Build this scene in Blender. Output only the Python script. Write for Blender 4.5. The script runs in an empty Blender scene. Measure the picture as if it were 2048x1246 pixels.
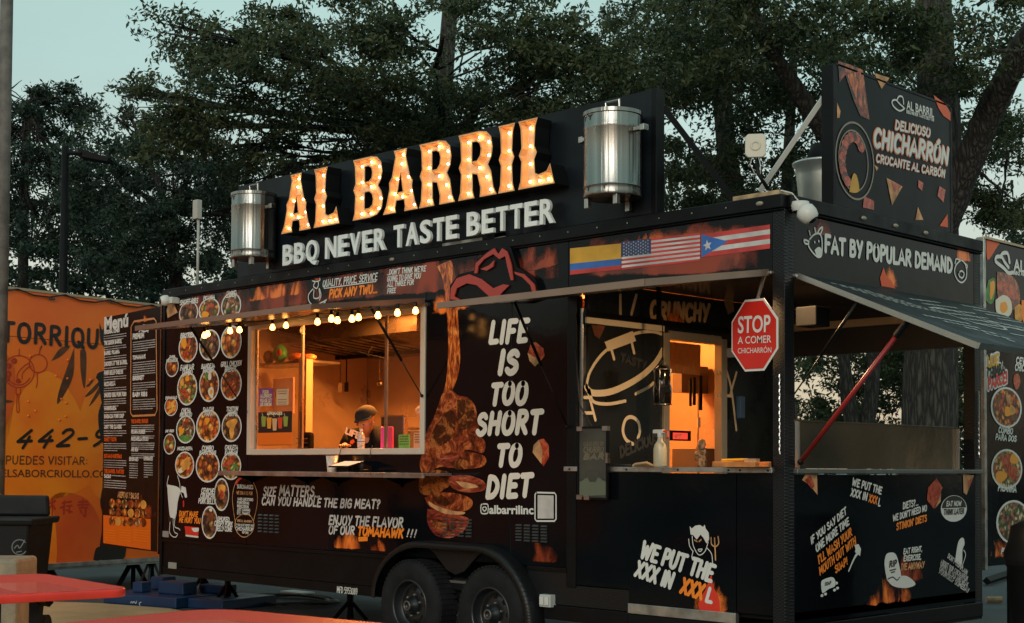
import bpy, bmesh, math, random
import numpy as np
from mathutils import Vector, Matrix, Euler
random.seed(7)
rng = np.random.default_rng(11)
scene = bpy.context.scene
COL = scene.collection
R = math.radians

# ---------------------------------------------------------------- camera
F_PX, CX, CY, W_PX = 2860.0, 1024.0, 826.0, 2048.0
CAM = Vector((5.13, -7.55, 1.46))
cam_d = bpy.data.cameras.new("camera"); cam = bpy.data.objects.new("camera", cam_d); COL.objects.link(cam)
CROT = Matrix.Rotation(R(45), 3, 'Z') @ Matrix.Rotation(R(92.15), 3, 'X') @ Matrix.Rotation(R(0.33), 3, 'Z')
cam.matrix_world = Matrix.Translation(CAM) @ CROT.to_4x4()
cam_d.sensor_width = 36; cam_d.lens = 36 * F_PX / W_PX
cam_d.shift_y = (CY - 623) / W_PX
cam_d.clip_start = 0.05; cam_d.clip_end = 600
scene.camera = cam

# ---------------------------------------------------------------- sky, sun, exposure
world = bpy.data.worlds.new("World"); scene.world = world; world.use_nodes = True
wn = world.node_tree; wn.nodes.clear()
sky = wn.nodes.new('ShaderNodeTexSky'); sky.sky_type = 'NISHITA'; sky.sun_disc = False
SUN_EL, SUN_ROT = 4.0, 150.0
sky.sun_elevation = R(SUN_EL); sky.sun_rotation = R(SUN_ROT)
sky.air_density = 1.0; sky.dust_density = 2.0; sky.ozone_density = 1.0
tint = wn.nodes.new('ShaderNodeMix'); tint.data_type = 'RGBA'; tint.blend_type = 'MIX'
tint.inputs[0].default_value = 0.66
bgn = wn.nodes.new('ShaderNodeBackground'); bgn.inputs[1].default_value = 0.108
wo = wn.nodes.new('ShaderNodeOutputWorld')
wtc = wn.nodes.new('ShaderNodeTexCoord'); wsp = wn.nodes.new('ShaderNodeSeparateXYZ')
wrp = wn.nodes.new('ShaderNodeValToRGB'); we = wrp.color_ramp.elements   # dusk sky by height: peach rim, white band, pale teal above
for _ in range(3): we.new(.5)
for k_, (p_, c_) in enumerate(((0, (.74, .60, .42)), (.07, (.84, .74, .56)), (.14, (.82, .88, .78)), (.26, (.60, .84, .79)), (.36, (.52, .78, .73)))): we[k_].position = p_; we[k_].color = (*c_, 1)
wns = wn.nodes.new('ShaderNodeTexNoise'); wns.inputs['Scale'].default_value = 2.6; wns.inputs['Detail'].default_value = 6
wmp = wn.nodes.new('ShaderNodeMapping'); wmp.inputs['Scale'].default_value = (1, 1, 3.5); wmr = wn.nodes.new('ShaderNodeMapRange')
wmr.inputs[1].default_value = .3; wmr.inputs[2].default_value = .7; wmr.inputs[3].default_value = 9.1; wmr.inputs[4].default_value = 10.9
wsc = wn.nodes.new('ShaderNodeVectorMath'); wsc.operation = 'SCALE'
wn.links.new(wtc.outputs['Generated'], wsp.inputs[0]); wn.links.new(wsp.outputs[2], wrp.inputs[0]); wn.links.new(wtc.outputs['Generated'], wmp.inputs[0]); wn.links.new(wmp.outputs[0], wns.inputs[0])
wn.links.new(wns.outputs[0], wmr.inputs[0]); wn.links.new(wrp.outputs[0], wsc.inputs[0]); wn.links.new(wmr.outputs[0], wsc.inputs[3]); wn.links.new(wsc.outputs[0], tint.inputs[7])
wn.links.new(sky.outputs[0], tint.inputs[6]); wn.links.new(tint.outputs[2], bgn.inputs[0]); wn.links.new(bgn.outputs[0], wo.inputs[0])
sun_d = bpy.data.lights.new("sun", 'SUN'); sun_o = bpy.data.objects.new("sun", sun_d); COL.objects.link(sun_o)
sun_d.energy = 1.25; sun_d.angle = R(28); sun_d.color = (1, .93, .86)
az = R(SUN_ROT)
sdir = Vector((math.sin(az), math.cos(az), math.tan(R(SUN_EL + 16))))
sun_o.rotation_euler = sdir.to_track_quat('Z', 'Y').to_euler()
scene.view_settings.view_transform = 'Standard'; scene.view_settings.look = 'None'
scene.view_settings.gamma = 1; scene.view_settings.use_curve_mapping = False
scene.view_settings.exposure = 0.0
scene.cycles.max_bounces = 7; scene.cycles.diffuse_bounces = 3; scene.cycles.glossy_bounces = 3
scene.cycles.transparent_max_bounces = 12; scene.cycles.transmission_bounces = 5
scene.cycles.sample_clamp_indirect = 4.0

# ---------------------------------------------------------------- measuring helpers: points of the real planes of the place
def ray(px, py):
    return (CROT @ Vector(((px - CX) / F_PX, (CY - py) / F_PX, -1.0)))
def on_plane(px, py, o, n):
    d = ray(px, py); o = Vector(o); n = Vector(n)
    return CAM + d * ((o - CAM).dot(n) / d.dot(n))
def at_y(px, py, y): return on_plane(px, py, (0, y, 0), (0, 1, 0))
def at_x(px, py, x): return on_plane(px, py, (x, 0, 0), (1, 0, 0))
def at_z(px, py, z): return on_plane(px, py, (0, 0, z), (0, 0, 1))
VD = Vector((-.70711, .70711, 0)); VR = Vector((.70711, .70711, 0))
def at_depth(px, Z, z=0.0):
    p = CAM + VD * Z + VR * ((px - CX) / F_PX * Z); return Vector((p.x, p.y, z))
class Surf:
    def __init__(s, o, U, V=(0, 0, 1)):
        s.o = Vector(o); s.U = Vector(U).normalized(); s.V = Vector(V).normalized(); s.N = s.U.cross(s.V)
    def uv(s, px, py):
        d = on_plane(px, py, s.o, s.N) - s.o; return (d.dot(s.U), d.dot(s.V))
    def pt(s, u, v, n=0.0): return s.o + s.U * u + s.V * v + s.N * n

# ---------------------------------------------------------------- object helpers
BASE = {}
def link(o): COL.objects.link(o); return o
def props(o, label=None, cat=None, group=None, kind=None):
    if label: o['label'] = label
    if cat: o['category'] = cat
    if group: o['group'] = group
    if kind: o['kind'] = kind
    return o
def thing(name, label, cat, loc=(0, 0, 0), group=None):
    o = bpy.data.objects.new(name, None); link(o); o.location = loc; o.empty_display_size = .1
    BASE[o.name] = Vector(loc); return props(o, label, cat, group)
def mesh_obj(name, V, F, m, parent=None, smooth=False, bev=0, label=None, kind=None, midx=None):
    base = BASE.get(parent.name, Vector((0, 0, 0))) if parent else Vector((0, 0, 0))
    me = bpy.data.meshes.new(name)
    b = base
    me.from_pydata([(v[0] - b[0], v[1] - b[1], v[2] - b[2]) for v in V], [], F)
    ms = m if isinstance(m, (list, tuple)) else [m]
    for x in ms: me.materials.append(x)
    if midx: me.polygons.foreach_set('material_index', midx)
    if smooth:
        me.polygons.foreach_set('use_smooth', [True] * len(me.polygons))
    me.update()
    o = bpy.data.objects.new(name, me); link(o)
    if parent: o.parent = parent
    BASE[o.name] = base
    if bev:
        md = o.modifiers.new('bevel', 'BEVEL'); md.width = bev; md.segments = 2; md.limit_method = 'ANGLE'
    if label: o['label'] = label
    if kind: o['kind'] = kind
    return o
class MB:
    def __init__(s): s.V = []; s.F = []; s.M = []; s.cur = 0
    def add(s, V, F):
        k = len(s.V); s.V += [tuple(v) for v in V]
        for f in F: s.F.append(tuple(i + k for i in f)); s.M.append(s.cur)
        return s
    def box(s, x0, x1, y0, y1, z0, z1, Mx=None):
        V = [Vector((x, y, z)) for x in (x0, x1) for y in (y0, y1) for z in (z0, z1)]
        if Mx is not None: V = [Mx @ v for v in V]
        return s.add(V, [(0, 1, 3, 2), (4, 6, 7, 5), (0, 4, 5, 1), (2, 3, 7, 6), (0, 2, 6, 4), (1, 5, 7, 3)])
    def sbox(s, S, u0, u1, v0, v1, n0, n1):
        V = [S.pt(u, v, n) for u in (u0, u1) for v in (v0, v1) for n in (n0, n1)]
        return s.add(V, [(0, 1, 3, 2), (4, 6, 7, 5), (0, 4, 5, 1), (2, 3, 7, 6), (0, 2, 6, 4), (1, 5, 7, 3)])
    def tube(s, pts, r, n=8, caps=True):
        pts = [Vector(p) for p in pts]; rs = r if isinstance(r, (list, tuple)) else [r] * len(pts)
        V = []; F = []; up0 = None
        for i, p in enumerate(pts):
            t = (pts[min(i + 1, len(pts) - 1)] - pts[max(i - 1, 0)]).normalized()
            if up0 is None or abs(up0.dot(t)) > .98:
                up0 = Vector((0, 0, 1)) if abs(t.z) < .9 else Vector((1, 0, 0))
            a = t.cross(up0).normalized(); b = a.cross(t).normalized(); up0 = b
            for k in range(n):
                th = 2 * math.pi * k / n
                V.append(p + (a * math.cos(th) + b * math.sin(th)) * rs[i])
        for i in range(len(pts) - 1):
            for k in range(n):
                F.append((i * n + k, i * n + (k + 1) % n, (i + 1) * n + (k + 1) % n, (i + 1) * n + k))
        if caps: F.append(tuple(range(n - 1, -1, -1))); F.append(tuple((len(pts) - 1) * n + k for k in range(n)))
        return s.add(V, F)
    def lathe(s, c, prof, n=24, axis='Z', arc=None):
        c = Vector(c); V = []; F = []; full = arc is None
        a0, a1 = (0, 2 * math.pi) if full else arc
        m = n if full else n + 1
        for (r, h) in prof:
            for k in range(m):
                th = a0 + (a1 - a0) * k / n
                x, y = r * math.cos(th), r * math.sin(th)
                V.append(c + (Vector((x, y, h)) if axis == 'Z' else Vector((x, h, y)) if axis == 'Y' else Vector((h, x, y))))
        for i in range(len(prof) - 1):
            for k in range(n):
                k2 = (k + 1) % m
                F.append((i * m + k, i * m + k2, (i + 1) * m + k2, (i + 1) * m + k))
        return s.add(V, F)
    def sphere(s, c, r, n=12, sc=(1, 1, 1)):
        c = Vector(c); pr = []
        V = [c + Vector((0, 0, -r * sc[2]))]; F = []
        m = n // 2
        for i in range(1, m):
            a = -math.pi / 2 + math.pi * i / m
            for k in range(n):
                th = 2 * math.pi * k / n
                V.append(c + Vector((r * sc[0] * math.cos(a) * math.cos(th), r * sc[1] * math.cos(a) * math.sin(th), r * sc[2] * math.sin(a))))
        V.append(c + Vector((0, 0, r * sc[2])))
        for k in range(n): F.append((0, 1 + (k + 1) % n, 1 + k))
        for i in range(m - 2):
            for k in range(n):
                a = 1 + i * n; F.append((a + k, a + (k + 1) % n, a + n + (k + 1) % n, a + n + k))
        a = 1 + (m - 2) * n
        for k in range(n): F.append((a + k, a + (k + 1) % n, len(V) - 1))
        return s.add(V, F)
    def prism(s, poly, d, cap0=True):
        d = Vector(d); n = len(poly); P = [Vector(p) for p in poly]
        V = P + [p + d for p in P]
        F = [tuple(range(n, 2 * n))] + ([tuple(range(n - 1, -1, -1))] if cap0 else [])
        for i in range(n): F.append((i, (i + 1) % n, n + (i + 1) % n, n + i))
        return s.add(V, F)
    def build(s, name, m, parent=None, **k):
        if isinstance(m, (list, tuple)): k['midx'] = s.M
        return mesh_obj(name, s.V, s.F, m, parent, **k)
def box(name, m, parent, *a, **k):
    mb = MB(); mb.box(*a); return mb.build(name, m, parent, **k)
def sbox(name, m, parent, S, *a, **k):
    mb = MB(); mb.sbox(S, *a); return mb.build(name, m, parent, **k)
def copy_tree(o, parent=None):
    c = o.copy(); COL.objects.link(c)
    if parent: c.parent = parent
    for ch in o.children: copy_tree(ch, c)
    return c

# ---------------------------------------------------------------- materials
def mat(name, col, rough=.5, metal=0., var=0., vscale=3., bump=0., bscale=20., bdist=.01, emit=0., emcol=None, spec=None, rvar=0., coat=0., trans=0., grain=None, col2=None):
    m = bpy.data.materials.new(name); m.use_nodes = True; nt = m.node_tree; b = nt.nodes['Principled BSDF']
    N, L = nt.nodes, nt.links
    b.inputs['Base Color'].default_value = (*col, 1); b.inputs['Roughness'].default_value = rough; b.inputs['Metallic'].default_value = metal
    if spec is not None: b.inputs['Specular IOR Level'].default_value = spec
    if coat: b.inputs['Coat Weight'].default_value = coat; b.inputs['Coat Roughness'].default_value = .08
    if trans: b.inputs['Transmission Weight'].default_value = trans
    tc = N.new('ShaderNodeTexCoord')
    def noise(sc, det=4, stretch=None):
        n = N.new('ShaderNodeTexNoise'); n.inputs['Scale'].default_value = sc; n.inputs['Detail'].default_value = det
        if stretch:
            mp = N.new('ShaderNodeMapping'); mp.inputs['Scale'].default_value = stretch; L.new(tc.outputs['Object'], mp.inputs[0]); L.new(mp.outputs[0], n.inputs[0])
        else: L.new(tc.outputs['Object'], n.inputs[0])
        return n
    if var or col2:
        n = noise(vscale, 6, grain); rp = N.new('ShaderNodeValToRGB')
        c2 = col2 or tuple(max(0, c * (1 - var)) for c in col); c1 = col if col2 else tuple(c * (1 + var) for c in col)
        rp.color_ramp.elements[0].position = .32; rp.color_ramp.elements[1].position = .68
        rp.color_ramp.elements[0].color = (*c2, 1); rp.color_ramp.elements[1].color = (*c1, 1)
        L.new(n.outputs[0], rp.inputs[0]); L.new(rp.outputs[0], b.inputs['Base Color'])
    if rvar:
        n = noise(vscale * 1.7, 6); mr = N.new('ShaderNodeMapRange')
        mr.inputs[1].default_value = .3; mr.inputs[2].default_value = .7
        mr.inputs[3].default_value = max(.02, rough - rvar); mr.inputs[4].default_value = min(1, rough + rvar)
        L.new(n.outputs[0], mr.inputs[0]); L.new(mr.outputs[0], b.inputs['Roughness'])
    if bump:
        n = noise(bscale, 5, grain); bp = N.new('ShaderNodeBump'); bp.inputs['Strength'].default_value = bump; bp.inputs['Distance'].default_value = bdist
        L.new(n.outputs[0], bp.inputs['Height']); L.new(bp.outputs[0], b.inputs['Normal'])
    if emit:
        b.inputs['Emission Color'].default_value = (*(emcol or col), 1); b.inputs['Emission Strength'].default_value = emit
    return m
def food_mat(name, cols, scale=22, rough=.45, pos=None):
    m = bpy.data.materials.new(name); m.use_nodes = True; nt = m.node_tree; N, L = nt.nodes, nt.links; b = N['Principled BSDF']
    tc = N.new('ShaderNodeTexCoord'); oi = N.new('ShaderNodeObjectInfo')
    no = N.new('ShaderNodeTexNoise'); no.inputs['Scale'].default_value = scale * .45; no.inputs['Detail'].default_value = 3
    ml = N.new('ShaderNodeVectorMath'); ml.operation = 'SCALE'; ml.inputs[3].default_value = .09
    ad = N.new('ShaderNodeVectorMath'); vo = N.new('ShaderNodeTexVoronoi'); vo.inputs['Scale'].default_value = scale
    L.new(tc.outputs['Object'], no.inputs[0]); L.new(no.outputs['Color'], ml.inputs[0]); L.new(ml.outputs[0], ad.inputs[1]); L.new(tc.outputs['Object'], ad.inputs[0]); L.new(ad.outputs[0], vo.inputs['Vector'])
    sp = N.new('ShaderNodeSeparateColor'); L.new(vo.outputs['Color'], sp.inputs[0])
    rp = N.new('ShaderNodeValToRGB'); el = rp.color_ramp.elements
    while len(el) < len(cols): el.new(.5)
    for i, c in enumerate(cols): el[i].position = i / len(cols); el[i].color = (*c, 1)
    rp.color_ramp.interpolation = 'CONSTANT'
    L.new(sp.outputs[0], rp.inputs[0])
    mr = N.new('ShaderNodeMapRange'); mr.inputs[1].default_value = 0; mr.inputs[2].default_value = .75; mr.inputs[3].default_value = 1.35; mr.inputs[4].default_value = .12
    L.new(vo.outputs['Distance'], mr.inputs[0])
    n2 = N.new('ShaderNodeTexNoise'); n2.inputs['Scale'].default_value = scale * 2.6; L.new(tc.outputs['Object'], n2.inputs[0])
    m2 = N.new('ShaderNodeMath'); m2.operation = 'MULTIPLY'; L.new(mr.outputs[0], m2.inputs[0]); L.new(n2.outputs[0], m2.inputs[1])
    m3 = N.new('ShaderNodeMath'); m3.operation = 'MULTIPLY'; m3.inputs[1].default_value = 2.9; L.new(m2.outputs[0], m3.inputs[0])
    vm = N.new('ShaderNodeVectorMath'); vm.operation = 'SCALE'; L.new(rp.outputs[0], vm.inputs[0]); L.new(m3.outputs[0], vm.inputs[3])
    L.new(vm.outputs[0], b.inputs['Base Color']); b.inputs['Roughness'].default_value = rough
    return m
def flame_mat(name, c1, c2, scale=4., thr=.5, wisp=1.0):
    m = bpy.data.materials.new(name); m.use_nodes = True; nt = m.node_tree; N, L = nt.nodes, nt.links; b = N['Principled BSDF']
    tc = N.new('ShaderNodeTexCoord'); mp = N.new('ShaderNodeMapping'); mp.inputs['Scale'].default_value = (scale, scale, scale * .45 * wisp)
    L.new(tc.outputs['Object'], mp.inputs[0])
    n = N.new('ShaderNodeTexNoise'); n.inputs['Scale'].default_value = 1.6; n.inputs['Detail'].default_value = 5; n.inputs['Distortion'].default_value = 1.4
    L.new(mp.outputs[0], n.inputs[0])
    uv = N.new('ShaderNodeSeparateXYZ'); L.new(tc.outputs['UV'], uv.inputs[0])
    def mth(op, a, bb=None, c=None):
        x = N.new('ShaderNodeMath'); x.operation = op
        for i, q in enumerate((a, bb, c)):
            if q is None: continue
            if isinstance(q, (int, float)): x.inputs[i].default_value = q
            else: L.new(q, x.inputs[i])
        return x.outputs[0]
    gx = mth('MULTIPLY', mth('MULTIPLY', uv.outputs[0], mth('SUBTRACT', 1., uv.outputs[0])), 4.)
    gy = mth('SUBTRACT', 1., uv.outputs[1])
    g2 = mth('MULTIPLY', mth('POWER', gx, .6), mth('MINIMUM', mth('MULTIPLY', uv.outputs[1], 9.), mth('POWER', gy, .7)))
    v = mth('ADD', mth('MULTIPLY', n.outputs[0], 1.0), mth('MULTIPLY', g2, .62))
    mr = N.new('ShaderNodeMapRange'); mr.inputs[1].default_value = thr + .38; mr.inputs[2].default_value = thr + .6; L.new(v, mr.inputs[0])
    al = mth('MULTIPLY', mr.outputs[0], mth('MINIMUM', mth('MULTIPLY', g2, 5.), 1.))
    mx = N.new('ShaderNodeMix'); mx.data_type = 'RGBA'; mx.inputs[6].default_value = (*c2, 1); mx.inputs[7].default_value = (*c1, 1)
    r2 = N.new('ShaderNodeMapRange'); r2.inputs[1].default_value = .38; r2.inputs[2].default_value = .62; L.new(n.outputs[0], r2.inputs[0])
    L.new(r2.outputs[0], mx.inputs[0]); L.new(mx.outputs[2], b.inputs['Base Color']); L.new(al, b.inputs['Alpha']); b.inputs['Roughness'].default_value = .3
    return m

M = {}
M['vinyl'] = mat('black_vinyl_wrap', (.0025, .0036, .005), .12, spec=.17, var=.35, vscale=1.2, bump=.25, bscale=1.3, bdist=.02, rvar=.04)
M['black'] = mat('black_paint', (.003, .0036, .0045), .42, spec=.18, rvar=.12, var=.3)
M['blackm'] = mat('matte_black', (.003, .0035, .004), .7, spec=.2, var=.3)
M['sign'] = mat('sign_board_black', (.006, .0085, .0115), .42, spec=.2, var=.35, vscale=1.5, rvar=.12, bump=.2, bscale=1.2, bdist=.02)
M['trim'] = mat('aluminium_trim', (.42, .42, .40), .38, metal=.9, var=.3, vscale=9, rvar=.12)
M['steel'] = mat('stainless', (.27, .27, .25), .30, metal=1., var=.25, vscale=2, bump=.8, bscale=1.5, bdist=.03, rvar=.05, grain=(6, 6, .12))
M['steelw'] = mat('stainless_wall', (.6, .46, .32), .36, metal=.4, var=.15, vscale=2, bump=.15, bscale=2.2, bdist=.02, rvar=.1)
M['fitting'] = mat('steel_fitting', (.4, .38, .35), .3, metal=1., rvar=.1)
M['white'] = mat('white_vinyl_print', (.62, .62, .58), .4, var=.06)
M['cream'] = mat('cream_print', (.75, .62, .42), .4, var=.05)
M['orange'] = mat('orange_print', (.85, .22, .02), .4, var=.1)
M['red'] = mat('red_print', (.6, .03, .015), .4, var=.12)
M['greyp'] = mat('grey_print', (.045, .045, .043), .4)
M['blue'] = mat('blue_print', (.03, .12, .38), .4, var=.2, vscale=6)
M['yellow'] = mat('yellow_print', (.55, .29, .025), .4, var=.25, vscale=4)
M['flagred'] = mat('flag_red_print', (.45, .035, .03), .4, var=.3, vscale=6)
M['flagwhite'] = mat('flag_white_print', (.46, .44, .42), .4, var=.3, vscale=5)
M['rubber'] = mat('tyre_rubber', (.010, .011, .012), .8, spec=.2, var=.35, vscale=8, bump=.3, bscale=60, bdist=.004)
M['rim'] = mat('black_rim', (.010, .012, .014), .35, rvar=.1)
M['glass'] = mat('window_glass', (.95, .95, .95), .02, trans=1.)
M['plastic_w'] = mat('white_plastic', (.55, .54, .50), .45, var=.1)
M['cable'] = mat('black_cable', (.008, .008, .009), .5)
M['bulbglass'] = mat('lit_bulb', (1, .75, .4), .3, emit=9., emcol=(1, .42, .09))
M['marqbulb'] = mat('marquee_bulb', (1, .8, .5), .3, emit=26., emcol=(1, .62, .28))
M['letterface'] = mat('marquee_letter_face', (.80, .50, .27), .55, var=.15, vscale=5)
M['letterrim'] = mat('marquee_letter_rim', (.80, .40, .16), .5, var=.12, vscale=8)
M['wood'] = mat('worn_wood', (.36, .25, .14), .7, var=.35, vscale=12)
M['orangewrap'] = mat('orange_vinyl', (.84, .17, .008), .38, col2=(.74, .115, .006), vscale=1.1, bump=.15, bscale=1.4, bdist=.02)
M['amber'] = mat('amber_print', (.90, .24, .010), .4, col2=(.84, .17, .008), vscale=2.5)
M['redor'] = mat('red_orange_print', (.58, .06, .010), .4, col2=(.66, .11, .01), vscale=2.)
M['ink'] = mat('dark_ink_print', (.012, .008, .006), .5)
M['inkb'] = mat('brown_leaf_print', (.09, .028, .008), .5, var=.3, vscale=8)
M['skin'] = mat('skin', (.36, .17, .10), .55, var=.1, vscale=12)
M['shirt'] = mat('black_cotton', (.004, .004, .005), .9, spec=.15, var=.3, vscale=10, bump=.8, bscale=9, bdist=.02)
M['cap'] = mat('dark_cap_fabric', (.004, .006, .007), .85, var=.2, vscale=20)
def meat_mat(name, stops, scale, grain=(1, 1, 1)):
    m = bpy.data.materials.new(name); m.use_nodes = True; nt = m.node_tree; N, L = nt.nodes, nt.links; b = N['Principled BSDF']; b.inputs['Roughness'].default_value = .14
    tc = N.new('ShaderNodeTexCoord'); mp = N.new('ShaderNodeMapping'); mp.inputs['Scale'].default_value = grain; L.new(tc.outputs['Object'], mp.inputs[0])
    n = N.new('ShaderNodeTexNoise'); n.inputs['Scale'].default_value = scale; n.inputs['Detail'].default_value = 7; n.inputs['Roughness'].default_value = .68; n.inputs['Distortion'].default_value = .7; L.new(mp.outputs[0], n.inputs[0])
    rp = N.new('ShaderNodeValToRGB'); el = rp.color_ramp.elements
    while len(el) < len(stops): el.new(.5)
    for i, (p, c) in enumerate(stops): el[i].position = p; el[i].color = (*c, 1)
    L.new(n.outputs[0], rp.inputs[0]); L.new(rp.outputs[0], b.inputs['Base Color']); return m
M['steak'] = food_mat('grilled_meat_print', [(.32, .075, .025), (.12, .03, .012), (.5, .14, .03), (.2, .04, .02), (.04, .014, .008), (.62, .28, .09)], 14)
M['steak2'] = food_mat('rare_meat_print', [(.42, .10, .05), (.30, .05, .03), (.55, .2, .08), (.2, .03, .02)], 10)
M['char'] = food_mat('charred_crust_print', [(.045, .014, .006), (.14, .04, .012), (.025, .01, .006), (.3, .09, .02)], 18)
M['bone'] = food_mat('bone_print', [(.42, .15, .04), (.28, .08, .02), (.58, .27, .09), (.15, .04, .015)], 16)
M['food1'] = food_mat('bbq_ribs_print', [(.45, .10, .02), (.20, .045, .015), (.62, .22, .03), (.1, .03, .015)], 22)
M['food2'] = food_mat('mixed_plate_print', [(.55, .25, .04), (.35, .06, .02), (.12, .18, .04), (.6, .42, .2), (.2, .05, .02)], 24)
M['food3'] = food_mat('salad_grill_print', [(.22, .08, .04), (.05, .11, .03), (.45, .36, .2), (.09, .05, .03), (.3, .12, .05)], 26)
M['food4'] = food_mat('fried_print', [(.62, .20, .03), (.5, .10, .02), (.68, .33, .06), (.35, .06, .02)], 20)
M['food5'] = food_mat('dark_skewer_print', [(.10, .05, .03), (.03, .02, .015), (.35, .18, .05), (.2, .06, .03)], 22)
M['steak'] = meat_mat('grilled_meat_print', [(.36, (.012, .005, .004)), (.46, (.10, .018, .008)), (.54, (.26, .045, .016)), (.60, (.50, .15, .04)), (.66, (.14, .025, .01)), (.76, (.03, .010, .006))], 9)
M['steak2'] = meat_mat('rare_meat_print', [(.36, (.03, .008, .006)), (.47, (.18, .026, .015)), (.56, (.32, .06, .03)), (.66, (.45, .17, .08))], 11, (.5, .5, 1.6))
M['char'] = meat_mat('charred_crust_print', [(.35, (.010, .005, .004)), (.5, (.05, .014, .006)), (.6, (.40, .12, .03)), (.7, (.08, .02, .01))], 8)
M['bone'] = meat_mat('bone_print', [(.34, (.03, .008, .005)), (.45, (.22, .035, .010)), (.55, (.55, .12, .02)), (.64, (.70, .26, .06)), (.72, (.25, .05, .015))], 12, (3.0, 3.0, .8))
M['toast'] = mat('pork_crackling_print', (.48, .24, .10), .5, var=.5, vscale=12)
M['flameA'] = flame_mat('flame_print', (.85, .20, .03), (.30, .02, .008), 3.4, .47)
M['flameB'] = flame_mat('dim_flame_print', (.30, .045, .012), (.08, .01, .006), 2.6, .46)
M['smoke'] = flame_mat('smoky_glow_print', (.26, .035, .012), (.05, .014, .010), 1.7, .30)
# ---------------------------------------------------------------- lettering
G = {
'A': (.62, ['0,0 .3,1 .6,0', '.12,.32 .5,.32']), 'B': (.55, ['.05,0 .08,1', 's.08,1 .38,.97 .45,.78 .36,.58 .1,.53', 's.1,.53 .42,.5 .5,.25 .38,.03 .05,0']),
'C': (.55, ['s.5,.85 .38,.98 .2,.95 .06,.7 .05,.35 .15,.06 .32,.01 .5,.14']), 'D': (.58, ['.05,0 .08,1', 's.08,1 .34,.93 .52,.66 .52,.34 .34,.06 .05,0']),
'E': (.5, ['.06,0 .08,1', '.08,1 .48,1', '.07,.52 .4,.53', '.06,0 .48,.02']), 'F': (.5, ['.06,0 .08,1', '.08,1 .48,1', '.07,.52 .4,.53']),
'G': (.58, ['s.5,.85 .38,.98 .2,.95 .06,.7 .05,.35 .15,.05 .34,.01 .5,.14', '.52,.1 .52,.46', '.3,.46 .52,.46']), 'H': (.58, ['.05,0 .08,1', '.5,0 .53,1', '.06,.5 .52,.52']),
'I': (.16, ['.07,0 .09,1']), 'J': (.42, ['s.34,1 .34,.3 .26,.04 .12,.02 .02,.16']), 'K': (.56, ['.05,0 .08,1', '.5,1 .09,.45', '.22,.6 .52,0']),
'L': (.46, ['.08,1 .05,.02', '.05,.01 .45,.03']), 'M': (.72, ['.04,0 .1,1', '.1,1 .35,.3', '.35,.3 .6,1', '.6,1 .68,0']), 'N': (.6, ['.05,0 .08,1', '.08,1 .5,0', '.5,0 .54,1']),
'O': (.6, ['s.3,1 .12,.9 .04,.6 .05,.3 .15,.05 .32,0 .48,.12 .56,.42 .54,.72 .46,.92 .3,1']), 'P': (.52, ['.05,0 .08,1', 's.08,1 .38,.98 .48,.76 .38,.52 .08,.46']),
'Q': (.6, ['s.3,1 .12,.9 .04,.6 .05,.3 .15,.05 .32,0 .48,.12 .56,.42 .54,.72 .46,.92 .3,1', '.34,.24 .58,-.06']), 'R': (.56, ['.05,0 .08,1', 's.08,1 .38,.98 .48,.78 .38,.56 .1,.5', '.22,.52 .52,0']),
'S': (.5, ['s.44,.86 .34,.98 .18,.97 .07,.82 .1,.64 .26,.53 .42,.42 .46,.22 .34,.04 .18,.01 .04,.14']), 'T': (.54, ['.02,.98 .54,1', '.27,.98 .25,0']),
'U': (.58, ['s.07,1 .05,.4 .1,.12 .26,0 .42,.1 .5,.4 .53,1']), 'V': (.56, ['.04,1 .25,0', '.25,0 .54,1']), 'W': (.82, ['.04,1 .18,0', '.18,0 .4,.75', '.4,.75 .58,0', '.58,0 .78,1']),
'X': (.56, ['.06,1 .5,0', '.52,1 .03,0']), 'Y': (.54, ['.04,1 .26,.48', '.52,1 .2,0']), 'Z': (.52, ['.06,.98 .48,1', '.48,1 .05,.02', '.05,.01 .5,.03']),
'0': (.56, ['s.28,1 .1,.88 .04,.5 .1,.1 .28,0 .46,.12 .52,.5 .46,.88 .28,1']), '1': (.3, ['.08,.8 .2,1', '.2,1 .18,0']), '2': (.5, ['s.06,.78 .14,.96 .32,.98 .44,.8 .38,.55 .05,.02', '.05,.02 .5,.04']),
'3': (.5, ['s.06,.9 .26,1 .42,.8 .34,.58 .2,.52', 's.2,.52 .42,.44 .46,.2 .3,0 .05,.1']), '4': (.56, ['.36,1 .05,.36', '.05,.36 .54,.38', '.4,.62 .34,-.02']), '5': (.5, ['.46,1 .12,.98', '.12,.98 .08,.56', 's.08,.56 .34,.6 .46,.34 .34,.04 .05,.04']),
'8': (.5, ['s.26,1 .1,.84 .16,.6 .38,.44 .44,.2 .26,0 .08,.18 .14,.42 .36,.6 .42,.82 .26,1']), '9': (.52, ['s.44,.72 .3,.5 .1,.58 .08,.84 .26,1 .44,.86 .44,.5 .34,.2 .18,-.02']),
'.': (.14, ['.07,.02 .075,.03']), ',': (.16, ['.09,.06 .04,-.12']), '!': (.18, ['.1,1 .08,.34', '.08,.04 .085,.05']), '?': (.46, ['s.05,.82 .2,1 .38,.88 .36,.66 .2,.5 .2,.32', '.19,.04 .195,.05']),
"'": (.14, ['.09,1 .06,.8']), '-': (.4, ['.05,.42 .36,.44']), ':': (.16, ['.08,.15 .085,.16', '.08,.6 .085,.61']), ')': (.3, ['s.06,1.05 .22,.7 .22,.3 .04,-.1']), '@': (.7, ['s.5,.35 .3,.3 .25,.55 .45,.65 .5,.35 .62,.4 .6,.8 .3,.95 .06,.6 .1,.15 .35,0 .6,.1']),
}
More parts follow.
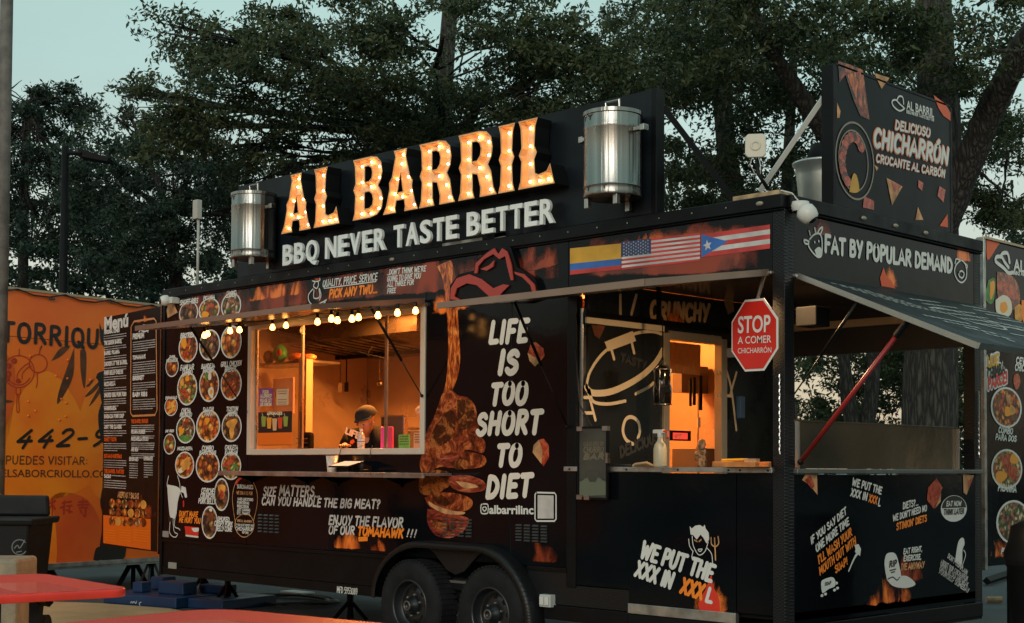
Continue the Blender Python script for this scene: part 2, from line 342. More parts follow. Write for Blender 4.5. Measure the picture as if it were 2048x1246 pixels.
def smooth_pts(P, k=5):
    out = []
    for i in range(len(P) - 1):
        p0 = P[max(i - 1, 0)]; p1 = P[i]; p2 = P[i + 1]; p3 = P[min(i + 2, len(P) - 1)]
        for j in range(k):
            t = j / k
            out.append(tuple(.5 * ((2 * p1[a]) + (-p0[a] + p2[a]) * t + (2 * p0[a] - 5 * p1[a] + 4 * p2[a] - p3[a]) * t * t + (-p0[a] + 3 * p1[a] - 3 * p2[a] + p3[a]) * t ** 3) for a in (0, 1)))
    out.append(P[-1]); return out
def strip2d(P, r, caps=3, taper=0.):
    """polyline -> (verts2d, faces) rounded ribbon"""
    n = len(P); L = []; Rr = []
    for i, p in enumerate(P):
        a = P[max(i - 1, 0)]; b = P[min(i + 1, n - 1)]
        dx, dy = b[0] - a[0], b[1] - a[1]; l = math.hypot(dx, dy) or 1e-6; dx /= l; dy /= l
        rr = r * (1 - taper * i / max(1, n - 1)) if taper >= 0 else r * (1 + taper * (1 - i / max(1, n - 1)))
        L.append((p[0] - dy * rr, p[1] + dx * rr)); Rr.append((p[0] + dy * rr, p[1] - dx * rr))
    V = L + Rr; F = [(i, n + i, n + i + 1, i + 1) for i in range(n - 1)]
    for (c, q, e) in ((P[0], P[1], 0), (P[-1], P[-2], n - 1)):
        rr = math.hypot(V[e][0] - c[0], V[e][1] - c[1])
        ang = math.atan2(c[1] - q[1], c[0] - q[0]); k0 = len(V)
        for j in range(caps + 2):
            th = ang - math.pi / 2 + math.pi * j / (caps + 1); V.append((c[0] + rr * math.cos(th), c[1] + rr * math.sin(th)))
        F.append(tuple(range(k0, k0 + caps + 2)))
    return V, F
def stroke_text(text, wt=.085, slant=.14, jit=.02, gap=.13, seed=0):
    rd = random.Random(hash(text) % 9999 + seed) if False else random.Random(sum(map(ord, text)) + seed)
    strokes = []; x = 0
    for ch in text:
        acc = None
        if ch in 'ÓÚÑ': acc = ch; ch = {'Ó': 'O', 'Ú': 'U', 'Ñ': 'N'}[ch]
        if ch == ' ': x += .34; continue
        if ch not in G: x += .3; continue
        w, ss = G[ch]; dy = rd.uniform(-jit, jit); sc = 1 + rd.uniform(-jit, jit)
        for sdef in ss:
            sm = sdef[0] == 's'; P = [tuple(map(float, q.split(','))) for q in sdef.lstrip('s').split()]
            P = [(x + px_ + slant * py_, py_ * sc + dy) for px_, py_ in P]
            strokes.append((smooth_pts(P) if sm else P))
        if acc == 'Ó' or acc == 'Ú': strokes.append([(x + w * .45 + slant, 1.15), (x + w * .75 + slant, 1.32)])
        if acc == 'Ñ': strokes.append([(x + w * .2 + slant, 1.2), (x + w * .8 + slant, 1.25)])
        x += w + gap
    return strokes, x - gap, wt
def text_geo(S, text, p0, p1, pt, n=.004, wt=.085, slant=.14, jit=.02, gap=.13, zstep=.00012):
    """brush lettering laid on surface S between pixel-measured baseline ends p0, p1 with cap top pt (above p0)"""
    a = S.uv(*p0); b = S.uv(*p1); t = S.uv(*pt)
    dx, dy = b[0] - a[0], b[1] - a[1]; Lb = math.hypot(dx, dy); ex, ey = dx / Lb, dy / Lb; nx, ny = -ey, ex
    h = abs((t[0] - a[0]) * nx + (t[1] - a[1]) * ny)
    st, w, wt = stroke_text(text, wt, slant, jit, gap)
    sx = Lb / max(w, .1); V = []; F = []
    for k, P in enumerate(st):
        Q = [(p[0] * sx, p[1] * h) for p in P]
        v2, f2 = strip2d(Q, wt * 1.1 * (h * .38 + sx * .62)); k0 = len(V)
        for q in v2: V.append(S.pt(a[0] + ex * q[0] + nx * q[1], a[1] + ey * q[0] + ny * q[1], n + zstep * (k % 17)))
        F += [tuple(i + k0 for i in f) for f in f2]
    return V, F
def lettering(S, text, p0, p1, pt, m, parent, n=.004, name='lettering', **k):
    V, F = text_geo(S, text, p0, p1, pt, n, **k)
    return mesh_obj(name, V, F, m, parent)
FCACHE = {}
def font_mesh(text, bold=0.0, extrude=0.0, shear=0.0):
    key = (text, bold, extrude, shear)
    if key in FCACHE: return FCACHE[key]
    cu = bpy.data.curves.new('glyphs', 'FONT'); cu.body = text; cu.size = 1; cu.offset = bold; cu.extrude = extrude; cu.shear = shear; cu.resolution_u = 4
    o = bpy.data.objects.new('glyphs', cu); link(o); bpy.context.view_layer.update()
    me = bpy.data.meshes.new_from_object(o)
    V = [tuple(v.co) for v in me.vertices]; F = [tuple(p.vertices) for p in me.polygons]
    bpy.data.objects.remove(o); bpy.data.curves.remove(cu); bpy.data.meshes.remove(me)
    xs = [v[0] for v in V]; ys = [v[1] for v in V]
    r = (V, F, min(xs), max(xs), min(ys), max(ys)); FCACHE[key] = r; return r
def font_on(S, text, p0, p1, pt, m, parent, n=.004, bold=.02, depth=0., name='lettering', cap=None, shear=0.):
    """clean lettering; depth>0 makes raised letters"""
    a = S.uv(*p0); b = S.uv(*p1); t = S.uv(*pt)
    dx, dy = b[0] - a[0], b[1] - a[1]; Lb = math.hypot(dx, dy); ex, ey = dx / Lb, dy / Lb; nx, ny = -ey, ex
    h = abs((t[0] - a[0]) * nx + (t[1] - a[1]) * ny)
    V, F, x0, x1, y0, y1 = font_mesh(text, bold, .5 if depth else 0., shear)
    capH = cap or .73
    W = [S.pt(a[0] + ex * (v[0] - x0) / (x1 - x0) * Lb + nx * v[1] / capH * h, a[1] + ey * (v[0] - x0) / (x1 - x0) * Lb + ny * v[1] / capH * h, n + (v[2] + .5) * depth if depth else n) for v in V]
    return mesh_obj(name, W, F, m, parent)
def spoly(S, pts, m, parent, n=.004, name='print', smooth_=False, thick=0):
    uv = [S.uv(*p) for p in pts]
    if smooth_: uv = smooth_pts(uv + [uv[0]], 4)[:-1]
    ar = sum(uv[i][0] * uv[(i + 1) % len(uv)][1] - uv[(i + 1) % len(uv)][0] * uv[i][1] for i in range(len(uv)))
    if ar < 0: uv = uv[::-1]
    if thick:
        mb = MB(); mb.prism([S.pt(u, v, n) for u, v in uv], S.N * thick); return mb.build(name, m, parent)
    return mesh_obj(name, [S.pt(u, v, n) for u, v in uv], [tuple(range(len(uv)))], m, parent)
def sline(S, lines, r, m, parent, n=.005, name='print', smooth_=True, mb=None, taper=0.):
    """lines: list of pixel polylines -> ribbons of half width r metres"""
    own = mb is None; mb = mb or MB()
    for k, P in enumerate(lines):
        uv = [S.uv(*p) for p in P]
        if smooth_ and len(uv) > 2: uv = smooth_pts(uv, 5)
        v2, f2 = strip2d(uv, r, taper=taper); mb.add([S.pt(u, v, n + .0002 * (k % 9)) for u, v in v2], f2)
    return mb.build(name, m, parent) if own else mb
def disc_geo(S, cx, cy, rx, ry, n, r0=0., N_=28, e=1.0):
    c = S.uv(cx, cy); a = abs(S.uv(cx + rx, cy)[0] - S.uv(cx - rx, cy)[0]) / 2; b = abs(S.uv(cx, cy + ry)[1] - S.uv(cx, cy - ry)[1]) / 2
    V = []; F = []
    if r0 == 0:
        for k in range(N_):
            th = 2 * math.pi * k / N_; V.append(S.pt(c[0] + a * math.cos(th), c[1] + b * math.sin(th), n))
        F = [tuple(range(N_))]
    else:
        for q in (1., r0):
            for k in range(N_):
                th = 2 * math.pi * k / N_; V.append(S.pt(c[0] + a * q * math.cos(th), c[1] + b * q * math.sin(th), n))
        F = [(k, (k + 1) % N_, N_ + (k + 1) % N_, N_ + k) for k in range(N_)]
    return V, F
def decal(S, pxs, m, parent, n=.0025, name='flame_print'):
    """rectangle (4 pixel corners: bl, br, tr, tl) with UV for a flame print"""
    V = [S.pt(*S.uv(*p), n) for p in pxs]
    o = mesh_obj(name, V, [(0, 1, 2, 3)], m, parent); uvl = o.data.uv_layers.new(name='UVMap')
    for i, c in enumerate(((0, 0), (1, 0), (1, 1), (0, 1))): uvl.data[i].uv = c
    return o
def squiggle_text(S, x0, y0, x1, y1, h, mb, rd, n=.005, ch=.6):
    """fine print too small to read: one line of word-shaped marks between two pixel points"""
    a = S.uv(x0, y0); b = S.uv(x1, y1); L = math.hypot(b[0] - a[0], b[1] - a[1]); ex, ey = (b[0] - a[0]) / L, (b[1] - a[1]) / L; nx, ny = -ey, ex
    t = 0
    while t < L - h:
        w = rd.uniform(1.5, 5) * h * ch; w = min(w, L - t)
        mb.add([S.pt(a[0] + ex * q + nx * r, a[1] + ey * q + ny * r, n) for q, r in ((t, 0), (t + w, 0), (t + w, h), (t, h * rd.uniform(.7, 1)))], [(0, 1, 2, 3)])
        t += w + h * .55
# ================================================================= GROUND AND SETTING
def ground_mat(name, c1, c2, sc, bump, speck=0.):
    m = mat(name, c1, .85, col2=c2, vscale=sc, rvar=.12)
    nt = m.node_tree; N, L = nt.nodes, nt.links; b = N['Principled BSDF']; tc = N.new('ShaderNodeTexCoord')
    v = N.new('ShaderNodeTexNoise'); v.inputs['Scale'].default_value = 90; v.inputs['Detail'].default_value = 6; L.new(tc.outputs['Object'], v.inputs[0])
    bp = N.new('ShaderNodeBump'); bp.inputs['Strength'].default_value = bump; bp.inputs['Distance'].default_value = .01; L.new(v.outputs[0], bp.inputs['Height']); L.new(bp.outputs[0], b.inputs['Normal'])
    src = b.inputs['Base Color'].links[0].from_socket
    mx = N.new('ShaderNodeMix'); mx.data_type = 'RGBA'; mx.blend_type = 'MULTIPLY'; mx.inputs[0].default_value = .8
    rp = N.new('ShaderNodeValToRGB'); rp.color_ramp.elements[0].position = .3; rp.color_ramp.elements[1].position = .7
    rp.color_ramp.elements[0].color = (.45, .45, .45, 1); rp.color_ramp.elements[1].color = (1.5, 1.5, 1.5, 1)
    L.new(v.outputs[0], rp.inputs[0]); L.new(src, mx.inputs[6]); L.new(rp.outputs[0], mx.inputs[7]); L.new(mx.outputs[2], b.inputs['Base Color'])
    return m
gm = ground_mat('asphalt', (.075, .088, .095), (.05, .06, .066), .7, .6)
g = mesh_obj('ground', [(-260, -60, -.004), (60, -60, -.004), (260, 260, -.004), (-60, 260, -.004)], [(0, 1, 2, 3)], gm, kind='structure')
g.data.vertices.foreach_set('co', [-300, -120, -.004, 200, -120, -.004, 300, 380, -.004, -300, 380, -.004])
pm = ground_mat('sandy_concrete', (.64, .43, .22), (.44, .30, .16), 1.3, .5)
# sandy concrete pad in the foreground left, where the tables stand
P = [at_depth(-900, 5.0), at_depth(1500, 4.2), at_depth(1000, 9.4), at_depth(560, 12.6), at_depth(345, 14.5), at_depth(205, 15.0), at_depth(-60, 15.4), at_depth(-900, 17)]
padm = MB(); padm.prism([(p.x, p.y, 0.0) for p in P], (0, 0, .012)); padm.build('pavement', pm, kind='structure')
gr = ground_mat('lawn_soil', (.030, .040, .018), (.018, .025, .012), 2.5, .9)
P = [at_depth(1900, 12.2), at_depth(2700, 12.4), at_depth(2700, 9.2), at_depth(1930, 9.6)]
mesh_obj('lawn', [(p.x, p.y, .002) for p in P], [(0, 1, 2, 3)], gr, kind='structure')

# ================================================================= BLACK FOOD TRAILER
T = thing('food_trailer', 'long black food trailer wrapped in food pictures and lettering, open serving hatches, two axles', 'food trailer', (-3.6, 1.2, 0))
S = Surf((0, 0, 0), (1, 0, 0)); E = Surf((0, 0, 0), (0, 1, 0))
L_ = -7.3; W_ = 2.59; ZR = 3.19
def SX(px, py=900): return S.uv(px, py)[0]
WX0, WX1 = SX(495, 900), SX(850, 900)
WZ0, WZ1 = 1.555, 2.735
PX0 = SX(1137, 935)
Zt = 3.10; Zb = .735; PZ = 2.69; CZ = 1.445
pan = []
def wpan(u0, u1, v0, v1, m='vinyl', t=.05, nn=0., SS=S, name='wall_panel', **k):
    return sbox(name, M[m], T, SS, u0 + .002, u1 - .002, v0 + .002, v1 - .002, nn - t, nn, bev=.002, **k)
HX = SX(1135, 1000)
# upper wall (fascia) in three sheets with visible seams, lower wall in sheets
sx1, sx2, sx3 = SX(1140, 500), SX(1405, 480), -.09
wpan(L_, WX0, Zb, Zt); wpan(WX0, WX1, Zb, WZ0); wpan(WX0, WX1, WZ1, Zt)
wpan(WX1, SX(1023, 700), Zb, Zt); wpan(SX(1023, 700), HX, Zb, Zt)
wpan(HX, sx2, PZ, Zt); wpan(sx2, sx3, PZ, Zt)
# half wall of the open rear porch
a, b_, c_ = SX(1258, 1100), SX(1473, 1100), SX(1548, 1100)
wpan(HX, a, .62, CZ - .02); wpan(a, b_, .53, CZ - .02, nn=.004); wpan(b_, c_, .53, CZ - .02)
sbox('sill_plate', M['trim'], T, S, a, b_, .46, .528, -.03, .012, bev=.003)
dp = mat('diamond_plate_black', (.006, .0065, .0075), .4, rvar=.1, spec=.3, bump=.0)
nt = dp.node_tree; N_, L2 = nt.nodes, nt.links; tc = N_.new('ShaderNodeTexCoord'); w1 = N_.new('ShaderNodeTexWave'); w2 = N_.new('ShaderNodeTexWave')
mp = N_.new('ShaderNodeMapping'); mp.inputs['Rotation'].default_value = (R(45), R(45), R(45)); L2.new(tc.outputs['Object'], mp.inputs[0])
mp2 = N_.new('ShaderNodeMapping'); mp2.inputs['Rotation'].default_value = (R(-45), R(-45), R(45)); L2.new(tc.outputs['Object'], mp2.inputs[0])
for w, q in ((w1, mp), (w2, mp2)):
    w.inputs['Scale'].default_value = 17; L2.new(q.outputs[0], w.inputs[0])
mm = N_.new('ShaderNodeMath'); mm.operation = 'MAXIMUM'; pw = N_.new('ShaderNodeMath'); pw.operation = 'MULTIPLY'
L2.new(w1.outputs[1], pw.inputs[0]); L2.new(w2.outputs[1], pw.inputs[1])
bp = N_.new('ShaderNodeBump'); bp.inputs['Strength'].default_value = .45; bp.inputs['Distance'].default_value = .003; L2.new(pw.outputs[0], bp.inputs['Height']); L2.new(bp.outputs[0], N_['Principled BSDF'].inputs['Normal'])
M['plate'] = dp
# roof rail, seams, corner posts
def rail(S_, u0, u1, name='roof_rail'):
    mb = MB(); mb.sbox(S_, u0, u1, Zt + .003, ZR, -.03, .03); mb.sbox(S_, u0, u1, Zt - .012, Zt + .001, -.02, .022); return mb.build(name, M['black'], T, bev=.006)
rail(S, L_, .0); rail(E, 0.033, W_)
box('roof', mat('roof_skin', (.03, .032, .035), .6, var=.3), T, L_ + .03, -.035, .035, W_, 3.125, 3.165)
mb = MB()
for px in (1023,): mb.sbox(S, SX(px, 800) - .004, SX(px, 800) + .004, Zb, Zt - .02, -.01, .003)
mb.sbox(S, L_ - .01, L_ + .03, .38, Zt, -.05, .012)
mb.sbox(S, L_ + .04, SX(786, 1100), Zb - .03, Zb, -.02, .014)
mb.sbox(S, SX(1056, 1130), HX, Zb - .03, Zb, -.02, .014)
mb.build('seam_trim', M['black'], T, bev=.003)
mb = MB(); mb.box(-.088, .004, -.004, .10, .38, Zt - .001); mb.build('corner_post', M['plate'], T, bev=.004)
mb = MB(); mb.box(-.09, .004, W_ - .1, W_, .38, Zt - .001); mb.build('corner_post', M['plate'], T, bev=.004)
mb = MB(); mb.box(-1.75, -1.66, W_ - .08, W_, .5, Zt - .001); mb.build('corner_post', M['black'], T)
mb = MB(); mb.sbox(S, HX - .005, HX + .085, .60, PZ, -.06, .006); mb.build('door_jamb', M['black'], T, bev=.003)
mb = MB(); mb.sbox(S, HX + .087, HX + .125, CZ, 2.60, -.08, -.02); mb.build('door_jamb', M['fitting'], T, bev=.002)
# skirt below the print, chassis rails
mb = MB(); mb.sbox(S, L_ + .02, SX(770, 1150), .47, Zb - .032, -.03, -.004); mb.build('skirt_panel', M['black'], T)
mb = MB(); mb.sbox(S, L_ + .02, SX(760, 1190), .385, .465, -.06, .002); mb.build('chassis_rail', M['black'], T, bev=.004)
mb = MB(); mb.sbox(S, SX(1056, 1150), HX, .47, Zb - .032, -.03, -.002); mb.sbox(S, HX, a, .47, .615, -.03, -.002); mb.build('skirt_panel', M['plate'], T)
mb = MB(); mb.sbox(S, SX(1090, 1200), a - .002, .36, .465, -.06, .014); mb.build('chassis_rail', M['black'], T, bev=.004)
mb = MB(); mb.box(a, .0, -.01, .08, .30, .455); mb.box(-.08, .0, .08, W_, .34, .44); mb.box(L_, -.1, .9, 1.0, .30, .42); mb.box(L_, -.1, 1.6, 1.7, .30, .42)
for i in range(9): mb.box(L_ + .3 + i * .8, L_ + .36 + i * .8, .1, 2.5, .42, .50)
mb.box(L_, 0, .05, 2.55, .50, .55); mb.build('floor_frame', M['blackm'], T)
# the other walls of the box
mb = MB(); mb.box(L_, L_ + .05, .052, W_, .47, Zt - .02); mb.build('front_wall', M['vinyl'], T)
mb = MB(); mb.box(L_ + .05, -1.75, W_ - .05, W_, .5, Zt - .02); mb.build('back_wall', M['steelw'], T)
mb = MB(); mb.box(-1.66, -.09, W_ - .05, W_ - .01, 2.39, Zt - .02); mb.build('rear_fascia', mat('rear_fascia_grey', (.035, .035, .033), .5, var=.2), T)
mb = MB(); mb.box(-1.66, -.09, W_ - .05, W_ - .01, .5, 1.38); mb.box(-1.66, -.09, W_ - .14, W_ + .04, 1.38, 1.41); mb.build('rear_half_wall', M['black'], T)
# kitchen lining
BX = -1.70
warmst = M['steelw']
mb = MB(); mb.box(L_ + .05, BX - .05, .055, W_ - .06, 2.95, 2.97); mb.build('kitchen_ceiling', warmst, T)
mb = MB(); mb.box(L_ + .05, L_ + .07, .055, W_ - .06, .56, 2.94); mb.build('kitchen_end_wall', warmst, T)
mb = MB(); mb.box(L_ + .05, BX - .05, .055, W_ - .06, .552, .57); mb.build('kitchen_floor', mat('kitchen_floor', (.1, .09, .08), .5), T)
mb = MB()
for x in np.arange(L_ + 1.0, -1.8, 1.22): mb.box(x, x + .012, W_ - .056, W_ - .0505, .57, 2.94)
mb.build('wall_seam', M['fitting'], T)
# bulkhead with its door opening
B = Surf((BX, 0, 0), (0, 1, 0))
d0 = B.uv(1328, 800)[0]; d1 = B.uv(1446, 800)[0]; dt = B.uv(1385, 672)[1]
bl = mat('bulkhead_black', (.010, .010, .009), .3, var=.2, rvar=.06)
for (u0, u1, v0, v1) in ((.055, d0, .55, 2.79), (d1, W_ - .06, .55, 2.79), (d0, d1, dt, 2.79)):
    sbox('bulkhead_panel', bl, T, B, u0 + .001, u1 - .001, v0, v1 - .001, -.045, 0)
mb = MB(); f = .045
mb.sbox(B, d0 - .02, d0 + f, .56, dt, -.05, .02); mb.sbox(B, d1 - f, d1 + .03, .56, dt, -.05, .02); mb.sbox(B, d0 + f, d1 - f, dt - f, dt + .02, -.05, .02)
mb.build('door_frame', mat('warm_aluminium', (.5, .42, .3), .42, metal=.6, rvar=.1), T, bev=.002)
mb = MB(); mb.box(BX, -.09, .055, W_ - .06, 2.792, 2.81); mb.build('porch_ceiling', mat('porch_ceiling_sheet', (.16, .125, .09), .16, metal=.35, var=.2, vscale=.8), T)
mb = MB(); mb.box(BX + .01, -.09, .055, W_ - .06, .552, .56); mb.build('porch_floor', M['plate'], T)
mb = MB(); mb.box(BX + .01, -.1, W_ - .09, W_ - .052, 2.60, 2.66); mb.build('light_strip', mat('pale_wood_strip', (.55, .40, .24), .5), T)
# end fascia and half wall, far panel of the end
ez = E.uv(1780, 581)[1]
wpan(.102, W_ - .102, ez, Zt - .015, SS=E); wpan(.102, W_ - .102, .47, CZ - .025, SS=E)
mb = MB(); mb.sbox(E, .09, W_ - .02, ez - .022, ez - .003, -.01, .025); mb.build('hatch_hinge_trim', M['trim'], T, bev=.002)
mb = MB(); mb.sbox(E, .0, W_ - .0, .36, .465, -.04, .008); mb.build('rear_bumper', M['black'], T, bev=.005)
mb = MB(); mb.sbox(E, .09, W_ - .03, CZ - .018, CZ + .012, -.16, .035); mb.build('counter', mat('dull_counter_steel', (.20, .21, .20), .35, metal=.8, rvar=.1), T, bev=.004)
mb = MB(); mb.sbox(S, HX - .02, c_, CZ - .015, CZ + .018, -.25, .022); mb.build('counter', M['trim'], T, bev=.003)
mb = MB()
for px in (1143, 1257, 1360, 1461, 1484, 1540):
    p = S.uv(px, 938); mb.lathe((p[0], -.024, CZ), [(0, -.003), (.007, -.002), (.007, .003)], 8, 'Y')
mb.build('screw', M['blackm'], T, kind='stuff')
# hatch trim lines over the openings
mb = MB(); mb.sbox(S, WX0 - .03, WX1 + .02, WZ1 + .002, WZ1 + .028, -.01, .03); mb.build('hatch_hinge_trim', M['trim'], T, bev=.002)
mb = MB(); mb.sbox(S, SX(1405, 480), -.08, PZ + .0, PZ + .018, -.01, .03); mb.build('hatch_hinge_trim', M['trim'], T, bev=.002)
# serving window
G0, G1 = SX(598, 800), SX(762, 800)
mb = MB(); f = .055
mb.sbox(S, WX0, WX0 + f, WZ0, WZ1, -.07, .012); mb.sbox(S, WX1 - f, WX1, WZ0, WZ1, -.07, .012)
mb.sbox(S, WX0 + f, WX1 - f, WZ0, WZ0 + .05, -.09, .012); mb.sbox(S, WX0 + f, WX1 - f, WZ1 - .035, WZ1, -.07, .012)
wf = mb.build('window_frame', mat('lit_aluminium', (.66, .60, .50), .42, metal=.35, rvar=.1), T, bev=.003)
for (u0, u1) in ((WX0 + f, G0), (G1, WX1 - f)):
    sbox('pane', M['glass'], wf, S, u0 + .02, u1 - .02, WZ0 + .055, WZ1 - .04, -.048, -.043)
    mb = MB(); mb.sbox(S, u0, u0 + .025, WZ0 + .052, WZ1 - .037, -.055, -.035); mb.sbox(S, u1 - .025, u1, WZ0 + .052, WZ1 - .037, -.055, -.035); mb.build('sash', M['fitting'], wf)
# serving shelf with brackets
s0, s1 = -5.86, -3.07
mb = MB(); mb.box(s0, s1, -.30, -.003, 1.385, 1.405); mb.box(s0, s1, -.306, -.29, 1.368, 1.408); shf = mb.build('serving_shelf', M['trim'], T, bev=.003)
for px in (505, 614, 676, 803):
    x = SX(px, 960); mb = MB(); mb.box(x - .012, x + .012, -.02, -.003, 1.29, 1.383); mb.prism([(x - .01, -.02, 1.383), (x - .01, -.24, 1.383), (x - .01, -.02, 1.31)], (.02, 0, 0)); mb.build('bracket', M['black'], shf)
# hatches (lift-up doors) : dark sheet with trimmed edges
def hatch(name, x0, x1, zh, y1, z1, um, label=None):
    mb = MB(); n = Vector((0, z1 - zh, -(y1 + .03))).normalized() * .035
    a = [(x0, -.035, zh), (x1, -.035, zh), (x1, y1, z1), (x0, y1, z1)]
    mb.prism(a, n if n.z > 0 else -n); h = mb.build('hatch', um, T, bev=.003)
    if label: h['label'] = label
    mb = MB(); d = Vector((0, y1 + .035, z1 - zh)).normalized() * .03
    mb.prism([(x0, y1, z1 - .002), (x1, y1, z1 - .002), (x1, y1 - .006, z1 - .002), (x0, y1 - .006, z1 - .002)], (0, 0, .042))
    mb.prism([(x0 - .006, -.035, zh - .002), (x0 - .006, y1, z1 - .002), (x0 - .001, y1, z1 - .002), (x0 - .001, -.035, zh - .002)], (0, 0, .042))
    mb.prism([(x1 + .001, -.035, zh - .002), (x1 + .001, y1, z1 - .002), (x1 + .006, y1, z1 - .002), (x1 + .006, -.035, zh - .002)], (0, 0, .042))
    mb.build('edge_trim', mat('bronze_trim', (.30, .2, .15), .4, metal=.7, rvar=.1), h); return h
um = mat('hatch_underside', (.03, .03, .03), .25, var=.2, rvar=.05)
h1 = hatch('hatch', WX0 - .03, WX1 + .02, 2.757, -1.15, 2.615, um)
h2 = hatch('hatch', HX - .02, -.10, 2.68, -1.25, 2.50, um)
def strut(p0, p1, f=.55):
    p0, p1 = Vector(p0), Vector(p1); m = p0.lerp(p1, f); mb = MB(); mb.tube([p0, m], .011, 8); mb.tube([m, p1], .005, 6); mb.sphere(p1, .014, 8); return mb.build('gas_strut', M['black'], T, smooth=True)
strut((WX0 + .0, -.62, 2.68), (WX0 + .01, -.03, 1.95), .4)
strut((WX1 - .03, -.55, 2.69), (WX1 - .01, -.03, 2.02), .6)
strut((HX + .0, -.55, 2.60), (HX + .02, -.03, 1.75), .5)
# end hatch: slopes down and outward, printed side up
eh0, eh1 = (.02, ez - .03), (1.235, 2.15)
mb = MB(); dirv = Vector((eh1[0] - eh0[0], 0, eh1[1] - eh0[1])); nn = Vector((-dirv.z, 0, dirv.x)).normalized() * .03
mb.prism([(eh0[0], .11, eh0[1]), (eh1[0], .11, eh1[1]), (eh1[0], 2.47, eh1[1]), (eh0[0], 2.47, eh0[1])], nn)
eh = mb.build('hatch', mat('hatch_print_side', (.012, .016, .018), .55, spec=.15, var=.3, rvar=.08), T, bev=.003, label='black printed hatch sloping out over the end counter')
mb = MB(); mb.prism([(eh0[0], .100, eh0[1]), (eh1[0], .100, eh1[1]), (eh1[0], .107, eh1[1]), (eh0[0], .107, eh0[1])], nn * 1.15)
mb.prism([(eh1[0] + .001, .10, eh1[1]), (eh1[0] + .001, 2.48, eh1[1]), (eh1[0] + .012, 2.48, eh1[1]), (eh1[0] + .012, .10, eh1[1])], nn * 1.2); mb.build('edge_trim', M['fitting'], eh)
HS = Surf(Vector((eh0[0], .11, eh0[1])) + nn, (0, 1, 0), (-dirv.x, 0, -dirv.z))
ms = MB(); rdm = random.Random(5)
def hst(u0, v0, u1, v1, h, sh=.0):  # lettering-like bars lying on the hatch
    L0 = math.hypot(u1 - u0, v1 - v0); t = 0; ex, ey = (u1 - u0) / L0, (v1 - v0) / L0
    while t < L0:
        w = rdm.uniform(.03, .07); ms.add([HS.pt(u0 + ex * q - ey * r, v0 + ey * q + ex * r, .003) for q, r in ((t, 0), (t + w, 0), (t + w, h), (t, h))], [(0, 1, 2, 3)]); t += w + rdm.uniform(.015, .03)
for i in range(8): hst(.15 + .05 * i, -.16 - .05 * i, .5 + .06 * i, -.22 - .05 * i, .022)
for i in range(6): hst(1.0, -.25 - .1 * i, 1.5 + .05 * i, -.2 - .1 * i, .03)
for i in range(5): hst(.35 + .1 * i, -.75 - .09 * i, .8, -.80 - .09 * i, .035)
for i in range(5): hst(1.5 + .08 * i, -.6 - .11 * i, 2.2, -.7 - .1 * i, .045)
for i in range(4): hst(1.9, -.15 - .1 * i, 2.25, -.15 - .1 * i, .035)
ms.build('lettering', mat('faded_white_print', (.34, .34, .32), .5), eh)
sline_uv = lambda pts, r: strip2d(smooth_pts(pts, 5), r)
mb = MB()
for pts in ([(.9, -.45), (1.2, -.4), (1.5, -.6), (1.3, -.8), (1.0, -.7), (.9, -.45)], [(1.2, -.9), (1.6, -.95), (2.1, -1.1)], [(1.3, -.62), (1.7, -.75), (2.0, -.9)]):
    v2, f2 = sline_uv(pts, .012); mb.add([HS.pt(u, v, .0035) for u, v in v2], f2)
mb.build('print', mat('faded_line_print', (.34, .34, .32), .5), eh)
mb = MB(); p0 = at_y(1733, 608, .16); p1 = Vector((.03, .13, 1.50)); p0 = Vector((.78, .16, 2.36))
m_ = p0.lerp(p1, .12); mb.tube([m_, p1], .015, 10)
mb.build('prop_pole', mat('red_pole_paint', (.22, .012, .012), .35), T, smooth=True)
mb = MB(); mb.tube([p0, m_], .022, 10); mb.sphere(p1, .022, 8); mb.build('pole_end', M['black'], T)
strut((.45, .12, 2.48), (-.02, .10, 1.9), .55)
# sneeze guard of clear sheet on the end counter, dull brown reflections mottled into its colour
g0, g1, gt = E.uv(1608, 900)[0], E.uv(1925, 900)[0], 1.76
gm_ = mat('reflection_mottled_guard', (.22, .17, .11), .2, metal=.7, col2=(.05, .05, .04), vscale=.9, bump=.15, bscale=2, bdist=.05, rvar=.05)
mb = MB(); mb.sbox(E, g0, g1, CZ + .014, gt, -.06, -.055); mb.sbox(E, g0, g1, gt, gt + .012, -.20, -.05); mb.build('counter_guard', gm_, T, bev=.001)
mb = MB(); mb.sbox(E, g0 - .012, g0, CZ + .014, gt, -.06, -.03); mb.sbox(E, g1, g1 + .015, CZ + .014, gt, -.06, -.03); mb.build('guard_edge', M['fitting'], T)
# chain on the post
mb = MB()
for i in range(22):
    c = Vector((-.03, -.012, 2.05 - i * .023)); mb.tube([c, c + Vector((.006 if i % 2 else 0, -.004, -.02))], .005, 6)
mb.build('chain', M['fitting'], T)
mb = MB()
for i in range(22):
    c = Vector((.012, 2.53, 2.05 - i * .023)); mb.tube([c, c + Vector((.004, .006 if i % 2 else 0, -.02))], .005, 6)
mb.build('chain', M['fitting'], T)
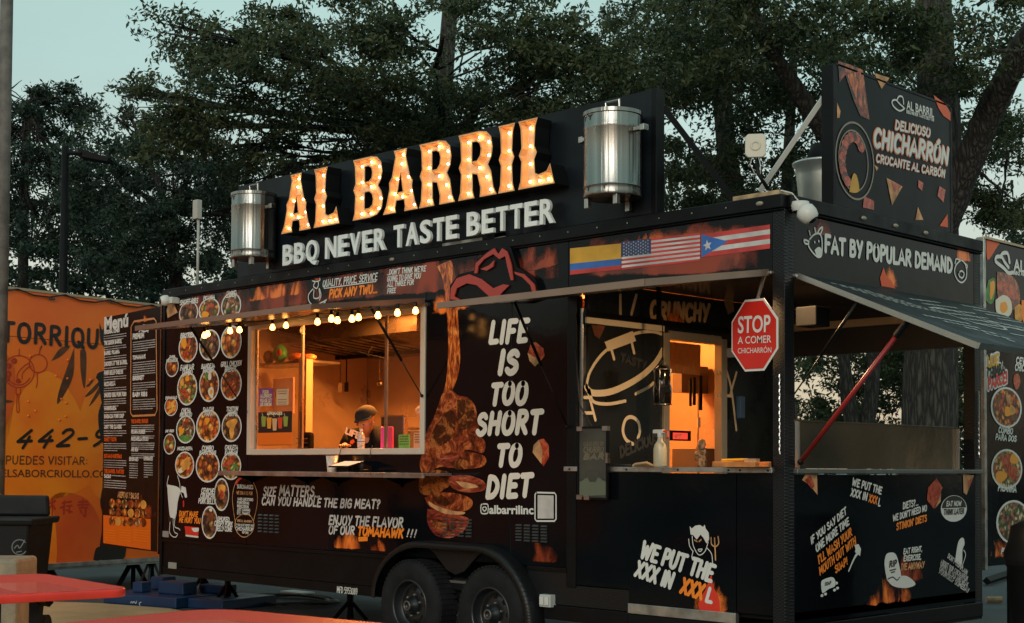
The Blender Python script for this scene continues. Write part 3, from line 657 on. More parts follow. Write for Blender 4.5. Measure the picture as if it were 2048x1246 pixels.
# fender
fx0, fx1 = SX(762, 1200), SX(1085, 1180); fz = .875
prof = []
for t in np.linspace(0, 1, 12): prof.append((fx0 + (.62 * (1 - math.cos(t * math.pi / 2))), .40 + (fz - .40) * math.sin(t * math.pi / 2)))
for t in np.linspace(0, 1, 14)[1:]: prof.append((fx1 - .62 + .62 * math.sin(t * math.pi / 2), .30 + (fz - .30) * math.cos(t * math.pi / 2)))
i0 = 11
mb = MB(); V = []
for (x, z) in prof:
    V += [(x, .03, z), (x, -.11, z), (x, -.125, z - .012), (x, -.125, z - .045), (x, -.112, z - .045), (x, -.105, z - .018), (x, .03, z - .012)]
cx_ = (fx0 + fx1) / 2
V = []
for (x, z) in prof:
    dx, dz = x - cx_, z - .3; l = math.hypot(dx, dz); dx /= l; dz /= l
    for (y, o_) in ((.03, 0), (-.10, 0), (-.125, -.02), (-.125, -.06), (-.113, -.06), (-.10, -.025), (.03, -.02)): V.append((x + dx * o_, y, z + dz * o_))
Fm = []
for i in range(len(prof) - 1):
    for k in range(6): Fm.append((i * 7 + k, i * 7 + k + 1, (i + 1) * 7 + k + 1, (i + 1) * 7 + k))
mb.add(V, Fm); mb.build('fender', M['plate'], T, smooth=True)
mb = MB(); mb.prism([(fx0 + .5, -.02, fz - .03), (fx1 - .5, -.02, fz - .03), (cx_ + .25, -.02, fz - .09), (cx_ + .1, -.02, fz - .22), (cx_, -.02, fz - .25), (cx_ - .1, -.02, fz - .22), (cx_ - .25, -.02, fz - .09)], (0, .01, 0)); mb.build('fender_web', M['plate'], T)
mb = MB(); mb.box(fx0, fx1, .30, .32, .35, .95); mb.box(fx0, fx1, .02, .32, .9, .92); mb.box(L_ + .06, BX - .05, .33, .34, .5, .93); mb.box(L_ + .06, BX - .05, .052, .33, .93, .94); mb.build('wheel_well_light_lining', M['blackm'], T)  # wheel well, plus long lining boxes added to stop kitchen light leaking out
# wheels
def wheel(x):
    c = Vector((x, .0, .36)); wl = bpy.data.objects.new('wheel', None)
    mb = MB(); tp = [(.20, -.10), (.235, -.115), (.30, -.118), (.335, -.105), (.352, -.08), (.358, -.05), (.358, .05), (.352, .08), (.335, .105), (.20, .10)]
    mb.lathe(c, tp, 48, 'Y'); ty = mb.build('wheel', M['rubber'], T, smooth=True)
    mb = MB()
    for k in range(54):
        th = 2 * math.pi * k / 54
        for (ya, yb) in ((-.085, -.045), (-.035, .03), (.04, .085)):
            Mx = Matrix.Translation(c) @ Matrix.Rotation(th, 4, 'Y'); mb.box(.352, .364, ya, yb, -.014, .014, Mx=Mx)
    mb.build('tread_blocks', M['rubber'], ty, kind='stuff')
    mb = MB(); mb.lathe(c, [(.205, -.10), (.195, -.112), (.188, -.09), (.18, -.03), (.16, -.02), (.15, -.035), (.10, -.05), (.075, -.045), (.07, -.045)], 40, 'Y'); mb.build('rim', M['rim'], ty, smooth=True)
    mb = MB()
    for k in range(8):
        th = 2 * math.pi * k / 8; mb.lathe(c + Vector((.128 * math.cos(th), 0, .128 * math.sin(th))), [(0, -.0465), (.02, -.0462), (.02, -.03)], 10, 'Y')
    mb.build('rim_hole', M['blackm'], ty, kind='stuff')
    mb = MB(); mb.lathe(c, [(.072, -.04), (.07, -.075), (.045, -.085), (.04, -.12), (.034, -.128), (.026, -.122), (.026, -.11), (0, -.11)], 24, 'Y'); mb.build('hub_cap', M['rim'], ty, smooth=True)
    mb = MB(); mb.lathe(c, [(.040, -.119), (.040, -.13), (.028, -.131), (.027, -.12)], 24, 'Y'); mb.build('hub_ring', mat('worn_hub', (.12, .11, .10), .45, metal=.6) if 'worn_hub' not in bpy.data.materials else bpy.data.materials['worn_hub'], ty, smooth=True)
    mb = MB()
    for k in range(6):
        th = 2 * math.pi * (k + .3) / 6; mb.lathe(c + Vector((.085 * math.cos(th), 0, .085 * math.sin(th))), [(.0, -.073), (.011, -.07), (.012, -.045)], 8, 'Y')
    mb.build('lug_nut', bpy.data.materials['worn_hub'], ty, smooth=True, kind='stuff'); return ty
wheel(-3.455); wheel(-2.54)
mb = MB(); mb.box(-3.2, -2.95, .05, .3, .33, .40); mb.box(-4.0, -2.2, .1, .2, .42, .5); mb.build('axle_beam', M['blackm'], T)
# small fittings : outlet box, reflector, plate, louvres, marker lights, roof clutter
p = S.uv(1099, 1201); ob = sbox('outlet_box', mat('grey_outlet_box', (.42, .45, .43), .5), T, S, p[0] - .055, p[0] + .055, p[1] - .045, p[1] + .045, -.02, .05, bev=.005)
sbox('outlet_cover', M['plastic_w'], ob, S, p[0] - .045, p[0] - .005, p[1] - .03, p[1] + .03, .051, .062, bev=.003)
sbox('outlet_cover', M['plastic_w'], ob, S, p[0] + .003, p[0] + .043, p[1] - .03, p[1] + .03, .051, .062, bev=.003)
p = S.uv(346, 1131); sbox('reflector', mat('grey_reflector', (.30, .31, .27), .4), T, S, p[0] - .07, p[0] + .07, p[1] - .03, p[1] + .03, .0, .012, bev=.003)
p = S.uv(331, 1068); sbox('id_plate', mat('id_plate', (.35, .36, .36), .35, metal=.4), T, S, p[0] - .05, p[0] + .06, p[1] - .03, p[1] + .03, .0, .004)
lettering(S, 'MFD 5953089', (675, 1185), (716, 1189), (675, 1173), M['white'], T, n=.006, wt=.07, slant=0, gap=.1)
def louvre(px0, px1, py0, py1, nx=4, ny=6):
    a = S.uv(px0, py0); b = S.uv(px1, py1); mb = MB()
    for i in range(nx):
        for j in range(ny):
            u = a[0] + (b[0] - a[0]) * (i + .15) / nx; w = (b[0] - a[0]) / nx * .7; v = a[1] + (b[1] - a[1]) * (j + .3) / ny
            mb.add([S.pt(u, v, .001), S.pt(u + w, v, .001), S.pt(u + w, v - .012, .014), S.pt(u, v - .012, .014), S.pt(u, v - .014, .002), S.pt(u + w, v - .014, .002)], [(0, 3, 2, 1), (3, 4, 5, 2), (0, 4, 3), (1, 2, 5)])
    o = mb.build('louvre', mat('louvre_paint', (.05, .055, .055), .3), T, kind='stuff')
louvre(1030, 1097, 1046, 1086); louvre(884, 946, 1034, 1076); louvre(516, 560, 1026, 1068)
mlm = mat('marker_light', (.25, .22, .17), .15, rvar=.05)
mlt = MB()
for (px, py) in ((790, 517), (1525, 396)): 
    q = S.uv(px, py); sb = MB(); sb.sphere(S.pt(q[0], 3.145, .032), .02, 10, (1.5, .8, .8)); sb.build('marker_light', mlm, T, smooth=True)
for px in (1719, 1783, 1843):
    q = E.uv(px, 425); sb = MB(); sb.sphere(E.pt(q[0], 3.145, .032), .02, 10, (.8, 1.5, .8)); sb.build('marker_light', mlm, T, smooth=True)
mb = MB()
for i in range(26):
    x = L_ + .15 + i * .28; mb.lathe((x, -.031, 3.15), [(0, -.003), (.006, -.002), (.006, .002)], 6, 'Y')
mb.build('rivet', M['fitting'], T, kind='stuff')
mb = MB(); mb.box(-3.2, -2.75, -.01, .06, 3.193, 3.215); mb.box(-2.62, -2.5, .0, .05, 3.193, 3.23); mb.build('hatch_seal', mat('grey_seal', (.28, .28, .24), .6), T)
# tongue at the front and steel steps
mb = MB(); mb.tube([(L_, .5, .42), (L_ - 1.3, 1.3, .42)], .05, 4); mb.tube([(L_, 2.1, .42), (L_ - 1.3, 1.3, .42)], .05, 4); mb.build('hitch_frame', M['blackm'], T)
# ================================================================= PRINTS ON THE LONG SIDE
def food_disc(SS, cx, cy, rx, ry, m, parent, n=.003):
    V, F = disc_geo(SS, cx, cy, rx, ry, n); d = mesh_obj('food_picture', V, F, M[m], parent)
    # each disc keeps its own origin so that the picture differs
    c = sum((Vector(v) for v in V), Vector()) / len(V); b = BASE[parent.name] if parent else Vector()
    off = c - b; jit = Vector((random.uniform(-3, 3),) * 3)
    me = d.data; co = np.empty(len(me.vertices) * 3, 'f'); me.vertices.foreach_get('co', co); co = co.reshape(-1, 3) - np.array(off) ; me.vertices.foreach_set('co', co.ravel()); d.location = off
    V, F = disc_geo(SS, cx, cy, rx, ry, n + .002, .9); r = mesh_obj('ring', V, F, M['white'], parent); return d
def blobs(SS, cx, cy, rx, ry, items, parent, n):
    """small pieces of food inside a disc: (dx, dy, w, h, rot, material)"""
    c = SS.uv(cx, cy); a = abs(SS.uv(cx + rx, cy)[0] - SS.uv(cx - rx, cy)[0]) / 2; b = abs(SS.uv(cx, cy + ry)[1] - SS.uv(cx, cy - ry)[1]) / 2
    groups = {}
    for i, (dx, dy, w, h, rot, m) in enumerate(items):
        mb = groups.setdefault(m, MB()); V = []
        for k in range(14):
            th = 2 * math.pi * k / 14; q = 1 + .12 * math.sin(3 * th + i); x = w * math.cos(th) * q; y = h * math.sin(th) * q
            x, y = x * math.cos(rot) - y * math.sin(rot), x * math.sin(rot) + y * math.cos(rot)
            V.append(SS.pt(c[0] + (dx + x) * a, c[1] + (dy + y) * b, n + .0003 * i))
        mb.add(V, [tuple(range(14))])
    for m, mb in groups.items(): mb.build('food_detail', M[m] if isinstance(m, str) else m, parent)
M['egg'] = mat('egg_white_print', (.70, .62, .48), .4); M['yolk'] = mat('yolk_print', (.8, .30, .02), .35)
M['green'] = mat('green_print', (.08, .22, .05), .45, var=.4, vscale=20); M['redmeat'] = meat_mat('red_meat_print', [(.3, (.10, .012, .008)), (.48, (.36, .04, .02)), (.6, (.52, .12, .05)), (.7, (.16, .02, .01))], 22)
M['brownmeat'] = mat('brown_meat_print', (.16, .05, .02), .4, var=.5, vscale=16); M['golden'] = mat('golden_crust_print', (.62, .28, .05), .45, var=.35, vscale=14)
FD = [ # cx cy rx ry mat label lines
 (378, 626, 19, 24, 'food5', [('SHORT RIBS', 361, 397, 608, 599)]), (419, 620, 21, 24, 'food2', [('PICANHA', 408, 431, 599, 592)]), (463, 612, 20, 27, 'food3', [('PICADA', 455, 474, 585, 579), ('LLANERA', 453, 476, 594, 587)]),
 (377, 695, 19, 30, 'food1', [('BBQ RIBS', 362, 390, 675, 666)]), (420, 690, 21, 31, 'food5', []), (463, 684, 21, 33, 'food4', []),
 (375, 777, 20, 34, 'food2', [('FAMILIAR', 362, 389, 740, 730), ('COMBO', 366, 386, 750, 741)]), (419, 770, 20, 34, 'food1', [('BANDEJA', 404, 431, 736, 728), ('PAISA', 407, 430, 745, 736)]), (463, 768, 21, 33, 'food1', [('GRILL CHICKEN', 443, 484, 732, 723), ('BREAST', 451, 474, 743, 734)]),
 (372, 859, 19, 28, 'food3', [('CHICHA', 364, 383, 826, 817), ('RRONAZO', 361, 385, 833, 826)]), (417, 852, 24, 33, 'food4', [('SALCHI', 407, 428, 823, 815), ('PAPA', 410, 426, 832, 824)]), (464, 854, 20, 30, 'food5', [('TOSTON', 454, 477, 822, 814), ('MIXTO', 456, 475, 832, 824)]),
 (370, 930, 19, 27, 'food4', [('MOZZAREPA', 356, 386, 900, 894)]), (416, 933, 24, 32, 'food1', [('COMBO', 405, 428, 901, 892), ('PARA DOS', 400, 433, 909, 902)]), (463, 932, 20, 28, 'food2', [('CHULETA', 451, 477, 899, 891), ('KANKAN', 451, 476, 910, 901)]),
 (345, 733, 13, 21, 'food1', [('TACOS', 340, 351, 716, 711), ('CHICHARRON', 334, 356, 724, 718)]), (343, 813, 13, 19, 'food4', [('EMPANADAS', 332, 355, 798, 793)]), (340, 888, 12, 21, 'food2', [('DE RES', 332, 349, 864, 860)]),
 (444, 989, 15, 33, 'food5', []), (420, 1045, 16, 33, 'food5', [])]
for (cx, cy, rx, ry, m, labs) in FD:
    food_disc(S, cx, cy, rx, ry, m, T)
    for (t, xa, xb, y, yt) in labs:
        sl = (y - 915) / (cx + 1855); lettering(S, t, (xa, y - (cx - xa) * sl), (xb, y + (xb - cx) * sl), (xa, yt - (cx - xa) * sl), M['white'], T, wt=.1, gap=.1, n=.0075)
blobs(S, 419, 620, 20, 23, [(.15, .1, .42, .5, .3, 'redmeat'), (-.4, -.4, .35, .35, 0, 'yolk'), (.2, -.1, .3, .35, .9, 'brownmeat')], T, .0035)
blobs(S, 419, 770, 20, 33, [(.2, -.45, .28, .35, .3, 'egg'), (.22, -.42, .13, .14, 0, 'yolk'), (-.3, .55, .16, .3, .2, 'green'), (.05, .6, .16, .35, 0, 'egg'), (-.15, 0, .3, .2, 0, 'brownmeat')], T, .0035)
blobs(S, 370, 930, 18, 26, [(.1, .2, .6, .32, .5, 'golden'), (-.2, -.3, .62, .2, .5, 'egg'), (.15, -.1, .6, .22, .5, 'golden')], T, .0035)
blobs(S, 417, 852, 23, 32, [(-.1, .35, .22, .2, 0, 'yolk')], T, .0035)
blobs(S, 375, 777, 20, 34, [(-.45, -.2, .22, .2, 0, 'redmeat'), (-.1, -.35, .25, .22, .5, 'redmeat'), (-.4, -.6, .25, .2, 0, 'brownmeat'), (0, .6, .2, .2, 0, 'yolk'), (-.5, .4, .2, .25, 0, 'golden')], T, .0035)
blobs(S, 463, 768, 20, 32, [(0, .35, .7, .1, .6, 'brownmeat'), (.05, .05, .8, .1, .6, 'redmeat'), (.05, -.25, .8, .1, .6, 'brownmeat'), (0, -.55, .6, .1, .6, 'redmeat')], T, .0035)
blobs(S, 343, 813, 13, 18, [(0, .2, .8, .25, .6, 'golden'), (.1, -.4, .8, .22, .6, 'golden')], T, .0035)
blobs(S, 463, 932, 20, 27, [(-.2, .35, .7, .25, .6, 'redmeat'), (.3, -.1, .4, .12, .7, 'green')], T, .0035)
blobs(S, 464, 854, 19, 29, [(0, .25, .6, .3, .2, 'golden'), (0, -.4, .25, .4, .1, 'golden')], T, .0035)
blobs(S, 377, 695, 18, 28, [(-.5, .35, .3, .4, .3, 'yolk'), (.05, .2, .12, .7, -.3, 'redmeat'), (.4, .2, .12, .7, -.3, 'brownmeat'), (-.3, -.5, .4, .25, .2, 'redmeat')], T, .0035)
blobs(S, 372, 859, 19, 28, [(-.45, -.05, .3, .3, 0, 'yolk'), (0, -.65, .7, .25, 0, 'green'), (.1, .35, .6, .12, .4, 'brownmeat'), (.1, .6, .5, .1, .4, 'redmeat')], T, .0035)
blobs(S, 444, 989, 15, 33, [(0, .3, .5, .35, 0, 'golden'), (0, .0, .3, .3, 0, 'redmeat')], T, .0035)
blobs(S, 420, 1045, 16, 33, [(.1, .75, .2, .12, 0, 'egg'), (.1, .35, .3, .35, 0, 'brownmeat')], T, .0035)
for (t, xa, xb, y, yt) in (('CEVICHE', 404, 429, 987, 977), ('CRUNCHY', 402, 430, 997, 988), ('PORK BELLY', 398, 432, 1007, 998), ('SMOKED', 436, 460, 1042, 1034), ('CRISPY PORK', 430, 466, 1052, 1043), ('BELLY CONE', 433, 465, 1062, 1053)):
    lettering(S, t, (xa, y - 1), (xb, y + 1), (xa, yt - 1), M['white'], T, wt=.1, gap=.1, n=.0075)
lettering(S, "DON'T MAKE", (359, 1032), (396, 1034), (359, 1022), M['orange'], T, wt=.1); lettering(S, "ME HURT YOU", (359, 1044), (401, 1047), (359, 1034), M['orange'], T, wt=.1)
# leg in a white stocking, hand with cleaver
sline(S, [[(338, 952), (335, 968), (336, 975)], [(356, 952), (360, 966), (362, 985)], [(342, 1035), (340, 1062), (345, 1072), (352, 1074), (356, 1068), (349, 1062), (347, 1036)], [(352, 1030), (350, 1052), (358, 1057), (361, 1060)], [(362, 985), (366, 995)]], .0045, M['white'], T)
spoly(S, [(335, 969), (360, 977), (356, 1005), (352, 1034), (342, 1036), (338, 1012)], M['white'], T, smooth_=True)
spoly(S, [(338, 1034), (347, 1036), (347, 1045), (338, 1043)], M['ink'], T, n=.006)
spoly(S, [(364, 972), (372, 975), (375, 994), (371, 996), (368, 986), (362, 984)], M['white'], T)
spoly(S, [(370, 1052), (399, 1055), (397, 1074), (372, 1071)], M['red'], T); sline(S, [[(373, 1071), (397, 1074)]], .008, M['white'], T, n=.006); spoly(S, [(384, 1056), (398, 1056), (397, 1063), (388, 1063)], M['white'], T, n=.006, smooth_=True)
sline(S, [[(368, 1003), (368, 1012)]], .012, M['red'], T)
# surcharges
sline(S, [[(490, 952), (474, 962), (466, 990), (468, 1022), (472, 1046)], [(508, 965), (515, 985), (515, 1010), (508, 1042)], [(489, 1026), (474, 1037), (471, 1054), (480, 1070), (492, 1074), (505, 1064), (509, 1048), (502, 1032), (489, 1026)]], .004, M['toast'], T)
sline(S, [[(488, 953), (478, 960), (474, 968)]], .012, M['red'], T, n=.006)
for (t, xa, xb, y, yt, m) in (('SURCHARGES', 475, 507, 977, 970, 'white'), ('WE CHARGE FOR', 474, 506, 989, 983, 'toast'), ('HARD QUESTIONS', 476, 507, 1001, 996, 'white'), ('POINTERING', 475, 499, 1008, 1003, 'white'), ('INDECISION', 475, 498, 1015, 1010, 'white'), ('JUST LOOKING', 475, 501, 1022, 1017, 'white'), ('ETC. THANKS', 475, 500, 1029, 1024, 'white'), ('SPECIAL WARNING', 475, 505, 1044, 1040, 'toast'), ('IF YOU HAVE NEVER HAD', 472, 508, 1052, 1048, 'white'), ('CHICHARRON', 472, 507, 1061, 1054, 'white'), ('BEFORE', 485, 498, 1067, 1063, 'white')):
    lettering(S, t, (xa, y - .8), (xb, y + 1), (xa, yt - .8), M[m], T, wt=.085, slant=0, gap=.12)
# fascia lettering and drawings
lettering(S, 'QUALITY, PRICE, SERVICE', (646, 574), (755, 560), (646, 561), M['white'], T, wt=.08); sline(S, [[(649, 577), (753, 563)]], .004, M['white'], T)
lettering(S, 'PICK ANY TWO...', (659, 596), (755, 585), (660, 580), M['orange'], T, wt=.11)
for (t, xa, ya, xb, yb, yt) in (("..DON'T THINK WE'RE", 775, 550, 852, 542, 540), ('GOING TO GIVE YOU', 775, 563, 842, 556, 553), ('ALL THREE FOR', 775, 574, 828, 569, 565), ('FREE', 775, 587, 792, 585, 578)): lettering(S, t, (xa, ya), (xb, yb), (xa, yt), M['white'], T, wt=.09)
sline(S, [[(628, 556), (638, 553), (641, 560), (634, 563), (626, 562)], [(632, 563), (628, 572), (634, 577), (638, 570), (637, 563)], [(627, 578), (618, 590), (620, 604), (630, 613)], [(640, 577), (643, 590), (640, 600)], [(629, 580), (629, 596), (640, 594), (639, 578)], [(615, 615), (632, 611), (654, 600)], [(622, 622), (640, 612), (652, 604)]], .005, M['white'], T)
spoly(S, [(628, 556), (633, 551), (640, 553), (641, 559), (632, 560)], M['redor'], T)
lettering(S, 'SIZE', (527, 991), (552, 992), (528, 974), M['flagwhite'], T, wt=.09); lettering(S, 'MATTERS...', (559, 990), (640, 994), (560, 971), M['flagwhite'], T, wt=.09)
lettering(S, 'CAN YOU HANDLE THE BIG MEAT?', (524, 1009), (760, 1017), (525, 994), M['flagwhite'], T, wt=.09)
lettering(S, 'ENJOY THE FLAVOR', (658, 1048), (806, 1055), (659, 1031), M['flagwhite'], T, wt=.09)
lettering(S, 'OF OUR', (658, 1067), (709, 1069), (659, 1052), M['flagwhite'], T, wt=.09); lettering(S, 'TOMAHAWK', (716, 1070), (806, 1075), (717, 1054), M['orange'], T, wt=.11); lettering(S, '!!!', (813, 1073), (832, 1075), (813, 1058), M['flagwhite'], T, wt=.06)
spoly(S, [(717, 1074), (736, 1073), (736, 1082), (718, 1083)], M['orange'], T)
LT = mat('bulb_tinted_white_print', (.66, .60, .52), .4, var=.06)  # white vinyl with the warm light of the bulbs tinted into its colour
for (t, xa, ya, xb, yb, yt) in (('LIFE', 980, 686, 1053, 681, 646), ('IS', 998, 746, 1033, 744, 705), ('TOO', 982, 808, 1052, 806, 770), ('SHORT', 954, 868, 1080, 865, 829), ('TO', 994, 930, 1040, 930, 892), ('DIET', 974, 993, 1061, 991, 954)):
    lettering(S, t, (xa, ya), (xb, yb), (xa + 4, yt), LT, T, wt=.125 if len(t) < 4 else .12, gap=.2, jit=.03)
font_on(S, 'albarrilinc', (979, 1027), (1068, 1028), (979, 1010), M['white'], T, bold=.03)
sline(S, [[(966, 1008), (974, 1008), (977, 1011), (977, 1024), (974, 1027), (966, 1027), (963, 1024), (963, 1011), (966, 1008)], [(970, 1013), (974, 1017), (970, 1022), (966, 1017), (970, 1013)]], .005, M['white'], T)
# blank card where a code is printed, louvred vents beside it
sline(S, [[(1074, 985), (1110, 986), (1113, 990), (1113, 1038), (1110, 1042), (1074, 1042), (1071, 1038), (1071, 989), (1074, 985)]], .006, M['white'], T, smooth_=False)
spoly(S, [(1076, 990), (1108, 991), (1108, 1037), (1076, 1037)], M['flagwhite'], T)
# devil drawing and slogan on the porch half wall
lettering(S, 'WE PUT THE', (1282, 1114), (1424, 1162), (1286, 1083), M['white'], T, n=.009, wt=.12, jit=.03)
lettering(S, 'XXX IN', (1271, 1150), (1343, 1177), (1277, 1122), M['white'], T, n=.009, wt=.12, jit=.03)
lettering(S, 'XXX', (1362, 1184), (1405, 1198), (1366, 1156), M['orange'], T, n=.009, wt=.12); lettering(S, 'L', (1413, 1202), (1424, 1205), (1418, 1176), M['white'], T, n=.009, wt=.12)
spoly(S, [(1381, 1052), (1385, 1057), (1393, 1051), (1402, 1050), (1408, 1054), (1411, 1049), (1413, 1057), (1419, 1065), (1420, 1078), (1415, 1087), (1408, 1075), (1403, 1069), (1395, 1079), (1388, 1070), (1383, 1069), (1382, 1060)], M['white'], T, n=.009)
sline(S, [[(1386, 1072), (1388, 1090), (1395, 1105), (1402, 1110), (1412, 1102), (1418, 1084)], [(1379, 1078), (1381, 1092), (1387, 1102)], [(1388, 1102), (1385, 1114)], [(1416, 1096), (1425, 1108), (1427, 1128)], [(1397, 1099), (1402, 1103), (1406, 1098), (1397, 1099)]], .003, M['white'], T, n=.009)
sline(S, [[(1391, 1080), (1396, 1083)], [(1400, 1083), (1404, 1079)], [(1424, 1075), (1425, 1088), (1432, 1093), (1439, 1087), (1438, 1073)], [(1431, 1076), (1433, 1120)]], .0045, M['toast'], T, n=.0095)
# tomahawk steak picture
def meat(pts, m, n): return spoly(S, pts, M[m], T, n=n, smooth_=True, name='steak_picture')
meat([(874, 533), (892, 524), (903, 522), (908, 540), (905, 560), (914, 600), (918, 660), (921, 720), (914, 760), (900, 790), (890, 812), (886, 790), (893, 760), (897, 700), (895, 640), (890, 580), (884, 552)], 'bone', .003)
meat([(884, 790), (900, 775), (916, 790), (936, 795), (951, 812), (956, 840), (962, 868), (972, 888), (966, 906), (940, 900), (905, 905), (868, 905), (850, 900), (852, 870), (870, 830)], 'steak', .0036)
meat([(880, 835), (905, 820), (912, 850), (900, 880), (870, 895), (860, 880)], 'char', .0042)
meat([(915, 800), (940, 802), (950, 830), (935, 858), (918, 850)], 'char', .0042)
meat([(846, 905), (880, 898), (930, 902), (970, 912), (968, 932), (930, 938), (880, 934), (850, 950), (840, 930)], 'steak', .0048)
meat([(880, 910), (915, 906), (925, 920), (900, 936), (884, 926)], 'steak2', .0056)
meat([(842, 950), (870, 940), (900, 945), (905, 965), (880, 985), (850, 990), (838, 975)], 'char', .0052)
meat([(898, 952), (935, 950), (968, 962), (970, 980), (935, 985), (905, 975)], 'steak2', .006)
meat([(850, 995), (880, 985), (920, 988), (945, 1000), (940, 1018), (905, 1025), (865, 1018)], 'steak', .0046)
meat([(856, 1018), (890, 1022), (920, 1030), (940, 1040), (925, 1065), (900, 1076), (872, 1070), (856, 1045)], 'steak2', .0054)
meat([(858, 1002), (872, 1010), (905, 1021), (930, 1024), (925, 1029), (890, 1027), (862, 1012)], 'toast', .0064)
meat([(900, 925), (925, 918), (940, 928), (918, 940)], 'char', .0066); meat([(862, 1040), (890, 1046), (915, 1052), (900, 1062), (872, 1056)], 'char', .0062); meat([(912, 962), (940, 966), (958, 974), (930, 976)], 'toast', .0068)
meat([(865, 975), (885, 990), (900, 1005), (890, 1012), (868, 1000)], 'char', .0066)
# crackling chunks beside the slogan, flames
for pts, m, n in (([(1062, 688), (1072, 684), (1088, 697), (1090, 712), (1082, 722), (1056, 708)], 'redmeat', .004), ([(1056, 706), (1082, 722), (1071, 733), (1060, 722)], 'toast', .0045), ([(1078, 880), (1088, 877), (1098, 890), (1099, 915), (1088, 933), (1077, 915)], 'redmeat', .004), ([(1078, 880), (1086, 900), (1084, 928), (1066, 905), (1068, 890)], 'toast', .0045)):
    spoly(S, pts, M[m], T, n=n, name='food_picture')
decal(S, [(855, 640), (960, 620), (960, 505), (855, 515)], M['flameA'], T); decal(S, [(355, 640), (415, 632), (415, 560), (355, 570)], M['flameB'], T)
decal(S, [(480, 610), (620, 590), (620, 530), (480, 548)], M['flameA'], T); decal(S, [(1000, 560), (1140, 530), (1140, 460), (1000, 490)], M['flameB'], T)
decal(S, [(640, 565), (780, 545), (780, 515), (640, 535)], M['flameB'], T)
decal(S, [(655, 1100), (735, 1104), (740, 1040), (655, 1040)], M['flameA'], T, n=.003); decal(S, [(735, 1104), (778, 1107), (778, 1060), (735, 1060)], M['flameA'], T, n=.0035)
decal(S, [(1056, 1128), (1128, 1132), (1128, 1060), (1056, 1060)], M['flameB'], T); decal(S, [(1380, 1228), (1468, 1238), (1468, 1120), (1380, 1120)], M['flameA'], T, n=.008)
spoly(S, [(1409, 1232), (1398, 1208), (1412, 1180), (1424, 1150), (1428, 1172), (1440, 1200), (1438, 1235)], M['red'], T, n=.0088, smooth_=True, name='flame_print')
decal(S, [(1142, 520), (1400, 470), (1400, 425), (1142, 468)], M['flameA'], T); decal(S, [(1230, 545), (1400, 510), (1400, 465), (1230, 500)], M['flameB'], T, n=.003)
spoly(S, [(340, 598), (350, 610), (356, 625), (336, 636), (334, 620)], M['toast'], T)
decal(S, [(620, 612), (1140, 560), (1140, 468), (620, 530)], M['smoke'], T, n=.0018); decal(S, [(1144, 560), (1540, 545), (1540, 425), (1144, 465)], M['smoke'], T, n=.0019); decal(S, [(340, 650), (620, 612), (620, 535), (340, 580)], M['smoke'], T, n=.0017)
# flags
def fq(x0, yt0, yb0, x1, yt1, yb1, f0, f1, m, n=.005):
    q = lambda x0_, y_: (x0_, y_)
    pts = [(x0, yt0 + (yb0 - yt0) * f1), (x1, yt1 + (yb1 - yt1) * f1), (x1, yt1 + (yb1 - yt1) * f0), (x0, yt0 + (yb0 - yt0) * f0)]
    spoly(S, pts, m, T, n=n, name='flag_stripe')
fq(1141, 497, 552, 1243, 487, 541, 0, .56, M['yellow']); fq(1141, 497, 552, 1243, 487, 541, .56, .80, M['blue']); fq(1141, 497, 552, 1243, 487, 541, .80, .96, M['flagred'])
for i in range(13): fq(1244, 484, 540, 1401, 466, 522, i / 13, (i + 1) / 13, M['flagred'] if i % 2 == 0 else M['flagwhite'])
fq(1244, 484, 540, 1303, 477, 533, 0, .54, mat('flag_navy_print', (.018, .035, .11), .4), n=.0056)
mb = MB()
def star(cx, cy, r, mb, n, rot=0.0):
    c = S.uv(cx, cy); V = [S.pt(c[0], c[1], n)]
    for k in range(10):
        th = math.pi / 2 + math.pi * k / 5 + rot; rr = r if k % 2 == 0 else r * .42; V.append(S.pt(c[0] + rr * math.cos(th), c[1] + rr * math.sin(th), n))
    mb.add(V, [(0, k + 1, (k + 1) % 10 + 1) for k in range(10)])
for j in range(9):
    for i in range(6 if j % 2 == 0 else 5):
        x = 1249 + (i + (.5 if j % 2 else 0)) * 9.6; y = 487 + j * 3.15 - (x - 1244) * .11; star(x, y, .0075, mb, .0062)
mb.build('flag_star', M['flagwhite'], T)
for i in range(5): fq(1404, 469, 515, 1541, 449, 497, i / 5, (i + 1) / 5, M['flagred'] if i % 2 == 0 else M['flagwhite'])
spoly(S, [(1404, 469), (1457, 483), (1404, 515)], M['blue'], T, n=.0056, name='flag_triangle'); mb = MB(); star(1416, 491, .038, mb, .0062, .15); mb.build('flag_star', M['flagwhite'], T)
decal(S, [(1380, 480), (1545, 465), (1545, 425), (1380, 440)], M['flameB'], T, n=.003)
# shiny red hat emblem, raised from the wall
hat = MB()
for pts in ([(912, 600), (913, 578), (925, 558), (950, 550), (975, 560), (998, 578), (1018, 570), (1030, 572), (1012, 590), (1022, 606), (1000, 604), (985, 590), (965, 572), (945, 568), (925, 578), (920, 594), (935, 602), (990, 596), (1000, 604), (960, 606)],
            [(960, 548), (963, 528), (985, 508), (1000, 498), (1008, 510), (1016, 498), (1026, 505), (1034, 530), (1038, 562), (1033, 562), (1026, 535), (1022, 514), (1010, 520), (998, 510), (980, 520), (968, 534), (966, 548)],
            [(972, 540), (990, 532), (1000, 522), (998, 535), (985, 543)],
            [(1040, 545), (1060, 550), (1080, 570), (1084, 590), (1078, 592), (1072, 572), (1056, 556), (1042, 550)]):
    uv = [S.uv(*p) for p in pts]; ar = sum(uv[i][0] * uv[(i + 1) % len(uv)][1] - uv[(i + 1) % len(uv)][0] * uv[i][1] for i in range(len(uv)))
    if ar < 0: uv = uv[::-1]
    hat.prism([S.pt(u, v, .05) for u, v in uv], S.N * .012)
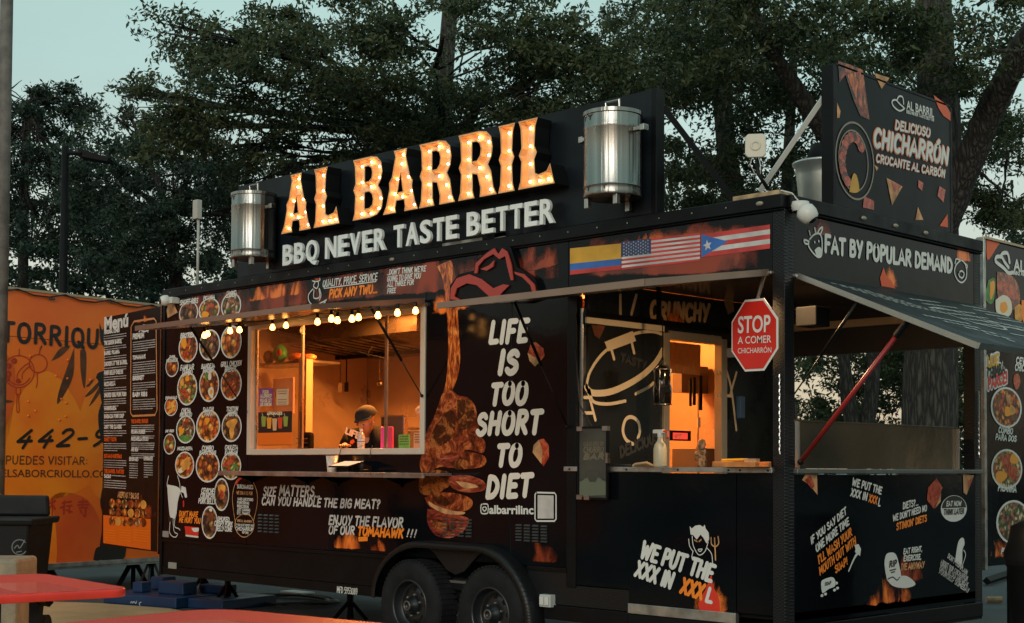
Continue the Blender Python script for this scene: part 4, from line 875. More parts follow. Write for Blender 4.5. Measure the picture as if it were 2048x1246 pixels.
hat.build('hat_emblem', mat('red_emblem_face', (.34, .035, .025), .3), T, bev=.001)
mb = MB(); mb.prism([S.pt(*S.uv(*p), .0) for p in [(908, 604), (908, 572), (925, 550), (956, 542), (962, 520), (1000, 492), (1030, 496), (1042, 535), (1078, 558), (1090, 596), (1060, 606)][::-1]], S.N * .045); mb.build('hat_emblem_back', M['black'], T)

# ================================================================= PRINTS ON THE END
c = [(1652, 509), (1903, 545), (1652, 473)]
lettering(E, 'FAT BY POPULAR DEMAND', (1649, 503), (1903, 545), (1649, 472), M['white'], T, wt=.11, slant=.02, gap=.14, jit=.03)
sline(E, [[(1617, 480), (1616, 492), (1624, 505), (1634, 514), (1641, 512), (1643, 498), (1642, 476), (1636, 467), (1626, 470), (1617, 480)], [(1615, 482), (1607, 480), (1609, 487), (1616, 488)], [(1640, 468), (1644, 455), (1638, 458), (1634, 466)], [(1619, 470), (1617, 462)], [(1630, 466), (1628, 456)]], .006, M['white'], T)
spoly(E, [(1628, 500), (1636, 494), (1642, 498), (1641, 511), (1634, 514)], M['white'], T, smooth_=True)
sline(E, [[(1628, 484), (1628.5, 485)], [(1636, 482), (1636.5, 483)]], .007, M['white'], T)
sline(E, [[(1921, 520), (1911, 530), (1908, 545), (1914, 560), (1923, 565), (1931, 556), (1932, 540), (1928, 526), (1921, 520)], [(1909, 527), (1911, 518), (1918, 520)], [(1927, 526), (1933, 531), (1932, 538)], [(1917, 545), (1922, 542), (1927, 548), (1923, 556), (1917, 552), (1917, 545)]], .006, M['white'], T)
decal(E, [(1752, 570), (1800, 580), (1800, 530), (1752, 520)], M['flameA'], T); decal(E, [(1905, 520), (1948, 530), (1948, 470), (1905, 460)], M['flameA'], T); decal(E, [(1592, 470), (1680, 480), (1680, 410), (1592, 400)], M['flameB'], T)
spoly(E, [(1762, 572), (1759, 556), (1766, 535), (1772, 552), (1782, 562), (1790, 577)], M['redor'], T, n=.004, name='flame_print')
def et(t, p0, p1, pt, m='white', **k): lettering(E, t, p0, p1, pt, M[m], T, **{'wt': .1, **k})
et('WE PUT THE', (1703, 970), (1761, 988), (1704, 956)); et('XXX IN', (1700, 991), (1732, 1001), (1702, 977)); et('XXX', (1736, 1003), (1752, 1008), (1738, 989), 'orange'); et('L', (1755, 1011), (1759, 1012), (1757, 997))
et('IF YOU SAY DIET', (1622, 1088), (1692, 1027), (1619, 1076)); et('ONE MORE TIME', (1632, 1104), (1697, 1048), (1628, 1092)); et("I'LL WASH YOUR", (1637, 1128), (1703, 1070), (1633, 1114), 'orange'); et('MOUTH OUT WITH', (1639, 1150), (1711, 1087), (1636, 1136), 'orange'); et('SOAP!', (1670, 1146), (1694, 1128), (1666, 1134), 'orange')
et('DIETS?...', (1805, 1018), (1835, 1010), (1804, 1006)); et("WE DON'T NEED NO", (1785, 1042), (1852, 1021), (1783, 1031)); et("STINKIN' DIETS", (1792, 1060), (1852, 1042), (1790, 1048), 'orange')
et('EAT RIGHT,', (1806, 1108), (1843, 1102), (1806, 1098)); et('EXERCISE,', (1806, 1122), (1841, 1118), (1806, 1112)); et('DIE ANYWAY', (1801, 1140), (1847, 1135), (1801, 1128), 'toast')
for i, t in enumerate(("DON'T COMPLAIN", 'ABOUT OUR CHICHARRON', "YOU'LL BE OLD AND WEAK", 'YOURSELF SOMEDAY')):
    x0, y0 = (1890 - i * 2 + (4 if i == 0 else 0), 1118 + i * 9 - (3 if i == 0 else 0)); et(t, (x0 - 8 * (i > 0), y0), (1932 + i, 1150 + i * 12), (x0 - 8 * (i > 0) + 3, y0 - 8), 'flagwhite', wt=.09)
V, F = disc_geo(E, 1907, 1017, 26, 26.5, .004); mesh_obj('badge', V, F, M['white'], T)
cc = E.uv(1907, 1017); ra = abs(E.uv(1933, 1017)[0] - E.uv(1881, 1017)[0]) / 2 * .93; rb = abs(E.uv(1907, 1043)[1] - E.uv(1907, 991)[1]) / 2 * .93
mesh_obj('badge_half', [E.pt(cc[0] + ra * math.cos(math.pi * k / 16), cc[1] + .005 + rb * math.sin(math.pi * k / 16), .005) for k in range(17)], [tuple(range(17))], M['ink'], T)
et('EAT NOW', (1891, 1012), (1920, 1011), (1891, 1003), n=.007); et('THINK LATER', (1886, 1029), (1926, 1027), (1886, 1019), 'ink', n=.007)
spoly(E, [(1773, 1160), (1768, 1130), (1771, 1110), (1780, 1105), (1790, 1108), (1796, 1125), (1800, 1158)], M['white'], T, smooth_=True)
spoly(E, [(1773, 1160), (1790, 1154), (1812, 1152), (1830, 1168), (1810, 1176), (1785, 1172)], M['white'], T, n=.005, smooth_=True); et('RIP', (1777, 1134), (1791, 1131), (1777, 1123), 'ink', n=.007); sline(E, [[(1778, 1141), (1790, 1138)], [(1781, 1145), (1788, 1143)], [(1774, 1158), (1784, 1154), (1792, 1160), (1798, 1154)]], .004, M['ink'], T, n=.0065)
spoly(E, [(1641, 1168), (1644, 1160), (1662, 1154), (1669, 1160), (1669, 1172), (1656, 1178), (1644, 1186)], M['white'], T, smooth_=True); et('SOAP', (1648, 1171), (1660, 1168), (1648, 1165), 'ink', n=.007)
for (x, y) in ((1668, 1180), (1643, 1191), (1650, 1188), (1672, 1166), (1674, 1176)): V, F = disc_geo(E, x, y, 3, 3, .004, N_=8); mesh_obj('bubble', V, F, M['white'], T)
sline(E, [[(1696, 1142), (1707, 1117), (1714, 1106)]], .011, M['white'], T, taper=-.5); spoly(E, [(1709, 1104), (1719, 1112), (1721, 1098), (1716, 1088), (1708, 1090), (1710, 1098)], M['white'], T)
spoly(E, [(1909, 1124), (1914, 1090), (1919, 1078), (1926, 1076), (1928, 1088), (1924, 1100), (1922, 1130)], M['white'], T, smooth_=True); sline(E, [[(1926, 1100), (1930, 1110), (1923, 1132)]], .004, M['white'], T)
for pts, m, n in (([(1603, 960), (1612, 945), (1633, 945), (1634, 990), (1618, 970)], 'toast', .004), ([(1608, 960), (1620, 950), (1628, 972), (1622, 978)], 'redmeat', .005), ([(1925, 948), (1947, 950), (1932, 990), (1926, 985)], 'toast', .004), ([(1934, 962), (1944, 955), (1936, 980)], 'redmeat', .005),
    ([(1855, 975), (1872, 956), (1884, 975), (1875, 1000), (1866, 1018), (1853, 1000)], 'redmeat', .004), ([(1868, 1018), (1881, 985), (1880, 1003)], 'toast', .005)):
    spoly(E, pts, M[m], T, n=n, name='food_picture')
decal(E, [(1728, 1214), (1835, 1208), (1835, 1130), (1728, 1130)], M['flameA'], T); decal(E, [(1750, 1175), (1850, 1165), (1850, 1075), (1750, 1075)], M['flameB'], T, n=.003)
decal(E, [(1725, 1215), (1760, 1213), (1760, 1165), (1725, 1165)], M['flameA'], T, n=.0035)

# ================================================================= BULKHEAD PRINT (seen through the porch opening)
cr = M['cream']
def bl_(lines, r, m=cr, n=.004, tp=0.): return sline(B, lines, r, m, T, n=n, taper=tp)
bl_([[(1172, 775), (1180, 742), (1210, 702), (1262, 670), (1300, 663), (1322, 668)]], .012)
bl_([[(1172, 775), (1186, 786), (1225, 782), (1275, 757), (1308, 728), (1325, 700)]], .024); bl_([[(1178, 780), (1186, 803), (1215, 808), (1250, 802)]], .012)
spoly(B, [(1208, 684), (1264, 662), (1271, 682), (1215, 703)], cr, T, n=.006, name='print'); bl_([[(1222, 700), (1227, 718)], [(1262, 684), (1267, 706)]], .013, n=.0062)
bl_([[(1172, 770), (1190, 840)], [(1168, 795), (1182, 795)], [(1168, 826), (1184, 826)], [(1270, 788), (1295, 775), (1306, 766)]], .012)
bl_([[(1265, 888), (1252, 880), (1245, 862), (1250, 840), (1262, 834), (1275, 843), (1279, 862), (1275, 876)]], .014)
sbox('header_strip', mat('cream_strip', (.80, .68, .48), .5), T, B, B.uv(1170, 648)[0], B.uv(1325, 660)[0], 2.488, 2.53, .002, .02)  # plain cream trim bar across the bulkhead
sbox('header_bar', M['black'], T, B, B.uv(1166, 640)[0], W_ - .1, 2.533, 2.572, .001, .03)
lettering(B, 'TASTY', (1240, 722), (1290, 738), (1242, 708), M['greyp'], T, wt=.12, slant=0); lettering(B, 'DELICIOUS', (1240, 915), (1316, 882), (1238, 895), M['greyp'], T, wt=.12)
lettering(B, 'CRUNCHY', (1300, 637), (1416, 642), (1302, 604), mat('amber_lettering', (.55, .33, .14), .4), T, wt=.12, slant=.1, jit=.04)
decal(B, [(1320, 650), (1385, 655), (1375, 580), (1320, 580)], M['flameA'], T, n=.006)
bl_([[(1240, 590), (1240, 630)], [(1272, 590), (1262, 628)]], .014, mat('dim_cream', (.5, .38, .22), .4))
bl_([[(1442, 700), (1452, 740), (1462, 780), (1472, 860)], [(1436, 745), (1452, 743)], [(1436, 790), (1462, 792)], [(1460, 788), (1472, 745)]], .012)
spoly(B, [(1446, 600), (1464, 596), (1468, 622), (1455, 630)], M['toast'], T, name='food_picture'); spoly(B, [(1182, 650), (1210, 652), (1198, 678), (1188, 672)], M['brownmeat'], T, name='food_picture', n=.005)
# ================================================================= ROOFTOP SIGN
sg = thing('rooftop_sign', 'long black roof sign with lit orange marquee letters and white raised tagline', 'sign', (-3.5, 0, 3.19))
SB = Surf((0, 0.0, 0), (1, 0, 0)); SL = Surf((0, -.17, 0), (1, 0, 0)); ST = Surf((0, -.10, 0), (1, 0, 0))
x0, x1 = SB.uv(476, 450)[0], SB.uv(1303, 300)[0]; zt = 4.055
mb = MB(); xs_ = np.linspace(x0, x1, 5)
for i in range(4): sbox('board_panel', M['sign'], sg, SB, xs_[i] + .0015, xs_[i + 1] - .0015, 3.20, zt, -.06, 0)
mb = MB(); mb.box(x1 + .001, x1 + .045, -.003, .085, 3.195, zt + .004); mb.box(x0 - .02, x1, .061, .085, 3.2, 3.25); mb.box(x0 - .02, x1, .061, .085, zt - .05, zt)
for x in xs_[:-1]: mb.box(x - .02, x + .02, .061, .09, 3.25, zt - .05)
mb.build('board_frame', M['black'], sg, bev=.003)
for xx in (x1 + .02, x0 + .05, -3.4):
    mb = MB(); mb.tube([(xx, .09, zt - .1), (xx + .0, 1.25, 3.2)], .03, 4); mb.build('brace', mat('dark_brace_metal', (.03, .033, .036), .4, metal=.3) if 'dark_brace_metal' not in bpy.data.materials else bpy.data.materials['dark_brace_metal'], sg)
LEFT = [(0, 1), (.04, .88), (.055, .6), (.01, .5), (.055, .4), (.04, .12)]
LETTERS = {
 'I': (.34, [(0, 0), (.34, 0), (.30, .12), (.285, .40), (.33, .5), (.285, .6), (.30, .88), (.34, 1)] + LEFT, [], [(.17, .1), (.17, .36), (.17, .62), (.17, .88)]),
 'L': (.64, [(0, 0), (.64, 0), (.60, .14), (.56, .30), (.50, .20), (.36, .17), (.30, .2), (.285, .4), (.33, .5), (.285, .6), (.30, .88), (.34, 1)] + LEFT, [], [(.17, .1), (.17, .36), (.17, .62), (.17, .88), (.34, .09), (.49, .09)]),
 'A': (.80, [(0, 0), (.30, 0), (.285, .08), (.31, .19), (.48, .19), (.505, .08), (.49, 0), (.80, 0), (.73, .14), (.66, .38), (.675, .47), (.61, .56), (.52, .88), (.54, 1), (.24, 1), (.275, .9), (.20, .58), (.135, .5), (.145, .4), (.075, .14)], [[(.335, .32), (.455, .32), (.395, .62)]], [(.14, .09), (.21, .32), (.27, .55), (.37, .78), (.66, .09), (.59, .32), (.52, .55), (.40, .92), (.39, .25)]),
 'B': (.68, [(0, 0), (.40, 0), (.55, .03), (.65, .12), (.68, .27), (.64, .40), (.57, .5), (.63, .59), (.66, .72), (.63, .88), (.54, .97), (.40, 1)] + LEFT, [[(.27, .60), (.36, .60), (.42, .65), (.43, .74), (.41, .81), (.35, .85), (.27, .85)], [(.27, .16), (.37, .16), (.44, .21), (.455, .29), (.43, .38), (.37, .43), (.27, .43)]], [(.15, .1), (.15, .36), (.15, .62), (.15, .88), (.36, .92), (.54, .82), (.36, .515), (.54, .64), (.57, .3), (.36, .08), (.53, .14)]),
 'R': (.74, [(0, 0), (.32, 0), (.285, .12), (.28, .37), (.37, .35), (.43, .14), (.42, 0), (.74, 0), (.68, .12), (.635, .36), (.575, .47), (.64, .58), (.66, .72), (.63, .88), (.54, .97), (.40, 1)] + LEFT, [[(.27, .56), (.36, .56), (.42, .63), (.435, .73), (.41, .81), (.35, .85), (.27, .85)]], [(.15, .1), (.15, .36), (.15, .62), (.15, .88), (.36, .92), (.54, .82), (.54, .62), (.37, .46), (.51, .3), (.58, .1)]),
}
def subdiv_curve(P, corners):
    return P
def inset(P, t):
    n = len(P); out = []
    for i in range(n):
        a, b, c = P[i - 1], P[i], P[(i + 1) % n]
        d1 = ((b[0] - a[0]), (b[1] - a[1])); l = math.hypot(*d1); d1 = (d1[0] / l, d1[1] / l)
        d2 = ((c[0] - b[0]), (c[1] - b[1])); l = math.hypot(*d2); d2 = (d2[0] / l, d2[1] / l)
        n1 = (-d1[1], d1[0]); n2 = (-d2[1], d2[0]); m = (n1[0] + n2[0], n1[1] + n2[1]); k = 1 + n1[0] * n2[0] + n1[1] * n2[1]; k = max(k, .5)
        out.append((b[0] + m[0] / k * t, b[1] + m[1] / k * t))
    return out
def fill_region(outer, holes, S_, n):
    bm = bmesh.new(); edges = []
    for loop in [outer] + holes:
        vs = [bm.verts.new(S_.pt(u, v, n)) for u, v in loop]
        for i in range(len(vs)): edges.append(bm.edges.new((vs[i], vs[(i + 1) % len(vs)])))
    bmesh.ops.triangle_fill(bm, use_beauty=True, use_dissolve=False, edges=edges)
    bm.verts.index_update(); V = [v.co.copy() for v in bm.verts]; F = [tuple(v.index for v in f.verts) for f in bm.faces]; bm.free(); return V, F
bulb_v, bulb_f = None, None
bmb = MB(); bmb.sphere((0, 0, 0), .0135, 10); bulb_me = None
def marquee(ch, px0, px1, ybase0, ytop0, yb1):
    global bulb_me
    a = SL.uv(px0, ybase0); b = SL.uv(px1, yb1); t = SL.uv(px0, ytop0)
    z0 = LZ0; h = LZ1 - LZ0; w, out, holes, bulbs = LETTERS[ch]; kx = (b[0] - a[0]) / w
    tr = lambda P: [(a[0] + x * kx, z0 + y * h) for x, y in P]
    O = tr(out); H = [tr(q) for q in holes]; H = [q if sum(q[i][0] * q[(i + 1) % len(q)][1] - q[(i + 1) % len(q)][0] * q[i][1] for i in range(len(q))) > 0 else q[::-1] for q in H]
    rim = .010; I = inset(O, rim); HI = [inset(q, -rim) for q in H]
    I2 = inset(O, rim + .012); HI2 = [inset(q, -rim - .012) for q in H]
    L_o = bpy.data.objects.new('marquee_letter', None)
    d = -.05
    V, F = fill_region(I2, HI2, SL, d); face = mesh_obj('marquee_letter', V, F, M['letterface'], sg, label=None)
    mb = MB()
    def loopstrip(P, Q, np_, nq):
        n = len(P); V = [SL.pt(u, v, np_) for u, v in P] + [SL.pt(u, v, nq) for u, v in Q]
        mb.add(V, [(i, (i + 1) % n, n + (i + 1) % n, n + i) for i in range(n)])
    for P, Q, Q2 in [(O, I, I2)] + list(zip(H, HI, HI2)):
        loopstrip(P, Q, 0, 0); loopstrip(Q, Q2, -.001, d)
    mb.build('letter_rim', M['letterrim'], face)
    mb = MB()
    for P in [O] + H: loopstrip(P, P, -.001, -.15)
    V, F = fill_region(O, H, SL, -.15); mb.add(V, F); mb.build('letter_return', M['blackm'], face)
    for (x, y) in bulbs:
        c = SL.pt(a[0] + x * kx, z0 + y * h, d + .022)
        if bulb_me is None:
            s_ = MB(); s_.sphere((0, 0, 0), .009, 10); bo = s_.build('bulb', M['marqbulb'], None, smooth=True); bulb_me = bo.data; bpy.data.objects.remove(bo)
        o = bpy.data.objects.new('bulb', bulb_me); link(o); o.parent = face; o.location = c - BASE[sg.name]
LZ1 = (SL.uv(1060, 238)[1] + SL.uv(600, 346)[1]) / 2; LZ0 = (SL.uv(1040, 379)[1] + SL.uv(570, 467)[1]) / 2
for ch, pa, pb in (('A', 563, 622), ('L', 627.5, 679), ('B', 705.5, 766), ('A', 766, 836), ('R', 838, 910), ('R', 916, 993), ('I', 996, 1029), ('L', 1036, 1109)):
    marquee(ch, pa, pb, LZ0 and 420, 400, 420)
# raised tagline, one mesh per letter
p0, p1 = ST.uv(563, 528), ST.uv(1110, 446); tz0, tz1 = (p0[1] + p1[1]) / 2, (ST.uv(563, 487)[1] + ST.uv(1110, 396)[1]) / 2
txt = 'BBQ NEVER TASTE BETTER'; adv = {'B': .69, 'Q': .79, 'N': .75, 'E': .63, 'V': .68, 'R': .69, 'T': .62, 'A': .70, 'S': .64, ' ': .33}
tot = sum(adv[c] for c in txt); cur = p0[0]; kx = (p1[0] - p0[0]) / tot
tm = mat('white_raised_letter', (.72, .76, .74), .45)
for ch in txt:
    w = adv[ch] * kx
    if ch != ' ':
        V, F, fx0_, fx1_, fy0, fy1 = font_mesh(ch, .025, .5)
        lw = w * .84; W = [ST.pt(cur + w * .08 + (v[0] - fx0_) / (fx1_ - fx0_) * lw, tz0 + (v[1] + (0.0 if ch != 'Q' else 0)) / .73 * (tz1 - tz0), (v[2] - .5) * .026) for v in V]
        mesh_obj('raised_letter', W, F, tm, sg)
    cur += w
# barrels
def barrel(px, name_label, ztop, zbot, r, side):
    c = (at_y(px, 400, -.2).x, 0); b = thing('steel_barrel', name_label, 'barrel', (c[0], -.24, zbot), group='steel barrels on the roof sign')
    h = ztop - zbot; o = Vector((c[0], -.20, zbot))
    mb = MB(); pr = [(0, .0), (r, .0), (r * 1.02, .01), (r, .03), (r, h * .10), (r * 1.018, h * .115), (r, h * .13), (r, h * .79), (r * 1.018, h * .81), (r, h * .83), (r, h - .03), (r * 1.04, h - .025), (r * 1.04, h), (0, h + .004)]
    mb.lathe(o, pr, 40); mb.build('barrel_body', M['steel'], b, smooth=True)
    b.children[0].data.set_sharp_from_angle(angle=R(35))
    for s in (-1, 1):
        mb = MB(); x = o.x + s * r; zz = o.z + h * .76
        mb.box(x + (0 if s > 0 else -.09), x + (.09 if s > 0 else 0), o.y - .02, o.y + .02, zz - .015, zz + .015); mb.box(x + (.06 if s > 0 else -.10), x + (.10 if s > 0 else -.06), o.y - .026, o.y + .026, zz - .022, zz + .022); mb.build('side_handle', M['fitting'], b, bev=.004)
    mb = MB(); mb.tube([(o.x - .06, o.y, ztop), (o.x - .06, o.y, ztop + .085), (o.x + .06, o.y, ztop + .085), (o.x + .06, o.y, ztop)], .011, 8); mb.build('lid_handle', M['fitting'], b)
    for k in range(3):
        th = R(-150 + 60 * k * 1.0); th = R([-140, -40, 90][k]); mb = MB(); q = o + Vector((r * .86 * math.cos(th), r * .86 * math.sin(th), 0)); mb.box(q.x - .018, q.x + .018, q.y - .018, q.y + .018, q.z - .07, q.z + .0); mb.build('leg', M['fitting'], b, bev=.003)
    # cut-out cattle marks
    mb = MB()
    for (ang, zz) in ((-105, h * .18 - .05), (-65, h * .18 - .05), (-128, h * .18 - .05), (-100, h * .92), (-120, h * .92)):
        th = R(ang); n_ = Vector((math.cos(th), math.sin(th), 0)); t_ = Vector((-n_.y, n_.x, 0)); cc_ = o + n_ * (r + .0015) + Vector((0, 0, zz))
        for pts in ([(-.03, .018), (-.012, .008), (0, .01), (.012, .008), (.03, .018), (.016, -.0), (.007, -.004), (.004, -.025), (-.004, -.025), (-.007, -.004), (-.016, 0)],):
            mb.add([cc_ + t_ * u + Vector((0, 0, v)) for u, v in pts], [tuple(range(len(pts)))])
    mb.build('cattle_mark', M['ink'], b)
    return b
zt1 = SB.uv(1222, 226)[1]; zb1 = SB.uv(1222, 400)[1]
BZ1 = (at_y(1225, 226, -.2).z + at_y(508, 390, -.2).z) / 2; BZ0 = (at_y(1225, 397, -.2).z + at_y(508, 518, -.2).z) / 2
barrel(1225, 'shiny steel barrel after the last marquee letter, nearest the porch corner', BZ1, BZ0, .197, 1)
lb = barrel(508, 'shiny steel barrel before the first marquee letter at the far end', BZ1, BZ0, .197, -1)
# ================================================================= CORNER BILLBOARD ON THE ROOF
bb = thing('roof_billboard', 'black pork crackling billboard standing on the end of the roof', 'billboard', (0, 1.3, 3.19))
BB = Surf((.0, 0, 0), (0, 1, 0)); u0, u1 = BB.uv(1672, 300)[0], BB.uv(1900, 300)[0]; zT = 4.13
bm_ = mat('billboard_print', (.003, .0038, .005), .3, spec=.14, var=.3, rvar=.05)
mesh_obj('board', [BB.pt(u, v, n) for u in (u0, u1) for v in (3.2, zT) for n in (-.05, 0)], [(0, 1, 3, 2), (4, 6, 7, 5), (0, 4, 5, 1), (2, 3, 7, 6), (0, 2, 6, 4), (1, 5, 7, 3)], bm_, bb)
mb = MB(); mb.sbox(BB, u0 - .035, u0 - .001, 3.19, zT + .005, -.09, .004); mb.sbox(BB, u1 + .001, u1 + .03, 3.19, zT + .005, -.09, .004); mb.sbox(BB, u0, u1, zT + .001, zT + .02, -.08, .004); mb.build('board_frame', M['black'], bb, bev=.003)
pa = BB.pt(u0 - .01, 3.93, -.09); pb = at_x(1522, 380, -.55); pb = Vector((-.95, u0 + .02, 3.20))
pb = on_plane(1520, 382, (0, u0, 0), (0, 1, 0))
mb = MB(); mb.tube([pa, pb], .022, 4); mb.build('brace', mat('white_brace', (.55, .55, .5), .4), bb)
def bt(t, p0, p1, pt, m, **k): return lettering(BB, t, p0, p1, pt, m, bb, **k)
ho = mat('pink_orange_outline', (.75, .22, .10), .4)
for (t, p0, p1, pt, w) in (('DELICIOSO', (1789, 258), (1858, 274), (1789, 241), .09), ('CHICHARRÓN', (1746, 291), (1894, 328), (1747, 258), .10), ('CROCANTE AL CARBÓN', (1751, 324), (1888, 355), (1752, 309), .085)):
    bt(t, p0, p1, pt, ho, n=.003, wt=w * 1.45, jit=.02); bt(t, p0, p1, pt, M['white'], n=.0065, wt=w, jit=.02)
font_on(BB, 'AL BARRIL', (1812, 218), (1867, 235), (1812, 200), M['white'], bb, bold=.02); bt('BBQ NEVER TASTE BETTER', (1812, 226), (1867, 243), (1812, 220), M['white'], wt=.09, slant=0)
sline(BB, [[(1808, 217), (1798, 222), (1786, 213), (1783, 203), (1790, 200), (1798, 208), (1806, 215)], [(1792, 201), (1797, 193), (1804, 195), (1806, 208)]], .006, M['white'], bb)
for pts, m, n in (([(1675, 122), (1700, 130), (1725, 140), (1730, 180), (1738, 240), (1720, 232), (1706, 200), (1690, 150), (1678, 165)], 'steak', .004), ([(1693, 150), (1720, 142), (1728, 190), (1734, 236), (1714, 205)], 'bone', .005), ([(1747, 146), (1778, 156), (1762, 178)], 'toast', .004), ([(1772, 356), (1784, 362), (1804, 373), (1783, 411)], 'toast', .004), ([(1780, 362), (1802, 372), (1788, 384)], 'redmeat', .005), ([(1727, 392), (1747, 402), (1747, 420), (1725, 415)], 'redmeat', .004), ([(1836, 360), (1846, 366), (1843, 382), (1835, 374)], 'redmeat', .004), ([(1878, 372), (1890, 380), (1886, 405), (1874, 392)], 'redmeat', .004), ([(1835, 414), (1846, 440), (1830, 440)], 'toast', .004), ([(1748, 330), (1756, 336), (1752, 342)], 'toast', .004), ([(1878, 452), (1894, 428), (1895, 455)], 'redor', .004), ([(1866, 190), (1890, 208), (1900, 226), (1900, 242), (1886, 232), (1876, 216)], 'redor', .004), ([(1673, 205), (1680, 222), (1678, 236), (1673, 236)], 'toast', .004)):
    spoly(BB, pts, M[m], bb, n=n, name='food_picture')
for (rx, ry, r0, m, n, cx, cy) in ((39, 78, .95, 'trim', .005, 1709, 322), (30, 62, .95, 'trim', .0052, 1706, 322)):
    V, F = disc_geo(BB, cx, cy, rx, ry, n, r0, 40); mesh_obj('barrel_picture', V, F, mat('grey_line_print', (.22, .19, .14), .4) if 'grey_line_print' not in bpy.data.materials else bpy.data.materials['grey_line_print'], bb)
for k in range(13):
    a_ = R(35 + k * 17); V, F = disc_geo(BB, 1704 + 21 * math.cos(a_), 322 - 48 * math.sin(a_), 7, 11, .0056 + .0002 * k, N_=9); mesh_obj('food_picture', V, F, M['steak' if k % 2 else 'redmeat'], bb)
spoly(BB, [(1697, 384), (1704, 350), (1712, 352), (1717, 380), (1708, 386)], M['yellow'], bb, n=.0064, smooth_=True, name='flame_print')

# ================================================================= ROOF EQUIPMENT
rv = thing('roof_exhaust_bell', 'silver bell shaped roof exhaust behind the corner billboard', 'roof vent', (-.75, 1.25, 3.17)); 
c = on_plane(1650, 380, (-.7, 0, 0), (1, 0, 0)); c.z = 3.17; rr = .21
rv.location = c; BASE[rv.name] = c.copy()
mb = MB(); mb.lathe(c, [(.0, .10), (.12, .10), (.15, .14), (.19, .26), (rr, .46), (rr + .01, .53), (rr + .03, .545), (rr + .03, .56), (rr, .56), (rr - .02, .5)], 36); mb.build('bell', mat('spun_aluminium', (.55, .57, .53), .38, metal=.8, rvar=.1), rv, smooth=True)
mb = MB(); mb.lathe(c, [(.0, .0), (.17, .0), (.17, .03), (.10, .035), (.10, .1)], 24); mb.build('curb', M['trim'], rv, smooth=True)
mb = MB(); mb.lathe(c, [(.12, .56), (.13, .62), (.10, .70), (0, .72)], 24); mb.build('motor_cover', M['blackm'], rv, smooth=True)
wa = thing('wifi_antenna', 'square cream antenna panel on a bent black pole at the roof corner', 'antenna', (0, 0, 3.2))
pc = at_y(1511, 292, .12); wa.location = (pc.x, .12, 3.2); BASE[wa.name] = Vector((pc.x, .12, 3.2))
k = 2860 / 9.2; w = 21 / k; h_ = 24 / k
fw = (CAM - pc); fw.z = 0; fw.normalize(); WS = Surf(pc, Vector((-fw.y, fw.x, 0)))
mb = MB(); e = .02
mb.prism([WS.pt(u, v, -.012) for u, v in ((-w, -h_ + e), (-w + e, -h_), (w - e, -h_), (w, -h_ + e), (w, h_ - e), (w - e, h_), (-w + e, h_), (-w, h_ - e))], WS.N * .03); mb.build('panel', mat('cream_plastic', (.52, .48, .38), .45), wa, bev=.005)
V = []; mb = MB()
for q, nn_ in ((.036, .019), (.032, .023), (.022, .023), (.018, .019)):
    for k_ in range(20): V.append(WS.pt(q * math.cos(k_ * math.pi / 10), q * math.sin(k_ * math.pi / 10), nn_))
mb.add(V, [(r_ * 20 + i, r_ * 20 + (i + 1) % 20, (r_ + 1) * 20 + (i + 1) % 20, (r_ + 1) * 20 + i) for r_ in range(3) for i in range(20)]); mb.build('panel_ring', bpy.data.materials['cream_plastic'], wa, smooth=True)
pb_ = at_y(1536, 378, .15); pm_ = at_y(1515, 345, .12)
mb = MB(); mb.tube([WS.pt(.02, -h_, .0), pm_, pb_], .013, 8); mb.build('pole', M['black'], wa, smooth=True)
mb = MB(); mb.tube([WS.pt(-.02, -h_, .01), at_y(1500, 328, .1), at_y(1510, 348, .1)], .003, 5); mb.tube([WS.pt(.02, -h_, .01), at_y(1521, 330, .1), at_y(1521, 348, .1)], .003, 5); mb.build('cable', M['plastic_w'], wa, smooth=True)
a_, b2 = at_y(1478, 385, .06), at_y(1575, 373, .06); pl = box('mounting_plank', M['wood'], None, a_.x, b2.x - .02, -.01, .16, 3.193, 3.222, bev=.003); props(pl, 'pale wooden plank lying on the roof corner under the antenna pole', 'plank')
mb = MB(); mb.tube([Vector((b2.x - .1, .06, 3.21)), Vector((b2.x - .02, .02, 3.22)), Vector((.02, .05, 3.2)), Vector((.05, .12, 3.13)), Vector((.06, .14, 3.06))], .005, 6); o = mb.build('antenna_cable', M['plastic_w'], None, smooth=True); props(o, 'thin pale cable looping from the roof plank to the round camera', 'cable')
al = thing('antenna_mast', 'thin pale pole with a grey box at the far end of the trailer roof', 'antenna', (0, 0, 0)); q = at_y(395, 566, .4); al.location = (q.x, .4, 3.19); BASE[al.name] = al.location.copy()
zt_ = at_y(390, 402, .4).z; zb_ = at_y(390, 440, .4).z
mb = MB(); mb.tube([(q.x, .4, 3.19), (q.x, .4, zb_)], .014, 8); mb.build('pole', mat('grey_pole', (.36, .35, .31), .45), al, smooth=True)
mb = MB(); mb.box(q.x - .05, q.x + .035, .36, .42, zb_, zt_); mb.build('box', bpy.data.materials['grey_pole'], al, bev=.006)
mb = MB(); mb.box(q.x - .25, q.x + .2, .3, .5, 3.19, 3.215); mb.build('base_plate', bpy.data.materials['grey_pole'], al)
